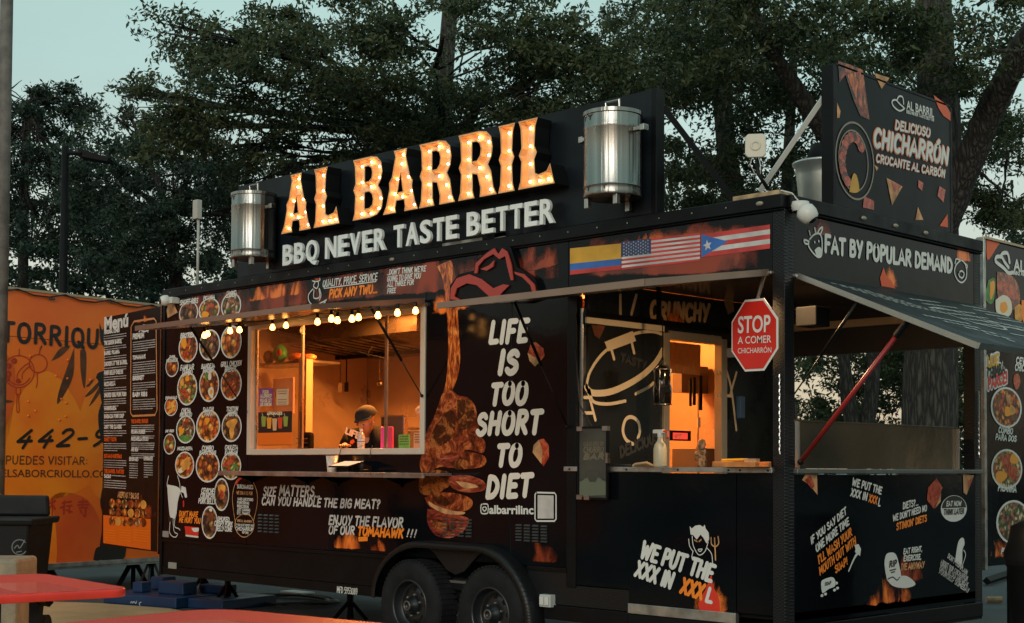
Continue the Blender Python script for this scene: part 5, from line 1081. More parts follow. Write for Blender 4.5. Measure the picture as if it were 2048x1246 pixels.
# cameras
def dome(name, c, r, fwd, lab):
    t = thing(name, lab, 'security camera', c); fwd = Vector(fwd).normalized(); q_ = fwd.to_track_quat('Z', 'Y').to_matrix().to_4x4(); Mx = Matrix.Translation(c) @ q_
    mb = MB(); mb.lathe((0, 0, 0), [(0, -r * .9), (r * .6, -r * .85), (r, -r * .4), (r * 1.02, r * .2), (r * .85, r * .75), (r * .6, r * .95)], 24); mb.V = [tuple(Mx @ Vector(v)) for v in mb.V]; mb.build('housing', M['plastic_w'], t, smooth=True)
    mb = MB(); mb.lathe((0, 0, 0), [(r * .6, r * .95), (r * .5, r * .9), (r * .35, r * 1.1), (0, r * 1.2)], 20); mb.V = [tuple(Mx @ Vector(v)) for v in mb.V]; mb.build('lens', mat('black_lens', (.005, .005, .005), .08) if 'black_lens' not in bpy.data.materials else bpy.data.materials['black_lens'], t, smooth=True)
    return t
cA = at_y(331, 601, -.10); tA = dome('security_camera', cA, .052, (-.35, -1, -.15), 'white bullet camera with black lens at the far top corner of the trailer'); mb = MB(); mb.box(cA.x - .02, cA.x + .1, -.09, 0, cA.z - .03, cA.z + .03); mb.build('bracket', M['plastic_w'], tA, bev=.004)
cB = at_x(1614, 427, .11); tB = dome('security_camera', cB, .062, (.55, .25, -.75), 'white round camera below the roof corner above the cow drawing'); mb = MB(); mb.lathe((cB.x - .05, cB.y, cB.z + .05), [(0, .03), (.055, .03), (.062, .0), (.05, -.03)], 20); mb.build('bracket', M['plastic_w'], tB, smooth=True)

# ================================================================= STOP SIGN, FRAMED POSTER
ss = thing('stop_sign', 'red octagonal stop sign with white border hanging in the porch opening', 'stop sign', (0, 0, 0))
SP = Surf((0, -.06, 0), (1, 0, 0)); cc = SP.uv(1509, 670); ss.location = SP.pt(*cc); BASE[ss.name] = SP.pt(*cc)
ru = (SP.uv(1556, 670)[0] - SP.uv(1463, 670)[0]) / 2; rv_ = (SP.uv(1509, 598)[1] - SP.uv(1509, 742)[1]) / 2
def octo(k, n0, n1): 
    c_ = math.cos(R(22.5)); return [SP.pt(cc[0] + ru * k * math.cos(R(22.5 + 45 * i)) / c_, cc[1] + rv_ * k * math.sin(R(22.5 + 45 * i)) / c_, n0) for i in range(8)]
mb = MB(); mb.prism(octo(1, -.004, 0), SP.N * .004); mb.build('border', mat('sign_white', (.72, .70, .66), .4), ss)
mb = MB(); mb.prism(octo(.935, .0045, 0), SP.N * .001); mb.build('face', mat('stop_red', (.62, .022, .012), .38, var=.08), ss)
font_on(SP, 'STOP', (1477, 666), (1542, 663), (1477, 632), bpy.data.materials['sign_white'], ss, n=.008, bold=.02)
font_on(SP, 'A COMER', (1477, 688), (1544, 685), (1477, 673), bpy.data.materials['sign_white'], ss, n=.008, bold=.008)
font_on(SP, 'CHICHARRÓN', (1477, 707), (1544, 705), (1477, 696), bpy.data.materials['sign_white'], ss, n=.008, bold=.005)
a_ = SP.pt(cc[0], cc[1] + rv_ * .8, -.01); mb = MB(); mb.tube([a_, a_ + Vector((.06, .02, .22))], .012, 8); mb.box(SP.pt(cc[0] - .24, 0).x, SP.pt(cc[0] - .08, 0).x, -.03, -.02, cc[1] - .13, cc[1] - .07); mb.build('bracket', mat('dull_bracket', (.14, .12, .10), .4, metal=.7), ss)
fp = thing('framed_poster', 'dark framed poster clipped at its corners, hanging over the porch counter edge', 'poster', (0, 0, 0))
FP = Surf((0, -.05, 0), (1, 0, 0)); a0 = FP.uv(1156, 998); b0 = FP.uv(1217, 852); fp.location = FP.pt(*a0); BASE[fp.name] = FP.pt(*a0)
sbox('backing', mat('poster_print', (.07, .075, .06), .25, col2=(.03, .032, .03), vscale=3), fp, FP, a0[0] + .012, b0[0] - .012, a0[1] + .012, b0[1] - .012, -.01, .004)
mb = MB(); 
for q in ((a0[0], a0[0] + .014, a0[1], b0[1]), (b0[0] - .014, b0[0], a0[1], b0[1]), (a0[0] + .014, b0[0] - .014, a0[1], a0[1] + .014), (a0[0] + .014, b0[0] - .014, b0[1] - .014, b0[1])): mb.sbox(FP, q[0], q[1], q[2], q[3], -.012, .012)
mb.build('frame', M['black'], fp, bev=.001)
mb = MB(); 
for (u, v) in ((a0[0], a0[1]), (a0[0], b0[1] - .03), (b0[0] - .045, b0[1] - .03), (a0[0] + .07, a0[1] - .002), (b0[0] - .012, (a0[1] + b0[1]) / 2)): mb.sbox(FP, u - .003, u + .048 if v != (a0[1] + b0[1]) / 2 else u + .016, v - .002, v + (.03 if v != (a0[1] + b0[1]) / 2 else .07), -.013, .015)
mb.build('corner_clip', M['fitting'], fp)
sline(FP, [[(1160, 962), (1170, 956), (1176, 940), (1186, 944), (1196, 940), (1202, 956), (1214, 962)]], .004, M['greyp'], fp); spoly(FP, [(1160, 992), (1160, 962), (1176, 955), (1180, 964), (1192, 964), (1197, 955), (1213, 962), (1213, 990)], mat('sage_print', (.11, .13, .09), .35), fp, n=.005)
for (t, y, yt) in (('CALLEJERO EN', 891, 884), ('CHURRO', 905, 894), ('BAR', 918, 908)): lettering(FP, t, (1168, y), (1208, y), (1168, yt), mat('dim_gold_print', (.14, .12, .08), .35) if 'dim_gold_print' not in bpy.data.materials else bpy.data.materials['dim_gold_print'], fp, wt=.09, n=.006)

# ================================================================= STRING LIGHTS
st = thing('string_lights', 'string of glowing amber globe bulbs under the open serving hatch', 'string lights', (-4.6, -.5, 2.7))
BL = [(415, 668, -.62), (409, 671, -.75), (460, 662, -.55), (479, 660, -.50), (545, 655, -.12), (572, 651, -.12), (635, 644, -.55), (663, 638, -.80), (675, 641, -.62), (704, 638, -.70), (717, 635, -.6), (756, 631, -.55), (795, 626, -.45), (831, 622, -.3)]
pts = []
bs = MB(); bs.lathe((0, 0, 0), [(.010, .034), (.014, .022), (.023, .006), (.0245, -.006), (.019, -.020), (.0, -.027)], 14); bo = bs.build('bulb', M['bulbglass'], st, smooth=True); bme = bo.data; bpy.data.objects.remove(bo)
bs = MB(); bs.lathe((0, 0, 0), [(0, .07), (.013, .07), (.013, .03), (.010, .03)], 10); so = bs.build('socket', M['black'], st); sme = so.data; bpy.data.objects.remove(so)
bme.transform(Matrix.Translation(BASE[st.name])); sme.transform(Matrix.Translation(BASE[st.name]))
for (px, py, y) in BL:
    c = at_y(px, py, y); o = bpy.data.objects.new('bulb', bme); link(o); o.parent = st; o.location = c - BASE[st.name]; BASE[o.name] = BASE[st.name]
    o2 = bpy.data.objects.new('socket', sme); link(o2); o2.parent = o; pts.append(c + Vector((0, 0, .07)))
cp = sorted(pts, key=lambda p: p.x); path = []
for i, p in enumerate(cp):
    path.append(p)
    if i < len(cp) - 1: path.append((p + cp[i + 1]) / 2 - Vector((0, 0, .012)))
mb = MB(); mb.tube(path, .005, 6); mb.build('cord', M['cable'], st, smooth=True)
# porch string: cream strip light in the kitchen (real fixtures that light the inside)
def fixture(x, y, z, w, power, lab, size=.9, col=(1, .32, .06)):
    f = thing('ceiling_lamp', lab, 'lamp', (x, y, z)); mb = MB(); mb.box(x - size / 2, x + size / 2, y - .06, y + .06, z - .02, z + .02); mb.build('diffuser', mat('lamp_diffuser', (1, .7, .4), .5, emit=3.0, emcol=col) if 'lamp_diffuser' not in bpy.data.materials else bpy.data.materials['lamp_diffuser'], f)
    ld = bpy.data.lights.new('lamp_light', 'AREA'); ld.shape = 'RECTANGLE'; ld.size = size; ld.size_y = .12; ld.energy = power; ld.color = col; lo = bpy.data.objects.new('lamp_light', ld); link(lo); lo.parent = f; lo.location = (0, 0, -.03)
fixture(-5.0, .9, 2.90, 0, 175, 'amber strip lamp on the kitchen ceiling over the serving window')
fixture(-3.3, 1.3, 2.90, 0, 150, 'amber strip lamp on the kitchen ceiling nearer the bulkhead door')
fixture(-.22, .2, 2.765, 0, 34, 'amber strip lamp under the porch ceiling', size=.2, col=(1, .6, .28))

# ================================================================= INSIDE THE SERVING WINDOW
Kx = lambda px, py, y: at_y(px, py, y)
def kitchen_prop(name, lab, cat, y, px, py): 
    q = Kx(px, py, y); return thing(name, lab, cat, q), q
YB = W_ - .065
# hood
hd, q = kitchen_prop('exhaust_hood', 'stainless exhaust hood with slanted slotted baffle filters above the cook line', 'exhaust hood', 2.0, 720, 700)
a1, a2, a3 = Kx(628, 620, 1.2), Kx(800, 712, 1.9), 0
hx0, hx1 = Kx(665, 690, 1.7).x - .25, Kx(790, 700, 1.7).x + .9
zlo = Kx(720, 712, 2.1).z
mb = MB(); mb.prism([(hx0, 1.2, 2.94), (hx0, YB, 2.94), (hx0, YB, zlo), (hx0, 1.95, zlo - .0), (hx0, 1.2, 2.72)], (hx1 - hx0, 0, 0)); mb.build('hood_shell', mat('dark_stainless', (.16, .13, .10), .3, metal=.9, rvar=.1), hd)
for i in range(9):
    x = hx0 + .12 + i * .155
    for s_, m in ((0, M['blackm']), (.07, M['fitting'])):
        mb = MB(); A = Vector((x + s_, 1.24, 2.70)); Bv = Vector((x + s_, 1.92, zlo + .005)); nrm = Vector((0, -(A.z - Bv.z), -(Bv.y - A.y))).normalized() * .008
        mb.add([A + nrm, A + nrm + Vector((.05, 0, 0)), Bv + nrm + Vector((.05, 0, 0)), Bv + nrm], [(0, 1, 2, 3)]); mb.build('baffle_slot', m, hd)
mb = MB(); mb.box(hx0, hx1, 1.93, 1.97, zlo - .04, zlo - .002); mb.build('grease_rail', M['black'], hd)
o = MB(); p = Kx(738, 702, 1.6); o.tube([Kx(743, 640, 1.6), Kx(744, 695, 1.6), p, p + Vector((-.02, 0, -.04)), p + Vector((.01, 0, -.05))], .007, 6); props(o.build('hook_rod', M['fitting'], None, smooth=True), 'thin hooked rod hanging in front of the hood filters', 'hook')
# shelf with packets on the left
sh, q = kitchen_prop('wall_shelf', 'steel wall shelf behind the closed pane, holding packets', 'shelf', .9, 560, 715)
a1, a2 = Kx(517, 716, .9), Kx(640, 722, .9)
mb = MB(); mb.box(a1.x, a2.x, .75, 1.15, a2.z - .02, a2.z + .005); mb.build('shelf_board', M['fitting'], sh, bev=.003)
mb = MB(); mb.tube([Vector((a1.x + .3, .76, a2.z + .35)), Vector((a2.x + .45, 1.4, a2.z + .02))], .008, 6); mb.build('stay_rod', M['black'], sh)
for (px, py, w, h, m, lab) in ((552, 708, .2, .19, (.05, .30, .10), 'green snack packet on the wall shelf'), (530, 710, .12, .14, (.4, .25, .12), 'brown jar beside the green packet on the wall shelf'), (586, 712, .26, .09, (.75, .22, .04), 'orange wrapped loaf packet on the wall shelf'), (611, 712, .18, .07, (.62, .30, .12), 'tan folded packet at the shelf end')):
    q = Kx(px, py, .85); mb = MB(); mb.sphere((q.x, .9, a2.z + h / 2 + .01), .5, 12, (w, .12, h)); pk = mb.build('packet', mat('packet_' + lab.split()[0], m, .4, var=.5, vscale=25, bump=.5, bscale=14, bdist=.02), None, smooth=True); props(pk, lab, 'packet')
q = Kx(555, 705, .78); mb = MB(); mb.sphere((q.x, .80, q.z), .5, 10, (.09, .03, .08)); props(mb.build('packet_badge', M['redmeat'], None, smooth=True), 'small dark red pouch in front of the green packet', 'packet')
# cutting board, notices and posters on the pane
def pane_card(name, lab, cat, pxs, m, y=-.058):
    PS_ = Surf((0, y, 0), (1, 0, 0)); P_ = [PS_.uv(*p) for p in pxs]; us = [p[0] for p in P_]; vs = [p[1] for p in P_]
    t = thing(name, lab, cat, PS_.pt(us[0], min(vs))); sbox('sheet', m, t, PS_, min(us), max(us), min(vs), max(vs), -.002, .001); return t, PS_
t, PS_ = pane_card('notice', 'purple food allergy notice taped inside the closed pane', 'notice', [(518, 812), (546, 776)], mat('purple_card', (.22, .05, .22), .5))
for (s_, y, yt) in (('FOOD', 787, 781), ('ALLERGIES?', 795, 789), ('PLEASE LET', 804, 798), ('US KNOW', 812, 806)): lettering(PS_, s_, (521 if len(s_) > 6 else 526, y), (544 if len(s_) > 6 else 538, y - .5), (521 if len(s_) > 6 else 526, yt), M['cream'], t, wt=.1, slant=0, gap=.1, n=.003)
t, PS_ = pane_card('notice', 'cream paper notice beside the purple one on the closed pane', 'notice', [(553, 811), (577, 777)], mat('cream_card', (.62, .45, .28), .5))
mb = MB(); rd_ = random.Random(3)
for y in (783, 788, 800, 805, 809): squiggle_text(PS_, 556, y, 574, y - .3, .006, mb, rd_, n=.003)
mb.build('fine_print', M['brownmeat'], t)
t, PS_ = pane_card('drinks_poster', 'black and orange lemonade poster with five cups on the closed pane', 'poster', [(516, 891), (584, 822)], mat('poster_black', (.012, .010, .010), .4))
sbox('lower_band', mat('poster_orange', (.75, .14, .01), .4), t, PS_, PS_.uv(516, 880)[0], PS_.uv(584, 880)[0], PS_.uv(516, 890)[1], PS_.uv(516, 866)[1], .0015, .003)
lettering(PS_, 'LEMONADES', (535, 829), (565, 829), (535, 824), M['cream'], t, wt=.11, slant=0, n=.004)
for i, (px, cl) in enumerate(((528, (.25, .3, .05)), (539, (.75, .28, .03)), (550, (.6, .35, .18)), (561, (.6, .06, .02)), (572, (.25, .32, .05)))):
    dy = 4 * (2 - abs(i - 2)); spoly(PS_, [(px - 5, 833 + dy / 2), (px + 5, 833 + dy / 2), (px + 3.5, 853 + dy), (px - 3.5, 853 + dy)], mat('drink_print_%d' % i, cl, .4), t, n=.004, name='cup_picture'); sline(PS_, [[(px - 1, 833), (px - 3, 827)]], .003, M['cream'], t, n=.0045)
q = Kx(568, 830, .35); q2 = Kx(548, 757, .35); q3 = Kx(588, 830, .35); cb = MB(); cb.box(q2.x, q3.x, .34, .36, q.z, q2.z); props(cb.build('cutting_board', mat('tan_board', (.55, .30, .17), .5), None, bev=.02), 'rounded tan cutting board standing behind the paper notices', 'cutting board')
# inner corner column, knife rack, utensil rail with ladle
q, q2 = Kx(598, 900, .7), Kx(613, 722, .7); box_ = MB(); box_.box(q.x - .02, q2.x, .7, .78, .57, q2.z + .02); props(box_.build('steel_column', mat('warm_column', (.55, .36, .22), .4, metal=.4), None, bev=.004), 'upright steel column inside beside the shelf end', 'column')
kr = thing('knife_rack', 'tilted knife rack on the kitchen back wall', 'knife rack', Kx(624, 780, YB)); a1, a2 = Kx(617, 806, YB - .03), Kx(630, 753, YB - .03)
mb = MB(); mb.prism([(a1.x, YB, a1.z), (a1.x + .12, YB, a1.z), (a2.x + .04, YB, a2.z), (a2.x - .07, YB, a2.z)], (0, -.03, 0)); mb.build('rack_plate', mat('rack_metal', (.2, .14, .09), .4, metal=.6), kr)
for i in range(3): mb = MB(); mb.tube([(a2.x - .03 + i * .03, YB - .045, a2.z + .03), (a2.x - .05 + i * .035, YB - .045, a2.z - .17)], [.012, .006], 6); mb.build('knife', M['blackm' if i == 1 else 'fitting'], kr)
ur = thing('utensil_rail', 'short steel utensil rail on the kitchen back wall', 'rail', Kx(655, 792, YB)); a1, a2 = Kx(631, 797, YB - .02), Kx(679, 787, YB - .02)
mb = MB(); mb.box(a1.x, a2.x, YB - .02, YB, a1.z, a2.z); mb.build('rail_bar', bpy.data.materials['rack_metal'], ur, bev=.003); mb = MB(); mb.box(a2.x - .03, a2.x + .0, YB - .03, YB - .02, a1.z, a2.z); mb.build('end_cap', M['black'], ur)
c = Kx(641, 833, YB - .05); mb = MB(); th_ = [(c.x + .05 * math.cos(t_), c.y, c.z + .045 * math.sin(t_)) for t_ in np.linspace(0, 2 * math.pi, 17)]; mb.tube(th_, .010, 6, caps=False); mb.tube([(c.x, c.y, c.z + .05), (c.x - .01, c.y, a1.z + .02)], .005, 6); mb.tube([(c.x + .025, c.y, c.z + .05), (c.x + .015, c.y, a1.z + .02)], .004, 6); props(mb.build('hanging_strainer', M['blackm'], None, smooth=True), 'round black ring strainer hanging from the utensil rail', 'strainer')
# work counter inside, mirror panel, tubs, price cards
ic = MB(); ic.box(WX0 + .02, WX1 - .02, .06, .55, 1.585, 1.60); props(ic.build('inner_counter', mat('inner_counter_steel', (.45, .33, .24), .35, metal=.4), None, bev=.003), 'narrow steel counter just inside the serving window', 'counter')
fr = thing('dark_panel', 'dark square screen with pale metal edge behind the right pane', 'screen', Kx(785, 890, .8)); a1, a2 = Kx(762, 892, .8), Kx(808, 833, .8)
mb = MB(); mb.box(a1.x, a2.x, .80, .83, 1.6, a2.z); mb.build('screen', mat('dark_screen', (.06, .05, .05), .3), fr); mb = MB(); mb.box(a1.x, a2.x + .015, .785, .835, a2.z + .001, a2.z + .015); mb.box(a2.x + .001, a2.x + .015, .785, .835, 1.6, a2.z); mb.build('edge', M['fitting'], fr)
tb = thing('pink_tub', 'bright pink plastic tub lid leaning inside the right pane', 'tub lid', Kx(775, 889, .15)); a1, a2 = Kx(762, 889, .15), Kx(787, 853, .15)
mb = MB(); mb.box(a1.x, a2.x, .14, .16, 1.602, a2.z); mb.build('lid', mat('pink_plastic', (.75, .05, .22), .4), tb, bev=.012)
cx_ = (a1.x + a2.x) / 2; cz_ = (1.602 + a2.z) / 2; mb = MB(); mb.tube([(cx_ + .03 * math.cos(t_), .135, cz_ + .04 * math.sin(t_)) for t_ in np.linspace(0, 2 * math.pi, 17)], .005, 6, caps=False); mb.build('lid_ring', bpy.data.materials['pink_plastic'], tb)
for (lab, x0p, x1p, yt, cl) in (('lime green price card standing inside the right pane', 798, 820, 869, (.12, .55, .12)), ('orange and cream price card in the window corner', 828, 845, 865, (.75, .42, .25))):
    a1, a2 = Kx(x0p, 889, .1), Kx(x1p, yt, .1); t = thing('price_card', lab, 'price card', (a1.x, .1, 1.602)); mb = MB(); mb.box(a1.x, a2.x, .098, .102, 1.602, a2.z); mb.build('card', mat('card_' + lab.split()[0], cl, .5), t)
    PC = Surf((0, .097, 0), (1, 0, 0)); mb = MB()
    for j in range(4): squiggle_text(PC, x0p + 2, yt + 5 + j * 5, x1p - 2, yt + 5 + j * 5, .008, mb, rd_, n=.001)
    mb.build('fine_print', M['ink'], t)
rk = thing('wire_stand', 'small wire stand with pale folded cloth on top behind the right pane', 'stand', Kx(828, 870, .5)); a1, a2 = Kx(809, 833, .5), Kx(845, 833, .5)
mb = MB()
for (p, q) in (((a1.x, a1.z), (a2.x + .1, a1.z)), ((a1.x, a1.z), (a1.x, 1.6)), ((a2.x + .05, a1.z), (a2.x + .05, 1.6)), ((a1.x, a1.z - .12), (a2.x, a1.z - .12)), ((a1.x + .05, a1.z - .12), (a2.x, 1.62))): mb.tube([(p[0], .5, p[1]), (q[0], .5, q[1])], .006, 6)
mb.build('wire', M['fitting'], rk); mb = MB(); mb.sphere((a2.x, .5, a1.z + .045), .06, 10, (1.2, .8, .8)); mb.build('cloth', M['plastic_w'], rk, smooth=True)
cd = thing('covered_chair', 'black cushioned chair back with wire hoops beside the column', 'chair', Kx(610, 893, .5)); a1 = Kx(607, 893, .5)
mb = MB(); mb.box(a1.x - .07, a1.x + .10, .5, .56, 1.602, 1.602 + .17); mb.build('backrest', M['shirt'], cd, bev=.03, smooth=False); mb = MB(); 
for j in range(3): mb.tube([(a1.x - .09, .485, 1.63 + j * .04), (a1.x + .08, .485, 1.63 + j * .04)], .003, 5)
mb.build('wire_hoop', M['fitting'], cd)
# water bottle
bt_ = thing('water_bottle', 'clear plastic water bottle with striped label on the window counter', 'bottle', Kx(722, 896, .12)); c = Vector((Kx(722, 896, .12).x, .12, 1.601))
mb = MB(); mb.lathe(c, [(.0, 0), (.028, 0), (.031, .01), (.031, .045), (.028, .055), (.031, .065), (.031, .11), (.022, .135), (.012, .15), (.012, .158)], 20); mb.build('bottle_body', mat('clear_plastic', (.75, .7, .6), .08, trans=.6), bt_, smooth=True)
mb = MB(); mb.lathe(c, [(.0325, .05), (.0325, .085)], 20); mb.build('label', M['flagwhite'], bt_); mb = MB(); mb.lathe(c, [(.014, .156), (.014, .17), (0, .171)], 12); mb.build('cap', M['plastic_w'], bt_)
mb = MB(); mb.lathe(c, [(.033, .06), (.033, .068)], 20); mb.build('label_stripe', M['blue'], bt_)
pp = MB(); a1, a2 = Kx(585, 897, .1), Kx(690, 897, .1)
for i in range(3): pp.box(a1.x + .1 + i * .16, a1.x + .38 + i * .16, .02 + i * .01, .22, 1.603 + .003 * i, 1.605 + .003 * i)
props(pp.build('papers', mat('paper_dark', (.22, .18, .15), .6), None), 'flat papers spread on the window counter beside the cook', 'papers')
# cup and tablet on the outer shelf
c = at_z(664, 934, 1.408); c = Vector((Kx(664, 930, -.14).x, -.14, 1.408)); cu = MB(); cu.lathe(c, [(0, .002), (.034, .002), (.036, .01), (.05, .135), (.052, .135), (.038, .0)], 24); props(cu.build('plastic_cup', mat('frosted_plastic', (.7, .6, .5), .3, trans=.35), None, smooth=True), 'frosted plastic cup on the outer serving shelf', 'cup')
tbt = thing('tablet', 'tablet on a tilted black stand on the outer serving shelf', 'tablet', (0, 0, 0)); q = Kx(690, 935, -.16); q = Vector((q.x, -.16, 1.408)); tbt.location = q; BASE[tbt.name] = q.copy()
Mx = Matrix.Translation(q + Vector((.02, 0, .065))) @ Matrix.Rotation(R(14), 4, 'X'); mb = MB(); mb.box(-.13, .13, -.09, .09, -.006, .006, Mx=Mx); mb.build('tablet_body', M['black'], tbt, bev=.003)
mb = MB(); mb.add([Mx @ Vector(v) for v in ((-.118, -.08, .0066), (.118, -.08, .0066), (.118, .08, .0066), (-.118, .08, .0066))], [(0, 1, 2, 3)]); mb.build('screen', mat('lit_tablet_screen', (.5, .5, .42), .2, emit=.35, emcol=(.8, .8, .62)), tbt)
mb = MB(); mb.prism([(q.x - .05, q.y - .05, q.z + .001), (q.x + .12, q.y - .05, q.z + .001), (q.x + .12, q.y + .06, q.z + .001), (q.x - .05, q.y + .06, q.z + .001)], (0, 0, .012)); mb.box(q.x - .01, q.x + .05, q.y + .0, q.y + .03, q.z + .012, q.z + .055); mb.build('stand', M['black'], tbt)
q = Kx(727, 940, -.15); mb = MB(); mb.box(q.x - .04, q.x + .04, -.17, -.10, 1.409, 1.43); props(mb.build('card_reader', M['black'], None, bev=.006), 'small black card reader lying beside the tablet', 'card reader')
mb = MB(); mb.tube([Kx(690, 893, -.02), Kx(682, 898, -.03), Kx(678, 912, -.03), Kx(684, 932, -.06)], .003, 5); mb.tube([Kx(745, 891, -.02), Kx(741, 900, -.03), Kx(740, 915, -.03)], .003, 5); props(mb.build('thin_cable', M['cable'], None), 'thin dark cables draped over the window sill', 'cable')
# steel counter and gear along the kitchen back wall
kc = MB(); a1, a2 = Kx(596, 880, 2.0), Kx(846, 880, 2.0); kc.box(a1.x - .3, a2.x + .3, 1.9, YB, 1.36, 1.40); kc.box(a1.x - .3, a2.x + .3, 1.93, YB, .57, 1.358); props(kc.build('cook_counter', M['fitting'], None, bev=.004), 'long steel cook counter along the kitchen back wall', 'counter')
def gear(name, lab, cat, px, prof, m, n=24, y=2.2, z=1.40):
    q = Kx(px, 880, y); mb = MB(); mb.lathe((q.x, y, z), prof, n); return props(mb.build(name, m, None, smooth=True), lab, cat)
gear('stock_pot', 'tall steel stock pot on the cook counter beside the inner column', 'pot', 636, [(0, 0), (.14, 0), (.145, .01), (.145, .25), (.155, .255), (.15, .265), (0, .29)], M['steel'])
gear('paper_roll', 'white paper towel roll on the cook counter', 'paper roll', 668, [(.02, 0), (.06, 0), (.06, .26), (.02, .26)], M['plastic_w'])
gear('sauce_pan', 'wide dark pan on the cook counter behind the cook', 'pan', 800, [(0, 0), (.16, 0), (.18, .10), (.185, .10), (.165, .0)], M['black'])
q = Kx(822, 800, 2.3); mb = MB(); mb.box(q.x - .22, q.x + .2, 2.1, YB, 1.62, 1.86); mw = mb.build('oven_box', mat('grey_oven', (.15, .14, .13), .35, metal=.5), None, bev=.01); props(mw, 'grey countertop oven on the back wall shelf behind the right pane', 'oven')
mb = MB(); mb.box(q.x - .3, q.x + .3, 2.05, YB, 1.585, 1.615); props(mb.build('rack_shelf', M['fitting'], None), 'steel shelf carrying the grey oven', 'shelf')
for i, (px, lab) in enumerate(((690, 'first long spatula hanging from the hood rail'), (702, 'second long spatula hanging from the hood rail'), (768, 'ladle hanging behind the right window sash'))):
    q = Kx(px, 740, 1.98); mb = MB(); zt2 = zlo - .03; mb.tube([(q.x, 1.92, zt2), (q.x, 1.92, zt2 - .26)], .007, 6)
    if i < 2: mb.box(q.x - .03, q.x + .03, 1.915, 1.925, zt2 - .36, zt2 - .26)
    else: mb.sphere((q.x, 1.92, zt2 - .29), .04, 10, (1, .7, .8))
    props(mb.build('hanging_utensil', M['blackm'] if i == 1 else M['fitting'], None, smooth=False), lab, 'utensil')
# ================================================================= COOK
def skinned(name, verts, edges, radii, m, parent, sub=2, root=0):
    b = BASE[parent.name]; me = bpy.data.meshes.new(name); me.from_pydata([tuple(Vector(v) - b) for v in verts], edges, []); o = bpy.data.objects.new(name, me); link(o); o.parent = parent
    md = o.modifiers.new('skin', 'SKIN'); md.use_smooth_shade = True; sd = o.modifiers.new('sub', 'SUBSURF'); sd.levels = sub; sd.render_levels = sub
    sk = me.skin_vertices[0].data
    for i, r in enumerate(radii): sk[i].radius = r if isinstance(r, tuple) else (r, r); sk[i].use_root = (i == root)
    me.materials.append(m); BASE[o.name] = b; return o
Hd = Kx(731, 842, .50); pr_ = thing('person', 'person in a dark cap and black printed T-shirt bending over the window counter', 'person', (Hd.x, .9, .57))
fwd = Vector((.35, -1, 0)).normalized(); rt = Vector((-fwd.y, fwd.x, 0))   # rt: towards the person's left as seen = image right
def bp_(r_, f_, z_): return Hd + rt * r_ + fwd * f_ + Vector((0, 0, z_))
pel = bp_(.10, -.42, -.80); wai = bp_(.09, -.36, -.60); che = bp_(.05, -.22, -.34); uch = bp_(.03, -.14, -.20); nek = bp_(.01, -.09, -.12); hd0 = bp_(0, -.02, -.05); hd1 = bp_(0, .0, .01); hd2 = bp_(.0, -.03, .07)
shl, shr = bp_(-.17, -.13, -.23), bp_(.22, -.15, -.20); ell, elr = bp_(-.25, .0, -.42), bp_(.30, .02, -.40); hl, hr_ = bp_(-.22, .20, -.30), bp_(.10, .22, -.36)
nek = at_y(733, 866, .60); uch = at_y(731, 884, .64); che = at_y(730, 908, .68); wai = at_y(734, 960, .78); pel = at_y(736, 1000, .85)
shl = at_y(703, 877, .62); shr = at_y(762, 868, .66); ell = at_y(686, 902, .50); elr = at_y(775, 900, .52); ell.z = max(ell.z, 1.57)
hl = at_y(690, 897, .26); hr_ = at_y(742, 897, .24); hl.z = 1.635; hr_ = at_y(765, 915, .42); hr_.z = 1.50; elr.z = 1.56
V = [pel, wai, che, uch, nek, hd0, hd1, hd2, shl, ell, hl, shr, elr, hr_, pel + Vector((-.10, .0, -.42)) , pel + Vector((-.10, .0, 0)) * 0 + Vector((Hd.x - .08, pel.y, .62)), pel + Vector((.10, 0, -.42)), Vector((pel.x + .12, pel.y, .62))]
Ee = [(0, 1), (1, 2), (2, 3), (3, 4), (4, 5), (5, 6), (6, 7), (3, 8), (8, 9), (9, 10), (3, 11), (11, 12), (12, 13), (0, 14), (14, 15), (0, 16), (16, 17)]
rad = [(.15, .11), (.14, .10), (.15, .11), (.13, .09), .055, .062, .082, .078, .06, .042, .028, .06, .042, .028, .08, .05, .08, .05]
for hnd, sgn in ((10, -1), (13, 1)):
    base_i = hnd; hp = V[hnd]; fd = (fwd + rt * (-.5 * sgn)).normalized(); sd_ = Vector((-fd.y, fd.x, 0))
    palm = hp + fd * .06; V.append(palm); pi_ = len(V) - 1; Ee.append((base_i, pi_)); rad.append((.034, .018))
    for k_, (off, ln) in enumerate(((-.03, .055), (-.011, .07), (.009, .068), (.028, .052))):
        p1_ = palm + fd * .03 + sd_ * off; p2_ = p1_ + fd * ln * .6 + Vector((0, 0, .006)); p3_ = p2_ + fd * ln * .45 - Vector((0, 0, .012))
        for p_, r_ in ((p1_, .0095), (p2_, .0085), (p3_, .0075)): V.append(p_); rad.append(r_)
        n_ = len(V); Ee += [(pi_, n_ - 3), (n_ - 3, n_ - 2), (n_ - 2, n_ - 1)]
    t1 = palm - fd * .02 + sd_ * (.04 * -sgn); t2 = t1 + fd * .035 + sd_ * (.015 * -sgn); V += [t1, t2]; rad += [.011, .009]; n_ = len(V); Ee += [(pi_, n_ - 2), (n_ - 2, n_ - 1)]
body = skinned('body', V, Ee, rad, M['skin'], pr_)
skinned('t_shirt', [wai - Vector((0, 0, .06)), wai, che, uch, nek + Vector((0, 0, -.035)), shl, shl.lerp(ell, .8), shr, shr.lerp(elr, .85)], [(0, 1), (1, 2), (2, 3), (3, 4), (3, 5), (5, 6), (3, 7), (7, 8)], [(.18, .14), (.185, .14), (.20, .15), (.175, .13), .078, .10, .085, .10, .085], M['shirt'], pr_)
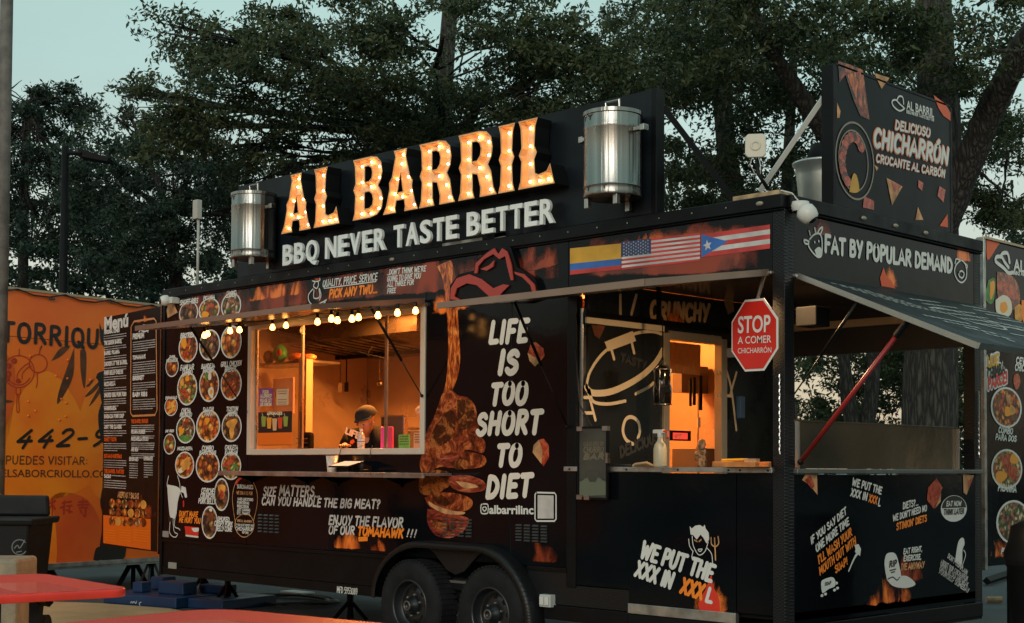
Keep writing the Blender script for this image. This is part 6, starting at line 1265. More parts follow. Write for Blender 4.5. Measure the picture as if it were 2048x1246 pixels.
skinned('trousers', [pel + Vector((0, 0, .06)), pel, V[14], V[15] + Vector((0, 0, .03)), V[16], V[17] + Vector((0, 0, .03))], [(0, 1), (1, 2), (2, 3), (1, 4), (4, 5)], [(.165, .125), (.165, .125), .095, .07, .095, .07], M['shirt'], pr_)
# cap tilted forward with brim, and face details
tilt = Matrix.Rotation(math.atan2(rt.y, rt.x), 4, 'Z') @ Matrix.Rotation(R(24), 4, 'X') @ Matrix.Rotation(R(-12), 4, 'Y'); CM = Matrix.Translation(Hd + Vector((0, 0, .045)) - fwd * .015) @ tilt
mb = MB(); prc = [(.100, -.005)] + [(.100 * math.cos(a_), .092 * math.sin(a_)) for a_ in np.linspace(.05, math.pi / 2, 8)]; mb.lathe((0, 0, 0), prc, 24)
mb.V = [tuple(CM @ (Vector(v) * 1.06)) for v in mb.V]; cp_ = mb.build('cap', M['cap'], pr_, smooth=True)
mb = MB(); rim_ = [(.09 * math.cos(a_) * 1.05, -.07 - .055 * math.sin(a_)) for a_ in np.linspace(0, math.pi, 13)]
vs = [Vector((x, y, -.004 - .10 * x * x * 10)) for x, y in rim_] + [Vector((x, -.045, .012)) for x in np.linspace(.09, -.09, 13)]
k_ = 13; mb.add([CM @ v for v in vs], [(i, i + 1, k_ + i + 1, k_ + i) for i in range(12)]); mb.add([CM @ (v + Vector((0, 0, .006))) for v in vs], [(i + 1, i, k_ + i, k_ + i + 1) for i in range(12)]); mb.build('cap_brim', mat('cap_brim_fabric', (.035, .05, .05), .8), pr_, smooth=True)
FM = Matrix.Translation(Hd - Vector((0, 0, .03)) + fwd * .0) @ Matrix.Rotation(math.atan2(rt.y, rt.x), 4, 'Z') @ Matrix.Rotation(R(25), 4, 'X')
mb = MB(); mb.sphere((0, -.088, .0), .018, 8, (.8, 1, 1.4)); mb.V = [tuple(FM @ Vector(v)) for v in mb.V]; mb.build('nose', M['skin'], pr_, smooth=True)
mb = MB()
for s_ in (-1, 1): mb.sphere((s_ * .03, -.077, .028), .010, 8, (1.3, .5, .6))
mb.V = [tuple(FM @ Vector(v)) for v in mb.V]; mb.build('eye', mat('dark_eye', (.02, .012, .01), .3), pr_, smooth=True)
mb = MB(); mb.sphere((0, -.078, -.036), .02, 8, (1.2, .4, .35)); mb.V = [tuple(FM @ Vector(v)) for v in mb.V]; mb.build('mouth', mat('lip', (.25, .07, .05), .5), pr_, smooth=True)
for s_ in (-1, 1):
    mb = MB(); mb.sphere((s_ * .085, .0, .01), .024, 8, (.4, .8, 1.2)); mb.V = [tuple(FM @ Vector(v)) for v in mb.V]; mb.build('ear', M['skin'], pr_, smooth=True)
cs = Kx(706, 872, .50); PSH = Surf(cs, rt.normalized(), Vector((fwd.x * .35, fwd.y * .35, .94))); 
PSH.N = PSH.U.cross(PSH.V)
def chest(t, px0, py0, px1, py1, pty, m):
    lettering(PSH, t, (px0, py0), (px1, py1), (px0, pty), m, pr_, n=.02, wt=.13, slant=.02, name='shirt_print')
chest('LIFE', 693, 865, 720, 876, 853, mat('shirt_print_cream', (.75, .55, .35), .6)); spoly(PSH, [(703, 880), (709, 877), (712, 882), (707, 887), (702, 885)], M['redor'], pr_, n=.02, name='shirt_print')

# ================================================================= IN THE PORCH
KD = BX - .9
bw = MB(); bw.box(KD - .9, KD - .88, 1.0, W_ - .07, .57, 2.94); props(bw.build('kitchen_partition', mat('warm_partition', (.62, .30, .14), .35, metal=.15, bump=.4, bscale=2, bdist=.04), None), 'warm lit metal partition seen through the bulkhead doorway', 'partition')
def bp2(px, py, x): return on_plane(px, py, (x, 0, 0), (1, 0, 0))
def dbox(name, lab, cat, px0, py0, px1, py1, x, m, th=.03, **k):
    a_, b_ = bp2(px0, py1, x), bp2(px1, py0, x); mb = MB(); mb.box(x, x + th, a_.y, b_.y, a_.z, b_.z); return props(mb.build(name, m, None, **k), lab, cat)
dbox('plastic_sheet', 'clear crinkled plastic strips hanging in the kitchen doorway', 'plastic curtain', 1334, 690, 1400, 745, KD + .3, mat('crinkled_plastic', (.62, .34, .14), .2, bump=1, bscale=14, bdist=.05, grain=(1, 4, .7), rvar=.1), .006)
dbox('grey_cabinet', 'grey wall cabinet deep inside the bulkhead doorway', 'cabinet', 1345, 735, 1398, 785, KD, mat('grey_cabinet', (.16, .12, .10), .5), .1)
for i, (px, y0, y1) in enumerate(((1378, 757, 812), (1385, 755, 810), (1397, 752, 820))): dbox('hanging_knife', ['slim black knife hanging first in the doorway', 'slim black knife hanging second in the doorway', 'wide black cleaver hanging nearest the door frame'][i], 'knife', px, y0, px + 4 + i, y1, KD + .35, M['blackm'], .01)
t = dbox('bottle_opener', 'pale handle hanging beside the door frame', 'utensil', 1394, 835, 1399, 855, KD + .35, M['plastic_w'], .01)
rs = thing('lit_label', 'small lit red label box on the kitchen wall', 'sign', bp2(1365, 872, KD + .3)); a_, b_ = bp2(1342, 881, KD + .3), bp2(1382, 862, KD + .3)
mb = MB(); mb.box(KD + .28, KD + .3, a_.y, b_.y, a_.z, b_.z); mb.build('box', M['black'], rs); a_, b_ = bp2(1346, 878, KD + .302), bp2(1375, 866, KD + .302); mb = MB(); mb.box(KD + .3, KD + .304, a_.y, b_.y, a_.z, b_.z); mb.build('face', mat('lit_red_label', (.7, .05, .03), .4, emit=.8, emcol=(.9, .08, .05)), rs)
LS = Surf((KD + .304, 0, 0), (0, 1, 0)); lettering(LS, 'HOT', (1349, 876), (1362, 876), (1349, 869), M['flagwhite'], rs, n=.003, slant=0)
dbox('low_cabinet', 'steel under-counter cabinet inside the doorway', 'cabinet', 1344, 898, 1400, 935, KD + .32, mat('warm_steel', (.4, .3, .2), .35, metal=.7), .3, bev=.004)
q = bp2(1403, 915, BX + .1); mb = MB(); 
for i in range(6): mb.sphere(q + Vector((random.uniform(-.02, .02), random.uniform(-.03, .03), -.05 + i * .03)), .035, 8, (1, 1, 1.3))
props(mb.build('cleaning_rag', mat('patterned_rag', (.30, .20, .12), .9, var=.8, vscale=30), None, smooth=True), 'crumpled patterned rag hanging by the door frame', 'rag')
# spray bottle on the counter
c = S.uv(1339, 937); sp = thing('spray_bottle', 'translucent spray bottle with red trigger on the porch counter', 'spray bottle', (c[0], .06, 1.463)); c = Vector((c[0] , -.1, 1.463)); 
mb = MB(); mb.lathe(c, [(0, 0), (.042, 0), (.045, .01), (.045, .12), (.038, .15), (.02, .175), (.016, .20), (.016, .21)], 20); mb.build('bottle_body', mat('cloudy_plastic', (.42, .36, .24), .4), sp, smooth=True)
mb = MB(); mb.lathe(c, [(.018, .20), (.02, .225), (.012, .235)], 12); mb.box(c.x - .055, c.x + .03, c.y - .012, c.y + .012, c.z + .225, c.z + .25); mb.build('spray_head', M['plastic_w'], sp, bev=.003)
mb = MB(); mb.tube([c + Vector((.03, 0, .24)), c + Vector((.065, 0, .235)), c + Vector((.07, 0, .20)), c + Vector((.05, 0, .19))], .007, 6); mb.build('trigger', M['red'], sp)
# hanging lantern
q = at_y(1324, 775, -.03); q = bp2(1325, 772, BX + .25); ln = thing('hanging_lantern', 'small black lantern hanging beside the bulkhead doorway', 'lantern', q); r_ = .06
mb = MB(); mb.lathe(q, [(r_ * .85, -.13), (r_, -.12), (r_, .10), (r_ * .7, .13), (.02, .15)], 16); mb.build('lantern_body', mat('smoked_glass', (.01, .01, .01), .1), ln, smooth=True)
mb = MB()
for i in range(4):
    th = R(90 * i + 20); cth, sth = math.cos(th), math.sin(th); mb.tube([q + Vector((cth * r_ * .5, sth * r_ * .5, .15)), q + Vector((cth * r_ * 1.1, sth * r_ * 1.1, .12)), q + Vector((cth * r_ * .9, sth * r_ * .9, .05)), q + Vector((cth * r_ * 1.15, sth * r_ * 1.15, -.03)), q + Vector((cth * r_ * 1.0, sth * r_ * 1.0, -.14))], .005, 6)
for z in (.12, -.135): mb.tube([q + Vector((math.cos(t_) * r_ * 1.12, math.sin(t_) * r_ * 1.12, z)) for t_ in np.linspace(0, 2 * math.pi, 13)], .004, 5, caps=False)
mb.tube([q + Vector((-.03, 0, .15)), q + Vector((0, 0, .19)), q + Vector((.03, 0, .15))], .004, 5); mb.build('wire_cage', M['fitting'], ln, smooth=True)
q = Vector(q); mb = MB(); mb.box(BX + .2, BX + .23, q.y - .012, q.y + .012, q.z + .45, 2.79); mb.tube([q + Vector((0, 0, .19)), q + Vector((0, 0, .5))], .004, 5); mb.build('hanger', M['black'], ln)
# grill brush and wooden tray, tongs
q0, q1 = S.uv(1458, 934)[0], S.uv(1543, 934)[0]; wb = thing('wooden_tray', 'low orange brown wooden tray on the porch counter near the corner post', 'tray', (q0, .1, 1.463))
mb = MB(); mb.box(q0, q1, -.18, -.14, 1.465, 1.50); mb.box(q0, q1, -.03, .0, 1.465, 1.50); mb.box(q0, q1, -.14, -.03, 1.465, 1.475); mb.build('tray_body', mat('orange_wood', (.45, .16, .04), .6, var=.4, vscale=10), wb, bev=.003)
mb = MB(); mb.tube([(q0 + .02, -.1, 1.508), (q1 - .12, -.09, 1.515)], [.012, .008], 6); mb.build('brush_handle', M['yellow'], wb); mb = MB(); mb.box(q1 - .13, q1 - .04, -.11, -.07, 1.50, 1.52); mb.build('brush_head', M['wood'], wb)
q0 = S.uv(1275, 932)[0]; mb = MB()
for i in range(4): mb.tube([(q0 + .02 * i, -.05 - .015 * i, 1.47 + .004 * i), (q0 + .17, -.04 - .02 * i, 1.475 + .006 * i)], .009, 6)
props(mb.build('wooden_tongs', M['wood'], None), 'bundle of pale wooden tongs on the porch counter', 'tongs')
mb = MB(); a_ = S.uv(1180, 855)[0]; mb.tube([(HX + .13, -.06, 2.3), (HX + .16, -.05, 1.9), (HX + .22, .1, 1.65), (HX + .3, .1, 1.48), (HX + .55, .05, 1.475)], .006, 6); props(mb.build('counter_cable', M['cable'], None, smooth=True), 'black cable dropping beside the framed poster to the counter', 'cable')
mb = MB(); q = bp2(1478, 815, BX + .06); mb.box(BX + .05, BX + .1, q.y - .03, q.y + .03, q.z - .09, q.z + .09); props(mb.build('blue_torch', mat('blue_tool', (.04, .10, .22), .4), None, bev=.01), 'blue handled tool fixed on the dark bulkhead', 'tool')
mb = MB(); q = at_x(1630, 632, -.12); mb.box(q.x - .1, q.x + .06, q.y - .08, q.y + .09, q.z - .07, q.z + .06); fl = mb.build('flood_lamp', M['blackm'], None, bev=.008); props(fl, 'black box flood lamp in the top corner of the porch', 'lamp')

# ================================================================= MENU BOARD AT THE NOSE
D0 = Vector((L_, 0, 0)); md_ = (VD * math.cos(R(37.8)) - VR * math.sin(R(37.8))); MBS = Surf(D0 + Vector((-.02, -.0, 0)), -md_)
ml = MBS.uv(207, 850)[0]; mr_ = MBS.uv(319, 850)[0]; mz1, mz0 = MBS.uv(319, 613)[1], MBS.uv(300, 1102)[1]
mn = thing('menu_board', 'tall black menu board with two columns of small print at the trailer nose', 'menu board', MBS.pt(ml, 0))
sbox('board', mat('menu_print_black', (.004, .0045, .005), .4, spec=.15, rvar=.06), mn, MBS, ml, mr_, mz0, mz1, -.03, 0)
mb = MB(); mb.sbox(MBS, mr_ + .001, mr_ + .02, mz0 - .02, mz1 + .01, -.035, .006); mb.build('board_edge', M['fitting'], mn)
for uu in (ml + .15, mr_ - .15): mb = MB(); mb.sbox(MBS, uu, uu + .04, mz0 + .1, mz1 - .2, -.07, -.032); mb.build('rear_batten', M['black'], mn)
font_on(MBS, 'Menú', (209, 660), (257, 652), (209, 634), M['white'], mn, bold=.04)
rd2 = random.Random(9); fpm = MB(); fpo = MB()
def ln_px(x0p, x1p, y, y0r=632, y1r=1088):  # y at x0p; slope follows the board
    sl = (y - 877) / (x0p + 1196.) ; return (x0p, y, x1p, y + (x1p - x0p) * sl)
def mhead(t, x0p, x1p, y, m='white', h=6.5): a_ = ln_px(x0p, x1p, y); lettering(MBS, t, a_[:2], a_[2:], (x0p, y - h), M[m], mn, wt=.12, slant=0, n=.003, gap=.1)
def mbody(x0p, x1p, y, n_, mb_=None, dy=4.6):
    for i in range(n_): a_ = ln_px(x0p, x1p - (rd2.uniform(0, 25) if i == n_ - 1 else 0), y + dy * i); squiggle_text(MBS, *a_, .0095, mb_ or fpm, rd2, n=.002)
for t, y, n_, m in (('PERSONAL COMBO', 668, 3, 'white'), ('THE QUEEN BARREL', 690, 3, 'white'), ('BARREL PICANHA', 710, 3, 'white'), ('CHICKEN AT THE BARREL', 732, 3, 'white'), ('PORK BELLY CHEESE', 750, 3, 'white'), ('MOZZARELLA', 772, 3, 'white'), ('SMOKED BBQ PORK RIBS', 794, 4, 'white'), ('HAMBURGUESA', 820, 2, 'white'), ('BARBACOA PORK CHOP', 836, 3, 'white'), ('JUST THE CLASSIC', 857, 3, 'white'), ('SWEET TOOTH', 882, 4, 'redor'), ('BOTANAS NORTENAS', 915, 4, 'redor'), ('THE BARREL PARTIES', 945, 1, 'redor'), ('SALSAS', 955, 4, 'white')):
    mhead(t, 209, 209 + 2.2 * len(t), y, m); mbody(208, 253, y + 6, n_)
fr_ = [(266, 648), (269, 643), (309, 637), (313, 642), (315, 820), (311, 830), (266, 832), (262, 826), (263, 654), (266, 648)]
sline(MBS, [fr_], .010, mat('copper_frame_print', (.55, .24, .10), .4), mn, smooth_=False)
sline(MBS, [[(279, 664), (284, 656), (289, 650), (294, 656), (297, 664)], [(282, 660), (290, 663), (298, 660)]], .008, M['white'], mn)
for t, y, n_, m in (('PREMIUM', 678, 5, 'white'), ('TOMAHAWK', 719, 7, 'white'), ('BRISKET', 760, 4, 'white'), ('BABY RIBS', 793, 5, 'white')):
    mhead(t, 266, 266 + 3.2 * len(t), y, m, 7 if t != 'PREMIUM' else 9); mbody(266, 311, y + 8, n_)
for t, y, n_, m in (('THE BARREL BURGER', 846, 4, 'redor'), ('PICANHA BURGER', 867, 3, 'white'), ('MOZZARELLA STICKS', 881, 4, 'white'), ('ARE NEW', 902, 3, 'white')): mhead(t, 263, 263 + 2 * len(t), y, m); mbody(263, 309, y + 6, n_, None, 4)
mhead('BEVERAGES', 259, 277, 921); mbody(259, 276, 928, 7); mhead('LEMONADES', 288, 306, 920); mbody(288, 306, 927, 7)
fpm.build('fine_print', M['flagwhite'], mn)
mhead('AREPITAS Y SALSAS', 236, 278, 994, 'toast', 10)
for j in range(3):
    for i in range(6):
        x = 225 + i * 12.5; y = 1008 + j * 18 + (i - 3) * .6; V, F = disc_geo(MBS, x, y, 6.2, 9, .004 + .001 * j, N_=12); o = mesh_obj('food_picture', V, F, M[['food4', 'food1', 'food2', 'steak', 'food1', 'golden'][(i + j * 2) % 6]], mn)
spoly(MBS, [(207, 1030), (302, 1038), (302, 1100), (207, 1086)], mat('menu_orange_band', (.72, .13, .008), .4), mn, n=.003)
fp2 = MB()
for (xa, xb) in ((211, 232), (240, 262), (268, 298)):
    for j in range(5): a_ = ln_px(xa, xb, 1060 + j * 5); squiggle_text(MBS, *a_, .010, fp2, rd2, n=.005)
fp2.build('fine_print', M['amber'], mn)
decal(MBS, [(262, 650), (318, 640), (318, 616), (262, 625)], M['flameA'], mn); decal(MBS, [(262, 1040), (318, 1045), (318, 960), (262, 958)], M['flameB'], mn)

# ================================================================= ORANGE TRAILER
od = VD * math.cos(R(36.6)) + VR * math.sin(R(36.6)); o0 = at_depth(75, 15.5); OS = Surf(o0, od)
oz0, oz1 = OS.uv(75, 1128)[1], OS.uv(75, 580)[1]; oL = -7.5; oR = OS.uv(345, 850)[0] + .8
ot = thing('orange_trailer', 'orange food trailer with black brush lettering and bamboo lantern print', 'food trailer', OS.pt(-2, 0))
seam = OS.uv(75, 677)[1]
sbox('side_panel', M['orangewrap'], ot, OS, oL, oR, oz0, seam - .004, -.06, 0, bev=.003); sbox('side_panel', M['orangewrap'], ot, OS, oL, oR, seam, oz1 - .03, -.06, .004, bev=.003)
sbox('body', M['orangewrap'], ot, OS, oL, oR, oz0 + .03, oz1 - .05, -2.3, -.065)
sbox('roof_edge', mat('pale_roof_edge', (.35, .26, .16), .5), ot, OS, oL, oR, oz1 - .028, oz1, -.08, .012, bev=.003)
mb = MB(); mb.sbox(OS, oL, oR, oz0 - .05, oz0 - .002, -.06, .03); mb.sbox(OS, oL, oR, oz0 - .075, oz0 - .052, -.06, .012); mb.build('bottom_rail', M['trim'], ot, bev=.003)
mb = MB(); pts = []
for i in range(48):
    u = oL + 3.6 + i * .2; pts.append(OS.pt(u, oz1 - .03 - (.035 if i % 3 else -.01), .03))
mb.tube(pts, .009, 5)
for i in range(0, 48, 4):
    for k_ in range(3): mb.tube([pts[i] + od * (.03 * k_), pts[i] + od * (.03 * k_) + Vector((0, 0, -.03))], .010, 5)
mb.build('cable_swag', M['cable'], ot)
def OT(t, p0, p1, pt, m, **k): return lettering(OS, t, p0, p1, pt, m, ot, **k)
OT('TORRIQU', (4, 682), (196, 695), (2, 645), M['ink'], wt=.085, slant=.0, jit=.03, gap=.2, n=.007)
OT(')', (-6, 910), (6, 910), (-4, 860), M['ink'], wt=.1, slant=0, n=.007); OT('442-9', (26, 896), (205, 890), (45, 861), M['ink'], wt=.055, slant=.3, gap=.2, n=.007)
OT('PUEDES VISITAR:', (11, 928), (174, 929), (11, 912), M['inkb'], wt=.055, slant=0, n=.005); OT('S', (-6, 928), (0, 928), (-5, 912), M['inkb'], wt=.075, slant=0, n=.005)
font_on(OS, 'ELSABORCRIOLLO.COM', (3, 954), (228, 955), (3, 938), M['inkb'], ot, n=.005, bold=.01)
def OP(pts, m, n=.003, sm=True): return spoly(OS, pts, M[m], ot, n=n, smooth_=sm, name='print')
OP([(2, 870), (40, 790), (95, 742), (150, 800), (185, 900), (190, 960), (100, 1000), (0, 980)], 'amber', .0022)
OP([(150, 860), (175, 780), (200, 760), (240, 780), (250, 980), (190, 990)], 'amber', .0026); OP([(90, 1010), (120, 985), (175, 1000), (205, 1060), (205, 1118), (80, 1128)], 'redor', .0022)
OP([(60, 1080), (75, 1020), (105, 1015), (112, 1126), (75, 1128)], 'amber', .0028); OP([(2, 700), (30, 740), (20, 860), (2, 880)], 'redor', .0022)
for pts in ([(102, 722), (120, 697), (140, 692), (122, 712)], [(148, 695), (146, 750), (128, 790), (114, 808), (118, 780), (134, 735)], [(160, 700), (172, 705), (170, 770), (166, 772), (161, 740)], [(190, 755), (172, 772), (180, 771)], [(198, 762), (170, 792), (180, 790), (196, 775)], [(200, 770), (178, 811), (187, 804), (200, 785)], [(82, 690), (78, 705), (84, 694)], [(0, 798), (26, 802), (16, 806), (0, 802)]): OP(pts, 'inkb', .0035)
OP([(198, 645), (204, 660), (212, 650), (214, 700), (205, 690), (200, 680)], 'ink', .008); OP([(212, 740), (196, 746), (192, 756), (196, 762), (202, 800), (212, 830)], 'ink', .004); OP([(205, 800), (196, 830), (200, 870), (214, 900), (214, 820)], 'ink', .0045); OP([(214, 940), (200, 1000), (206, 1040), (200, 1118), (250, 1112), (250, 940)], 'ink', .0045)
OP([(186, 1120), (192, 1096), (208, 1096), (200, 1120)], 'ink', .0048)
ol = [[(37 + 31 * math.cos(t_), 743 + 32 * math.sin(t_)) for t_ in np.linspace(0, 2 * math.pi, 20)], [(37 + 25 * math.cos(t_), 743 + 27 * math.sin(t_)) for t_ in np.linspace(.5, 2.6, 12)], [(32, 775), (32, 788), (40, 788), (40, 775)], [(34, 788), (33, 812), (34, 824), (38, 822), (37, 800), (38, 788)], [(76 + 18 * math.cos(t_), 727 + 18 * math.sin(t_)) for t_ in np.linspace(0, 2 * math.pi, 16)], [(74, 746), (74, 765), (72, 775)], [(38, 712), (38, 698)], [(78, 708), (80, 695)]]
for (cx_, cy_, r_) in ((17, 732, 5), (16, 748, 6), (28, 722, 5), (13, 758, 5), (36, 762, 4)): ol.append([(cx_ + r_ * math.cos(t_), cy_ + r_ * math.sin(t_)) for t_ in np.linspace(0, 2 * math.pi, 10)]); ol.append([(cx_ + r_ * .5 * math.cos(t_), cy_ + r_ * .5 * math.sin(t_)) for t_ in np.linspace(0, 2 * math.pi, 8)])
ol += [[(58, 726), (48, 732), (36, 745), (34, 758), (42, 764)], [(62, 732), (52, 738), (44, 748), (44, 758)]]
sline(OS, ol, .0055, mat('lantern_line_print', (.42, .03, .008), .45), ot, n=.0045)
cj = [[(100, 1006), (108, 1004)], [(104, 1000), (104, 1030)], [(98, 1018), (104, 1010), (110, 1018)], [(110, 1002), (108, 1001)], [(124, 1006), (132, 1004)], [(128, 1002), (127, 1028)], [(120, 1016), (127, 1012)], [(134, 1004), (142, 1003)], [(133, 1012), (143, 1011)], [(138, 1012), (138, 1026)], [(132, 1020), (144, 1024)], [(157, 1004), (174, 1003)], [(165, 999), (165, 1016)], [(155, 1010), (176, 1009)], [(158, 1016), (174, 1015)], [(170, 1016), (170, 1032), (166, 1030)], [(160, 1021), (163, 1026)]]
sline(OS, cj, .010, bpy.data.materials['lantern_line_print'], ot, n=.0045)
mb = MB()
for (px, py) in ((112, 752), (122, 798), (70, 822), (56, 803), (56, 832), (131, 833), (132, 806), (118, 840), (134, 757), (180, 760), (135, 720), (60, 712)): 
    q = OS.uv(px, py); mb.sphere(OS.pt(q[0], q[1], .004), .014, 8, (1, 1, 1))
mb.build('rivet', M['orangewrap'], ot, smooth=True)
for px in (128, 300):
    u = OS.uv(px, 1120)[0]; mb = MB(); b_ = OS.pt(u, 0, -.3); t_ = OS.pt(u, oz0 - .07, -.3)
    for s_ in (-1, 1): mb.tube([t_ + od * (.03 * s_), b_ + od * (.24 * s_)], .035, 4)
    mb.tube([t_, b_], .03, 6); mb.build('jack_stand', M['black'], ot)
# ================================================================= BLACK TRAILER AT THE FAR RIGHT
r0 = at_depth(1970, 11.6); RS = Surf((r0.x, r0.y, 0), (0, 1, 0)); rz1, rz0 = RS.uv(1972, 479)[1], RS.uv(1972, 1133)[1]
bt2 = thing('dish_board', 'tall black board with round dish pictures standing past the porch end', 'menu board', (r0.x, r0.y, 0))
ug = 4.6
sbox('side_panel', M['vinyl'], bt2, RS, .02, ug, rz0, rz1, -.06, 0, bev=.003); sbox('body', M['black'], bt2, RS, .03, ug, rz0 + .02, rz1 - .03, -.14, -.065)
mb = MB(); mb.sbox(RS, -.02, .018, rz0 - .03, rz1 + .01, -.06, .01); mb.build('corner_trim', M['trim'], bt2, bev=.002)
mb = MB(); mb.sbox(RS, 0, ug, rz1 + .001, rz1 + .02, -.06, .02); mb.build('roof_edge', mat('pale_edge_tape', (.4, .3, .18), .5), bt2)
for px in (2100, 2300): 
    u = RS.uv(px, 1000)[0]; mb = MB(); mb.sbox(RS, u, u + .08, 0, rz0, -.4, -.3); mb.build('jack_stand', M['black'], bt2)
def RL(t, p0, p1, pt, m='white', **k): return lettering(RS, t, p0, p1, pt, M[m] if isinstance(m, str) else m, bt2, **{'wt': .1, **k})
food_disc(RS, 2012, 815, 31, 41, 'food1', bt2); food_disc(RS, 2013, 938, 31, 40, 'food2', bt2); food_disc(RS, 2026, 1044, 34, 44, 'food3', bt2); food_disc(RS, 2075, 825, 25, 38, 'food2', bt2)
blobs(RS, 2013, 938, 30, 38, [(0, .35, .32, .5, .2, 'redmeat'), (.35, -.15, .35, .4, .4, 'redmeat'), (-.4, -.4, .4, .3, .3, 'yolk'), (.5, .55, .3, .3, 0, 'yolk')], bt2, .0035)
blobs(RS, 2012, 815, 30, 40, [(-.5, .3, .1, .5, -.3, 'brownmeat'), (-.3, .3, .1, .5, -.3, 'redmeat'), (.1, -.2, .25, .25, 0, 'yolk'), (.4, -.1, .2, .25, .5, 'golden'), (.1, .5, .12, .35, .4, 'toast'), (.5, -.5, .25, .2, 0, 'brownmeat')], bt2, .0035)
RL('COMBO', (1996, 865), (2024, 868), (1996, 854)); RL('PARA DOS', (1990, 879), (2031, 883), (1990, 868)); RL('PICANHA', (1995, 981), (2031, 984), (1995, 968)); RL('FAMILIAR', (2001, 1107), (2050, 1110), (2001, 1097)); RL('COMBO', (2006, 1116), (2040, 1119), (2006, 1108)); RL('CEVICHE', (2031, 726), (2070, 732), (2031, 714)); RL('CHICHARRON', (2029, 740), (2080, 746), (2029, 728))
wo_ = M['white']
for (t, p0, p1, pt, m) in (('QUÉ', (1974, 735), (1996, 729), (1974, 714), 'yellow'), ('CHIMBA', (1974, 758), (2008, 745), (1974, 738), 'ink'), ('PARCE!', (1975, 778), (2013, 764), (1975, 757), 'red')):
    t = t.replace('É', 'E'); RL(t, p0, p1, pt, 'white', wt=.26, n=.004); RL(t, p0, p1, pt, m, wt=.11, n=.0075)
font_on(RS, 'AL BARRIL', (2026, 541), (2110, 555), (2026, 517), M['white'], bt2, bold=.03); RL('BBQ never taste better'.upper(), (2025, 548), (2110, 562), (2025, 542), 'white')
sline(RS, [[(2024, 545), (2016, 546), (2006, 536), (1996, 528), (1990, 522), (1992, 514), (2002, 514), (2008, 524), (2016, 535)], [(2000, 514), (2004, 507), (2014, 507), (2018, 525)]], .016, M['white'], bt2)
for pts, m, n in (([(1993, 543), (2020, 550), (2036, 572), (2038, 610), (2020, 620), (1996, 600)], 'steak', .004), ([(1996, 560), (2020, 568), (2034, 585), (2030, 600), (1998, 580)], 'redmeat', .0046), ([(1976, 560), (1988, 556), (1990, 575), (1985, 605), (1975, 606), (1970, 590)], 'green', .004), ([(1979, 565), (1987, 562), (1988, 580), (1980, 600)], 'yolk', .0047), ([(1990, 600), (2006, 590), (2020, 600), (2022, 625), (2008, 636), (1992, 625)], 'egg', .005), ([(2000, 606), (2010, 604), (2014, 618), (2006, 626), (1999, 620)], 'yolk', .0056), ([(2028, 615), (2038, 608), (2046, 620), (2042, 642), (2030, 640)], 'golden', .005), ([(1972, 480), (1998, 482), (1992, 496), (1974, 520)], 'redor', .004), ([(2027, 750), (2036, 748), (2040, 765), (2032, 780), (2026, 765)], 'redmeat', .004), ([(2042, 600), (2060, 610), (2060, 660), (2044, 640)], 'orange', .0052)):
    spoly(RS, pts, M[m], bt2, n=n, smooth_=True, name='food_picture')
decal(RS, [(1972, 1125), (2060, 1120), (2060, 1000), (1972, 1000)], M['flameA'], bt2)

# ================================================================= FOREGROUND: TABLES, BINS, BLOCKS
pt_ = bpy.data.materials.new('red_perforated_coating'); pt_.use_nodes = True; nt = pt_.node_tree; N_, L2 = nt.nodes, nt.links; b_ = N_['Principled BSDF']; b_.inputs['Roughness'].default_value = .38; b_.inputs['Base Color'].default_value = (.78, .055, .035, 1)
tc = N_.new('ShaderNodeTexCoord'); mp = N_.new('ShaderNodeMapping'); mp.inputs['Scale'].default_value = (44, 44, 44); L2.new(tc.outputs['Object'], mp.inputs[0])
vo = N_.new('ShaderNodeTexVoronoi'); vo.inputs['Scale'].default_value = 1; vo.inputs['Randomness'].default_value = 0; L2.new(mp.outputs[0], vo.inputs['Vector'])
lt = N_.new('ShaderNodeMath'); lt.operation = 'GREATER_THAN'; lt.inputs[1].default_value = .30
sx_ = N_.new('ShaderNodeSeparateXYZ'); L2.new(mp.outputs[0], sx_.inputs[0])
def fr2(s_, o_):
    f_ = N_.new('ShaderNodeMath'); f_.operation = 'FRACT'; L2.new(s_, f_.inputs[0]); q_ = N_.new('ShaderNodeMath'); q_.operation = 'SUBTRACT'; q_.inputs[1].default_value = .5; L2.new(f_.outputs[0], q_.inputs[0]); r_ = N_.new('ShaderNodeMath'); r_.operation = 'POWER'; r_.inputs[1].default_value = 2; L2.new(q_.outputs[0], r_.inputs[0]); return r_.outputs[0]
sm_ = N_.new('ShaderNodeMath'); sm_.operation = 'ADD'; L2.new(fr2(sx_.outputs[0], 0), sm_.inputs[0]); L2.new(fr2(sx_.outputs[1], 0), sm_.inputs[1])
lt.inputs[1].default_value = .075; L2.new(sm_.outputs[0], lt.inputs[0]); L2.new(lt.outputs[0], b_.inputs['Alpha'])
solid = mat('red_coated_steel', (.74, .045, .03), .35, var=.15)
def round_poly(P, r, k=6):
    out = []; n = len(P)
    for i in range(n):
        a, b, c = P[i - 1], P[i], P[(i + 1) % n]; d1 = (a - b).normalized(); d2 = (c - b).normalized()
        p = b + d1 * r; q = b + d2 * r
        for j in range(k + 1): t = j / k; out.append(p * (1 - t) ** 2 + b * 2 * t * (1 - t) + q * t ** 2)
    return out
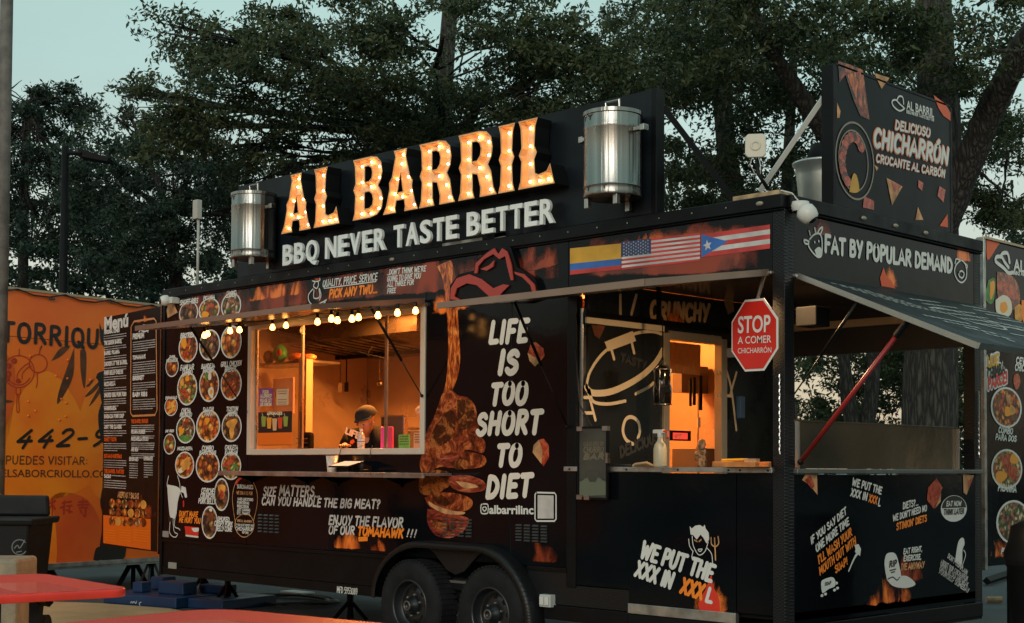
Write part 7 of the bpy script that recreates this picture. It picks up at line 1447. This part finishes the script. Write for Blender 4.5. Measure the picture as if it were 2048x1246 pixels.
def table(lab, P, r):
    c = sum(P, Vector()) / 4; t = thing('picnic_table', lab, 'picnic table', (c.x, c.y, 0), group='red picnic tables')
    Q = round_poly(P, r); ar = sum(Q[i].x * Q[(i + 1) % len(Q)].y - Q[(i + 1) % len(Q)].x * Q[i].y for i in range(len(Q)))
    if ar < 0: Q = Q[::-1]
    mesh_obj('tabletop', [(p.x, p.y, .76) for p in Q], [tuple(range(len(Q)))], pt_, t)
    mb = MB(); n = len(Q); sc = lambda p, s_: c + (p - c) * s_
    V = [Vector((p.x, p.y, .7601)) + (c - p).normalized() * 0 for p in Q]; rings = [(.985, .7605), (1.0, .757), (1.003, .75), (1.003, .715), (.998, .71), (.985, .71)]
    V = [Vector(((c + (p - c) * s_).x, (c + (p - c) * s_).y, z)) for s_, z in rings for p in Q]
    mb.add(V, [(j * n + i, j * n + (i + 1) % n, (j + 1) * n + (i + 1) % n, (j + 1) * n + i) for j in range(5) for i in range(n)]); mb.build('rim', solid, t, smooth=True)
    e1 = (P[1] - P[0]).normalized(); e2 = (P[3] - P[0]).normalized(); l1, l2 = (P[1] - P[0]).length, (P[3] - P[0]).length
    for a in (.22, .78):
        for b in (.25, .75):
            q = P[0] + e1 * l1 * a + e2 * l2 * b; mb = MB(); mb.tube([(q.x, q.y, .71), (q.x, q.y, .0)], .042, 4); mb.build('leg', M['black'], t)
    mb = MB(); 
    for a in (.22, .78): q, q2 = P[0] + e1 * l1 * a + e2 * l2 * .1, P[0] + e1 * l1 * a + e2 * l2 * .9; mb.tube([(q.x, q.y, .69), (q2.x, q2.y, .69)], .025, 4)
    mb.build('under_frame', M['black'], t); return t
A = at_z(262, 1176, .76); Bf = at_z(0, 1189.5, .76); Bb = at_z(70, 1146, .76)
e1 = (Bf - A).normalized(); e2 = (Bb - A).normalized(); e2 = (e2 - e1 * e1.dot(e2)).normalized()
table('red perforated picnic table in front of the black bin, seen nearly edge-on', [A, A + e1 * 1.9, A + e1 * 1.9 + e2 * 1.35, A + e2 * 1.35], .12)
A = at_z(430, 1215, .76); B1 = at_z(110, 1247, .76); B2 = at_z(612, 1246, .76); e1 = (B1 - A).normalized(); e2 = (B2 - A).normalized(); e2 = (e2 - e1 * e1.dot(e2)).normalized()
table('nearest red perforated picnic table with its rounded corner towards the trailer', [A, A + e1 * 1.35, A + e1 * 1.35 + e2 * 1.35, A + e2 * 1.35], .25)
# left bin
c = at_depth(22, 11.6); tb = thing('wheeled_bin', 'black wheeled rubbish bin with raised lid in front of the orange trailer', 'rubbish bin', (c.x, c.y, 0))
fx_ = VR; fy_ = VD
def bb_pts(w, d, z): return [c + fx_ * x + fy_ * y + Vector((0, 0, z)) for x, y in ((-w, -d), (w, -d), (w, d), (-w, d))]
mb = MB(); lo, hi = bb_pts(.20, .24, .08), bb_pts(.265, .30, .98); mb.add(lo + hi, [(3, 2, 1, 0), (0, 1, 5, 4), (1, 2, 6, 5), (2, 3, 7, 6), (3, 0, 4, 7)]); mb.build('bin_body', mat('bin_plastic', (.005, .006, .007), .5, spec=.2, rvar=.1), tb, bev=.02)
mb = MB(); lo, hi = bb_pts(.30, .33, .975), bb_pts(.31, .34, 1.03); mb.add(lo + hi, [(3, 2, 1, 0), (4, 5, 6, 7), (0, 1, 5, 4), (1, 2, 6, 5), (2, 3, 7, 6), (3, 0, 4, 7)]); mb.build('bin_rim', bpy.data.materials['bin_plastic'], tb, bev=.015)
mb = MB(); q = c + fy_ * .25; mb.prism([q + fx_ * x + Vector((0, 0, z)) for x, z in ((-.24, 1.03), (.24, 1.03), (.225, 1.20), (-.225, 1.20))], fy_ * .06); mb.build('lid', bpy.data.materials['bin_plastic'], tb, bev=.02)
for s_ in (-1, 1): mb = MB(); q = c + fx_ * (.22 * s_) + fy_ * .24; mb.tube([q + Vector((0, 0, .11)) - fx_ * .03, q + Vector((0, 0, .11)) + fx_ * .03], .11, 18); mb.build('wheel', M['rubber'], tb)
BSf = Surf(c + fx_ * 0 - fy_ * .288, fx_, (Vector((0, 0, .9)) - fy_ * .06)); k_ = [(40 + 15 * math.cos(t_), 1094 + 15 * math.sin(t_)) for t_ in np.linspace(.6, 5.6, 16)]
sline(BSf, [k_, [(30, 1096), (36, 1090), (40, 1096), (46, 1088), (50, 1080)], [(34, 1104), (44, 1102)]], .004, mat('worn_white_mark', (.12, .13, .13), .6), tb, n=.012)
# right bin
c = at_depth(2090, 9.6); tb = thing('round_bin', 'black round litter bin beside the far trailer at the picture edge', 'rubbish bin', (c.x, c.y, 0))
mb = MB(); mb.lathe(c, [(0, .0), (.20, .0), (.21, .02), (.245, .80), (.26, .82), (.265, .86), (.25, .875)], 32); mb.build('bin_body', bpy.data.materials['bin_plastic'], tb, smooth=True)
mb = MB(); mb.lathe(c, [(.268, .85), (.27, .90), (.24, .98), (.22, 1.08), (.14, 1.12), (0, 1.13)], 32); mb.build('lid', bpy.data.materials['bin_plastic'], tb, smooth=True)
# concrete block
c = at_depth(-5, 10.3); cm = mat('worn_concrete', (.30, .24, .16), .85, col2=(.16, .14, .11), vscale=7, bump=.7, bscale=30, bdist=.01)
mb = MB(); mb.prism([c + fx_ * x + fy_ * y for x, y in ((-.3, -.15), (.21, -.15), (.21, .3), (-.3, .3))], (0, 0, .785)); props(mb.build('concrete_block', cm, None, bev=.025), 'worn tan concrete block between the red table and the black bin', 'concrete block')
# blue levelling base with its uprights
bm2 = mat('blue_plastic', (.007, .035, .10), .45, var=.15, rvar=.08); bA = at_z(206, 1206, 0); bB = at_z(352, 1218, 0); bu = (bB - bA).normalized(); bn = Vector((-bu.y, bu.x, 0))
bl2 = thing('blue_weight_base', 'blue plastic slotted base on the ground under the trailer nose', 'plastic base', bA); BSf = Surf(bA, bu)
LB = (bB - bA).length
def bbx(name, u0, u1, d0_, d1_, z0, z1): 
    mb = MB(); mb.prism([bA + bu * u + bn * d for u, d in ((u0, d0_), (u1, d0_), (u1, d1_), (u0, d1_))], (0, 0, z1 - z0)); mb.V = [(v[0], v[1], v[2] + z0) for v in mb.V]; mb.build(name, bm2, bl2, bev=.012)
bbx('base', 0, LB, 0, .9, .0, .11); bbx('base', LB + .01, LB + .5, .15, .95, .0, .10)
for (u0, u1, d0_, d1_, z) in ((.22, .36, .2, .34, .22), (.12, .30, .55, .75, .25), (.55, .92, .25, .45, .24), (.80, 1.15, .6, .8, .20)): bbx('upright', u0, u1, d0_, d1_, .112, z)
bs_ = Surf(bA - bn * .0, bu); sline(bs_, [[(262, 1206), (264, 1203), (266, 1206), (269, 1203), (272, 1207), (274, 1202)], [(283, 1204), (279, 1207), (281, 1211)]], .004, M['white'], bl2, n=.005)
# jack stands under the trailer
def jack(p, h, lab):
    j = thing('jack_stand', lab, 'jack stand', p, group='jack stands under the black trailer'); p = Vector(p)
    mb = MB(); mb.tube([p + Vector((0, 0, .12)), p + Vector((0, 0, h))], .032, 8); mb.box(p.x - .05, p.x + .05, p.y - .05, p.y + .05, h, h + .015); mb.build('post', M['black'], j)
    for i in range(4): th = R(45 + 90 * i); mb = MB(); mb.tube([p + Vector((0, 0, h * .62)), p + Vector((math.cos(th) * .16, math.sin(th) * .16, 0))], .018, 4); mb.build('leg', M['black'], j)
q = at_z(455, 1213, 0); jack((q.x, q.y, 0), .40, 'black four-legged jack stand under the trailer near the coiled hose'); q = at_z(404, 1196, 0); jack((q.x, q.y, 0), .40, 'small black jack stand farther under the trailer'); 
q = at_z(302, 1178, 0); jack((q.x, q.y, 0), .62, 'black jack stand under the trailer nose behind the blue base'); q = at_z(700, 1240, 0); jack((q.x, max(q.y, .4), 0), .30, 'black jack stand in the dark beside the front wheel')
# hose coil and rags on the ground
mb = MB(); q = at_z(575, 1200, .02); cp2 = []
for i in range(120): t_ = i * .31; r_ = .42 + .05 * math.sin(i * .23); cp2.append((q.x + r_ * 1.4 * math.cos(t_), q.y + r_ * math.sin(t_), .018 + .02 * (i % 7) / 7))
mb.tube(cp2, .012, 6); props(mb.build('coiled_hose', M['cable'], None, smooth=True), 'coiled black hose on the asphalt under the trailer', 'hose')
q = at_z(505, 1199, .02); mb = MB()
for i in range(5): mb.sphere(q + Vector((random.uniform(-.1, .12), random.uniform(-.06, .06), .01)), .05, 8, (1.3, 1, .5))
props(mb.build('crumpled_plastic', M['plastic_w'], None, smooth=True), 'crumpled pale plastic lying by the hose coil', 'plastic scrap')
q = at_z(600, 1185, .02); mb = MB(); mb.box(q.x - .25, q.x + .15, q.y - .1, q.y + .1, .0, .03); props(mb.build('pale_board', M['plastic_w'], None, bev=.01), 'pale flat board on the ground beyond the hose', 'board')
q = at_z(2010, 1200, .03); mb = MB(); mb.tube([at_z(1973, 1199, .04), at_z(2003, 1199, .04)], .035, 10); props(mb.build('wooden_log', M['wood'], None), 'short cut wooden log on the grass past the trailer corner', 'log')
mb = MB(); mb.tube([at_z(1973, 1162, .06), at_z(2040, 1140, .06)], .05, 4); props(mb.build('kerb_timber', M['blackm'], None), 'dark timber edging lying at the grass margin', 'timber')
# poles
c = at_depth(-3, 12.5); mb = MB(); mb.tube([c, c + Vector((0, 0, 8))], [.062, .052], 14); props(mb.build('grey_pole', mat('weathered_pole', (.10, .09, .08), .7, var=.4, vscale=9, bump=.4), None, smooth=True), 'weathered grey pole rising past the orange trailer at the picture edge', 'pole')
c = at_depth(121, 22); slm = thing('street_lamp', 'tall dark street lamp with one short arm behind the orange trailer', 'street lamp', c); zt_ = 1.46 + (927 - 288) / 2860 * 22
mb = MB(); mb.tube([c, c + Vector((0, 0, zt_))], [.075, .055], 4 * 3); mb.build('post', M['blackm'], slm, smooth=True)
mb = MB(); q = c + Vector((0, 0, zt_ - .1)); mb.tube([q, q + VR * .25], .035, 6); q2 = q + VR * .2 + Vector((0, 0, .02)); mb.prism([q2 + VR * x + Vector((0, 0, z)) for x, z in ((0, -.06), (.45, -.14), (.47, -.08), (.0, .06))], VD * .3); mb.build('lamp_head', M['blackm'], slm)
# ================================================================= TREES
def bark_mat():
    m = mat('oak_bark', (.055, .046, .036), .9); nt = m.node_tree; N, L = nt.nodes, nt.links; b = N['Principled BSDF']; tc = N.new('ShaderNodeTexCoord')
    mp = N.new('ShaderNodeMapping'); mp.inputs['Scale'].default_value = (12, 12, 2.0); L.new(tc.outputs['Object'], mp.inputs[0])
    n = N.new('ShaderNodeTexNoise'); n.inputs['Scale'].default_value = 1.2; n.inputs['Detail'].default_value = 3; L.new(mp.outputs[0], n.inputs[0])
    ad = N.new('ShaderNodeVectorMath'); ad.operation = 'ADD'; L.new(mp.outputs[0], ad.inputs[0]); L.new(n.outputs['Color'], ad.inputs[1])
    v = N.new('ShaderNodeTexVoronoi'); v.feature = 'DISTANCE_TO_EDGE'; v.inputs['Scale'].default_value = 1.3; L.new(ad.outputs[0], v.inputs['Vector'])
    rp = N.new('ShaderNodeValToRGB'); rp.color_ramp.elements[0].position = .02; rp.color_ramp.elements[1].position = .32; rp.color_ramp.elements[0].color = (.008, .007, .006, 1); rp.color_ramp.elements[1].color = (.075, .068, .055, 1)
    L.new(v.outputs['Distance'], rp.inputs[0]); n2 = N.new('ShaderNodeTexNoise'); n2.inputs['Scale'].default_value = 30; n2.inputs['Detail'].default_value = 6; L.new(tc.outputs['Object'], n2.inputs[0])
    mx = N.new('ShaderNodeMix'); mx.data_type = 'RGBA'; mx.blend_type = 'MULTIPLY'; mx.inputs[0].default_value = .6; L.new(rp.outputs[0], mx.inputs[6]); L.new(n2.outputs['Color'], mx.inputs[7]); L.new(mx.outputs[2], b.inputs['Base Color'])
    bp = N.new('ShaderNodeBump'); bp.inputs['Strength'].default_value = 1; bp.inputs['Distance'].default_value = .05; L.new(v.outputs['Distance'], bp.inputs['Height']); L.new(bp.outputs[0], b.inputs['Normal']); return m
BARK = bark_mat()
def leaf_mat(name, c1, c2):
    m = bpy.data.materials.new(name); m.use_nodes = True; nt = m.node_tree; N, L = nt.nodes, nt.links; b = N['Principled BSDF']; b.inputs['Roughness'].default_value = .55
    b.inputs['Specular IOR Level'].default_value = .3
    at = N.new('ShaderNodeAttribute'); at.attribute_name = 'tone'; mx = N.new('ShaderNodeMix'); mx.data_type = 'RGBA'; mx.inputs[6].default_value = (*c1, 1); mx.inputs[7].default_value = (*c2, 1); L.new(at.outputs['Fac'], mx.inputs[0]); L.new(mx.outputs[2], b.inputs['Base Color'])
    tr = N.new('ShaderNodeBsdfTranslucent'); L.new(mx.outputs[2], tr.inputs[0]); ms = N.new('ShaderNodeMixShader'); ms.inputs[0].default_value = .28; L.new(b.outputs[0], ms.inputs[1]); L.new(tr.outputs[0], ms.inputs[2]); L.new(ms.outputs[0], N['Material Output'].inputs[0]); return m
LEAF = leaf_mat('live_oak_leaf', (.012, .030, .019), (.075, .095, .034)); LEAF2 = leaf_mat('blue_green_leaf', (.013, .030, .022), (.036, .062, .040))
def leaves_mesh(name, centers, per, spread, size, m, parent, asp=.36, seed=1):
    """centers Nx3 twig positions; per leaves along each twig"""
    g = np.random.default_rng(seed); n = len(centers); base = np.array(BASE[parent.name])
    tw = g.normal(size=(n, 3)); tw[:, 2] *= .5; tw /= np.linalg.norm(tw, axis=1)[:, None]
    T_ = (np.arange(per) / per - .5 + g.uniform(-.1, .1, (n, per)))
    P = centers[:, None, :] + tw[:, None, :] * (T_ * spread * 2)[:, :, None] + g.normal(size=(n, per, 3)) * spread * .22
    P = P.reshape(-1, 3); k = len(P)
    d = np.repeat(tw, per, axis=0) * .6 + g.normal(size=(k, 3)) * .8; d[:, 2] -= .1; d /= np.linalg.norm(d, axis=1)[:, None]
    s = np.cross(d, g.normal(size=(k, 3))); s /= np.linalg.norm(s, axis=1)[:, None] + 1e-9
    L = size * g.uniform(.6, 1.25, k)[:, None]; Wd = L * asp
    V = np.empty((k, 4, 3), 'f'); V[:, 0] = P; V[:, 1] = P + d * L * .5 + s * Wd * .5; V[:, 2] = P + d * L; V[:, 3] = P + d * L * .5 - s * Wd * .5
    V -= base
    me = bpy.data.meshes.new(name); me.vertices.add(k * 4); me.vertices.foreach_set('co', V.astype('f').ravel()); me.loops.add(k * 4); me.loops.foreach_set('vertex_index', np.arange(k * 4, dtype='i'))
    me.polygons.add(k); me.polygons.foreach_set('loop_start', np.arange(0, k * 4, 4, dtype='i')); me.update(calc_edges=True)
    tn = np.repeat(np.clip(np.repeat(g.uniform(0, 1, n), per) * .6 + g.uniform(0, .4, k), 0, 1), 4).astype('f')
    a = me.attributes.new('tone', 'FLOAT', 'POINT'); a.data.foreach_set('value', tn); me.materials.append(m)
    o = bpy.data.objects.new(name, me); link(o); o.parent = parent; BASE[o.name] = BASE[parent.name]; return o
def limb(mb, p, q, r0, r1, n=7, wob=.12, seed=0, sides=8):
    rd = random.Random(seed); p, q = Vector(p), Vector(q); L = (q - p).length; pts = [p.lerp(q, i / n) + Vector((rd.uniform(-1, 1), rd.uniform(-1, 1), rd.uniform(-.6, .6))) * L * wob * .25 * math.sin(math.pi * i / n) for i in range(n + 1)]
    mb.tube(pts, [r0 + (r1 - r0) * i / n for i in range(n + 1)], sides); return pts
def clumps(blobs, ntw, seed, gap=.45):
    """twig positions inside ellipsoid blobs, gathered in uneven clusters with gaps"""
    g = np.random.default_rng(seed); out = []
    tot = sum(b[3] * b[4] * b[5] for b in blobs)
    for (x, y, z, rx, ry, rz) in blobs:
        n = int(ntw * rx * ry * rz / tot) + 1; nc = max(6, n // 26)
        c = g.normal(size=(nc, 3)); c /= np.linalg.norm(c, axis=1)[:, None]; c *= g.uniform(.15, 1, (nc, 1)) ** .5
        idx = g.integers(0, nc, n); w = g.normal(size=(n, 3)) * g.uniform(.09, .24, (nc, 1))[idx]; w[:, 2] *= .6
        p = (c[idx] + w) * np.array([rx, ry, rz]) + np.array([x, y, z]); out.append(p)
    return np.concatenate(out)
def tree(lab, base, blobs_px, ntw, per, size, trunk=None, tr_r=.3, m=LEAF, seed=1, spread=.16, group=None, limbs=True, name='oak_tree', top=None):
    """blobs_px: (px, py, depth, rx_px, ry_px, rdepth_m)"""
    t = thing(name, lab, 'tree', base, group=group); bl_w = []
    for (px, py, Z, rx, ry, rd_) in blobs_px:
        c = at_depth(px, Z); z = 1.46 + (930 - py) / 2860 * Z; bl_w.append((c.x, c.y, z, rx / 2860 * Z, max(rd_, rx / 2860 * Z * .7), ry / 2860 * Z))
    cen = clumps(bl_w, ntw, seed); cen = cen[cen[:, 2] > .4]
    dcam = np.hypot(cen[:, 0] - CAM.x, cen[:, 1] - CAM.y); inside = (cen[:, 0] > -7.6) & (cen[:, 0] < .3) & (cen[:, 1] < 2.9)
    cen = cen[(dcam > 6) & ~inside]
    lo = leaves_mesh('crown', cen, per, spread, size, m, t, seed=seed)
    mb = MB(); b0 = Vector(base); tp = trunk or [(b0.x, b0.y, 0), (bl_w[0][0], bl_w[0][1], bl_w[0][2])]
    tp = [Vector(p) for p in tp]; n = len(tp); mb.tube(tp, [tr_r * (1.25 if i == 0 else 1 - .55 * i / (n - 1)) for i in range(n)], 16)
    mb.build('trunk', BARK, t, smooth=True)
    if limbs:
        mb = MB(); k = 0
        for (x, y, z, rx, ry, rz) in bl_w:
            s_ = tp[-1] if n == 1 else min(tp[1:], key=lambda p: (p - Vector((x, y, z))).length); pts = limb(mb, s_, (x, y, z), tr_r * .35, tr_r * .12, seed=seed + k); k += 1
            rdx = random.Random(seed * 31 + k)
            for i in range(9):
                e = Vector((x + rdx.uniform(-.65, .65) * rx, y + rdx.uniform(-.7, .7) * ry, z + rdx.uniform(-.6, .6) * rz)); pp_ = limb(mb, pts[rdx.randint(4, 6)], e, tr_r * .08, .012, n=5, seed=seed * 7 + i, sides=5)
                for j in range(3): e2 = e + Vector((rdx.uniform(-.25, .25) * rx, rdx.uniform(-.3, .3) * ry, rdx.uniform(-.3, .3) * rz)); limb(mb, pp_[3], e2, .02, .006, n=4, seed=seed + i + j, sides=4)
        mb.build('branches', BARK, t, smooth=True, kind='stuff')
    return t
D = at_depth
# big live oak on the right: trunk seen above and through the porch
b0 = D(1853, 21.5); top = [b0, D(1858, 21.5, 1.6), D(1872, 21.5, 5.0), D(1884, 21.3, 5.8), D(1870, 21.5, 8.5), D(1868, 21.4, 12)]
t = thing('live_oak', 'massive live oak with deeply furrowed trunk rising behind the porch and billboard', 'tree', b0)
mb = MB(); 
def trunk_tube(pts, rs, n=28, seg=10, nm='trunk', seed=3):
    P = []; Rr = []
    for i in range(len(pts) - 1):
        for j in range(seg): f = j / seg; P.append(Vector(pts[i]).lerp(Vector(pts[i + 1]), f)); Rr.append(rs[i] + (rs[i + 1] - rs[i]) * f)
    P.append(Vector(pts[-1])); Rr.append(rs[-1]); mb = MB(); mb.tube(P, Rr, n); g = random.Random(seed); ph = [g.uniform(0, 6.28) for _ in range(6)]
    for i in range(len(mb.V)):
        r_i, k = divmod(i, n)
        if r_i >= len(P): break
        th = 2 * math.pi * k / n; f = 1 + .05 * math.sin(3 * th + ph[0] + r_i * .07) + .035 * math.sin(7 * th + ph[1] + r_i * .11) + .03 * math.sin(11 * th + ph[2] - r_i * .2) + .03 * math.sin(r_i * .9 + 2 * th)
        v = Vector(mb.V[i]); c = P[r_i]; mb.V[i] = tuple(c + (v - c) * f)
    return mb.build(nm, BARK, t, smooth=True)
trunk_tube(top, [.50, .40, .33, .32, .26, .18])
trunk_tube([D(1880, 21.4, 5.0), D(1925, 21.0, 5.7), D(1985, 20.4, 6.6), D(2060, 19.6, 7.4), D(2200, 18.5, 8.2)], [.24, .21, .20, .17, .12], nm='limb', seed=5)
trunk_tube([D(1874, 21.5, 4.3), D(1760, 20.8, 5.6), D(1650, 20.0, 6.2), D(1540, 19.4, 7.2), D(1440, 19, 8.6)], [.2, .16, .13, .10, .06], nm='limb', seed=6)
def crown_for(t, blobs_px, ntw, per, size, seed, spread=.15, m=LEAF):
    bl_w = []
    for (px, py, Z, rx, ry, rd_) in blobs_px:
        c = at_depth(px, Z); bl_w.append((c.x, c.y, 1.46 + (930 - py) / 2860 * Z, rx / 2860 * Z, rd_, ry / 2860 * Z))
    cen = clumps(bl_w, ntw, seed); leaves_mesh('crown', cen, per, spread, size, m, t, seed=seed)
    mb = MB(); rdx = random.Random(seed)
    for (x, y, z, rx, ry, rz) in bl_w:
        for i in range(6):
            a = Vector((x + rdx.uniform(-.9, .9) * rx, y + rdx.uniform(-.9, .9) * ry, z + rdx.uniform(-.8, .9) * rz)); b = a + Vector((rdx.uniform(-1, 1) * rx * .6, rdx.uniform(-.5, .5), rdx.uniform(-.6, .6) * rz)); limb(mb, a, b, .03, .008, seed=i, sides=5)
    mb.build('branches', BARK, t, smooth=True, kind='stuff')
crown_for(t, [(1500, 60, 20, 230, 150, 2.0), (1700, 40, 19, 200, 120, 2.0), (1960, 60, 20, 170, 120, 1.8), (1990, 330, 23, 110, 150, 1.8), (1400, 190, 22, 150, 180, 1.8), (1600, 240, 22.5, 130, 160, 1.5), (1950, 220, 24, 120, 130, 1.5), (1750, 160, 24, 120, 120, 1.5)], 3500, 18, .097, 21)
# leaning oak with two stems behind the sign brace
b0 = D(1580, 24)
t = thing('leaning_oak', 'leaning grey oak with forked stems behind the antenna panel', 'tree', b0)
trunk_tube([D(1600, 24, 0), D(1560, 24, 2.5), D(1500, 24, 4.6), D(1455, 24, 6.6), D(1420, 24, 10)], [.30, .27, .22, .17, .12], nm='trunk', seed=9)
trunk_tube([D(1530, 24, 3.8), D(1570, 24.5, 5.5), D(1590, 25, 9)], [.15, .11, .07], nm='limb', seed=10)
crown_for(t, [(1420, 380, 26, 130, 90, 1.5), (1350, 90, 25, 170, 130, 1.8), (1560, 420, 27, 150, 70, 1.5), (1250, 150, 26, 120, 130, 1.6)], 1700, 19, .095, 33)
# big oak behind the middle of the sign
tree('broad dark oak spreading above the roof sign, one dark stem near its middle', D(880, 24), [(600, 110, 20, 270, 130, 2.0), (880, 60, 20, 250, 130, 2.0), (1110, 120, 20, 200, 150, 1.8), (760, 260, 22, 230, 110, 1.6), (430, 240, 21, 190, 110, 1.6), (960, 240, 23, 200, 110, 1.6), (470, 60, 20, 120, 80, 1.6), (330, 190, 22, 90, 40, 1.2), (560, 330, 22, 160, 80, 1.5)], 3900, 18, .095,
     trunk=[D(884, 24, 0), D(886, 24, 4), D(876, 24, 7), D(900, 24, 10)], tr_r=.26, seed=51)
tree('mid height oak behind the sign barrel and antenna mast', D(420, 27), [(330, 420, 25, 170, 120, 1.6), (480, 430, 24, 140, 100, 1.5), (230, 360, 25, 110, 90, 1.4), (390, 320, 25, 110, 70, 1.3), (300, 520, 25, 170, 60, 1.4), (250, 225, 25, 45, 22, .8)], 2500, 18, .090, tr_r=.2, seed=61, m=LEAF2)
tree('loose feathery young oak at the picture edge behind the orange trailer', D(40, 34), [(40, 200, 33, 90, 70, 1.8), (60, 290, 33, 110, 80, 1.8), (30, 400, 33, 120, 90, 2), (150, 460, 33, 110, 90, 2), (60, 520, 33, 150, 60, 2), (110, 190, 33, 50, 50, 1), (-60, 300, 33, 100, 150, 2), (190, 440, 34, 120, 120, 2), (40, 250, 33, 80, 90, 1.5)], 2600, 16, .125, tr_r=.16, seed=71, m=LEAF2)
# forked smaller trunk seen through the porch
b0 = D(1706, 33); t = thing('forked_tree', 'grey forked tree trunks far behind the porch counter', 'tree', b0)
trunk_tube([D(1712, 33, 0), D(1716, 33, 1.9), D(1698, 33, 3.0), D(1680, 33, 5)], [.24, .2, .17, .1], seed=14); trunk_tube([D(1718, 33, 1.7), D(1742, 33, 3.0), D(1760, 33, 5.2)], [.19, .17, .1], nm='limb', seed=15)
crown_for(t, [(1660, 600, 34, 120, 70, 2), (1760, 700, 35, 90, 70, 2), (1640, 760, 35, 60, 70, 2), (1700, 650, 36, 110, 90, 2), (1940, 760, 35, 60, 120, 2), (1820, 780, 37, 180, 110, 2), (1640, 830, 36, 120, 60, 2)], 1900, 16, .14, 81, spread=.2)
# far wood that reads as one mass, sky glinting through
fw_ = thing('far_wood', 'far belt of dark trees closing the view behind the trailers', 'wood', D(1000, 44)); fw_['kind'] = 'stuff'
bl_w = []
gq = random.Random(77)
for i in range(64):
    px = -350 + i * 46; Z = gq.uniform(38, 50); c = D(px, Z); py = gq.uniform(420, 700); bl_w.append((c.x, c.y, 1.46 + (930 - py) / 2860 * Z, 75 / 2860 * Z, 1.6, 130 / 2860 * Z))
for i in range(40):
    px = -350 + i * 72; Z = gq.uniform(36, 42); c = D(px, Z); bl_w.append((c.x, c.y, 1.3, 70 / 2860 * Z, 1.5, 1.9))
for i in range(9):
    px = 200 + i * 200; Z = gq.uniform(40, 50); c = D(px, Z); py = gq.uniform(80, 400); bl_w.append((c.x, c.y, 1.46 + (930 - py) / 2860 * Z, 80 / 2860 * Z, 1.6, 90 / 2860 * Z))
cen = clumps(bl_w, 10500, 91); leaves_mesh('foliage', cen, 14, .3, .19, LEAF2, fw_, seed=92, asp=.5)['kind'] = 'stuff'

# ================================================================= behind the viewer: unseen trees added to darken the panel reflections, and the white lamp that shines on the panels
bw_ = thing('reflection_trees', 'unseen belt of trees added behind the viewer to darken reflections', 'wood', (20, -35, 0)); bw_['kind'] = 'stuff'
bl_w = []
for i in range(60):
    a_ = R(-168 + i * 4.2); r_ = gq.uniform(32, 40); bl_w.append((5 + r_ * math.cos(a_), -7 + r_ * math.sin(a_), gq.uniform(2.2, 4.0), 2.6, 2.6, 3.4))
cen = clumps(bl_w, 7200, 97); cen = cen[cen[:, 2] > 0]; leaves_mesh('foliage', cen, 8, .5, .45, LEAF2, bw_, seed=98, asp=.7)['kind'] = 'stuff'
lp = thing('lot_lamp', 'white flood lamp on a post across the lot, mirrored in the black wrap', 'lamp', (-16.5, -15.6, 0))
mb = MB(); mb.tube([(-16.5, -15.6, 0), (-16.5, -15.6, 3.2)], .05, 8); mb.build('post', M['blackm'], lp)
mb = MB(); mb.sphere((-16.5, -15.6, 3.42), .2, 16); mb.build('globe', mat('lit_white_globe', (.9, .95, .95), .4, emit=60, emcol=(.85, 1, .97)), lp, smooth=True)
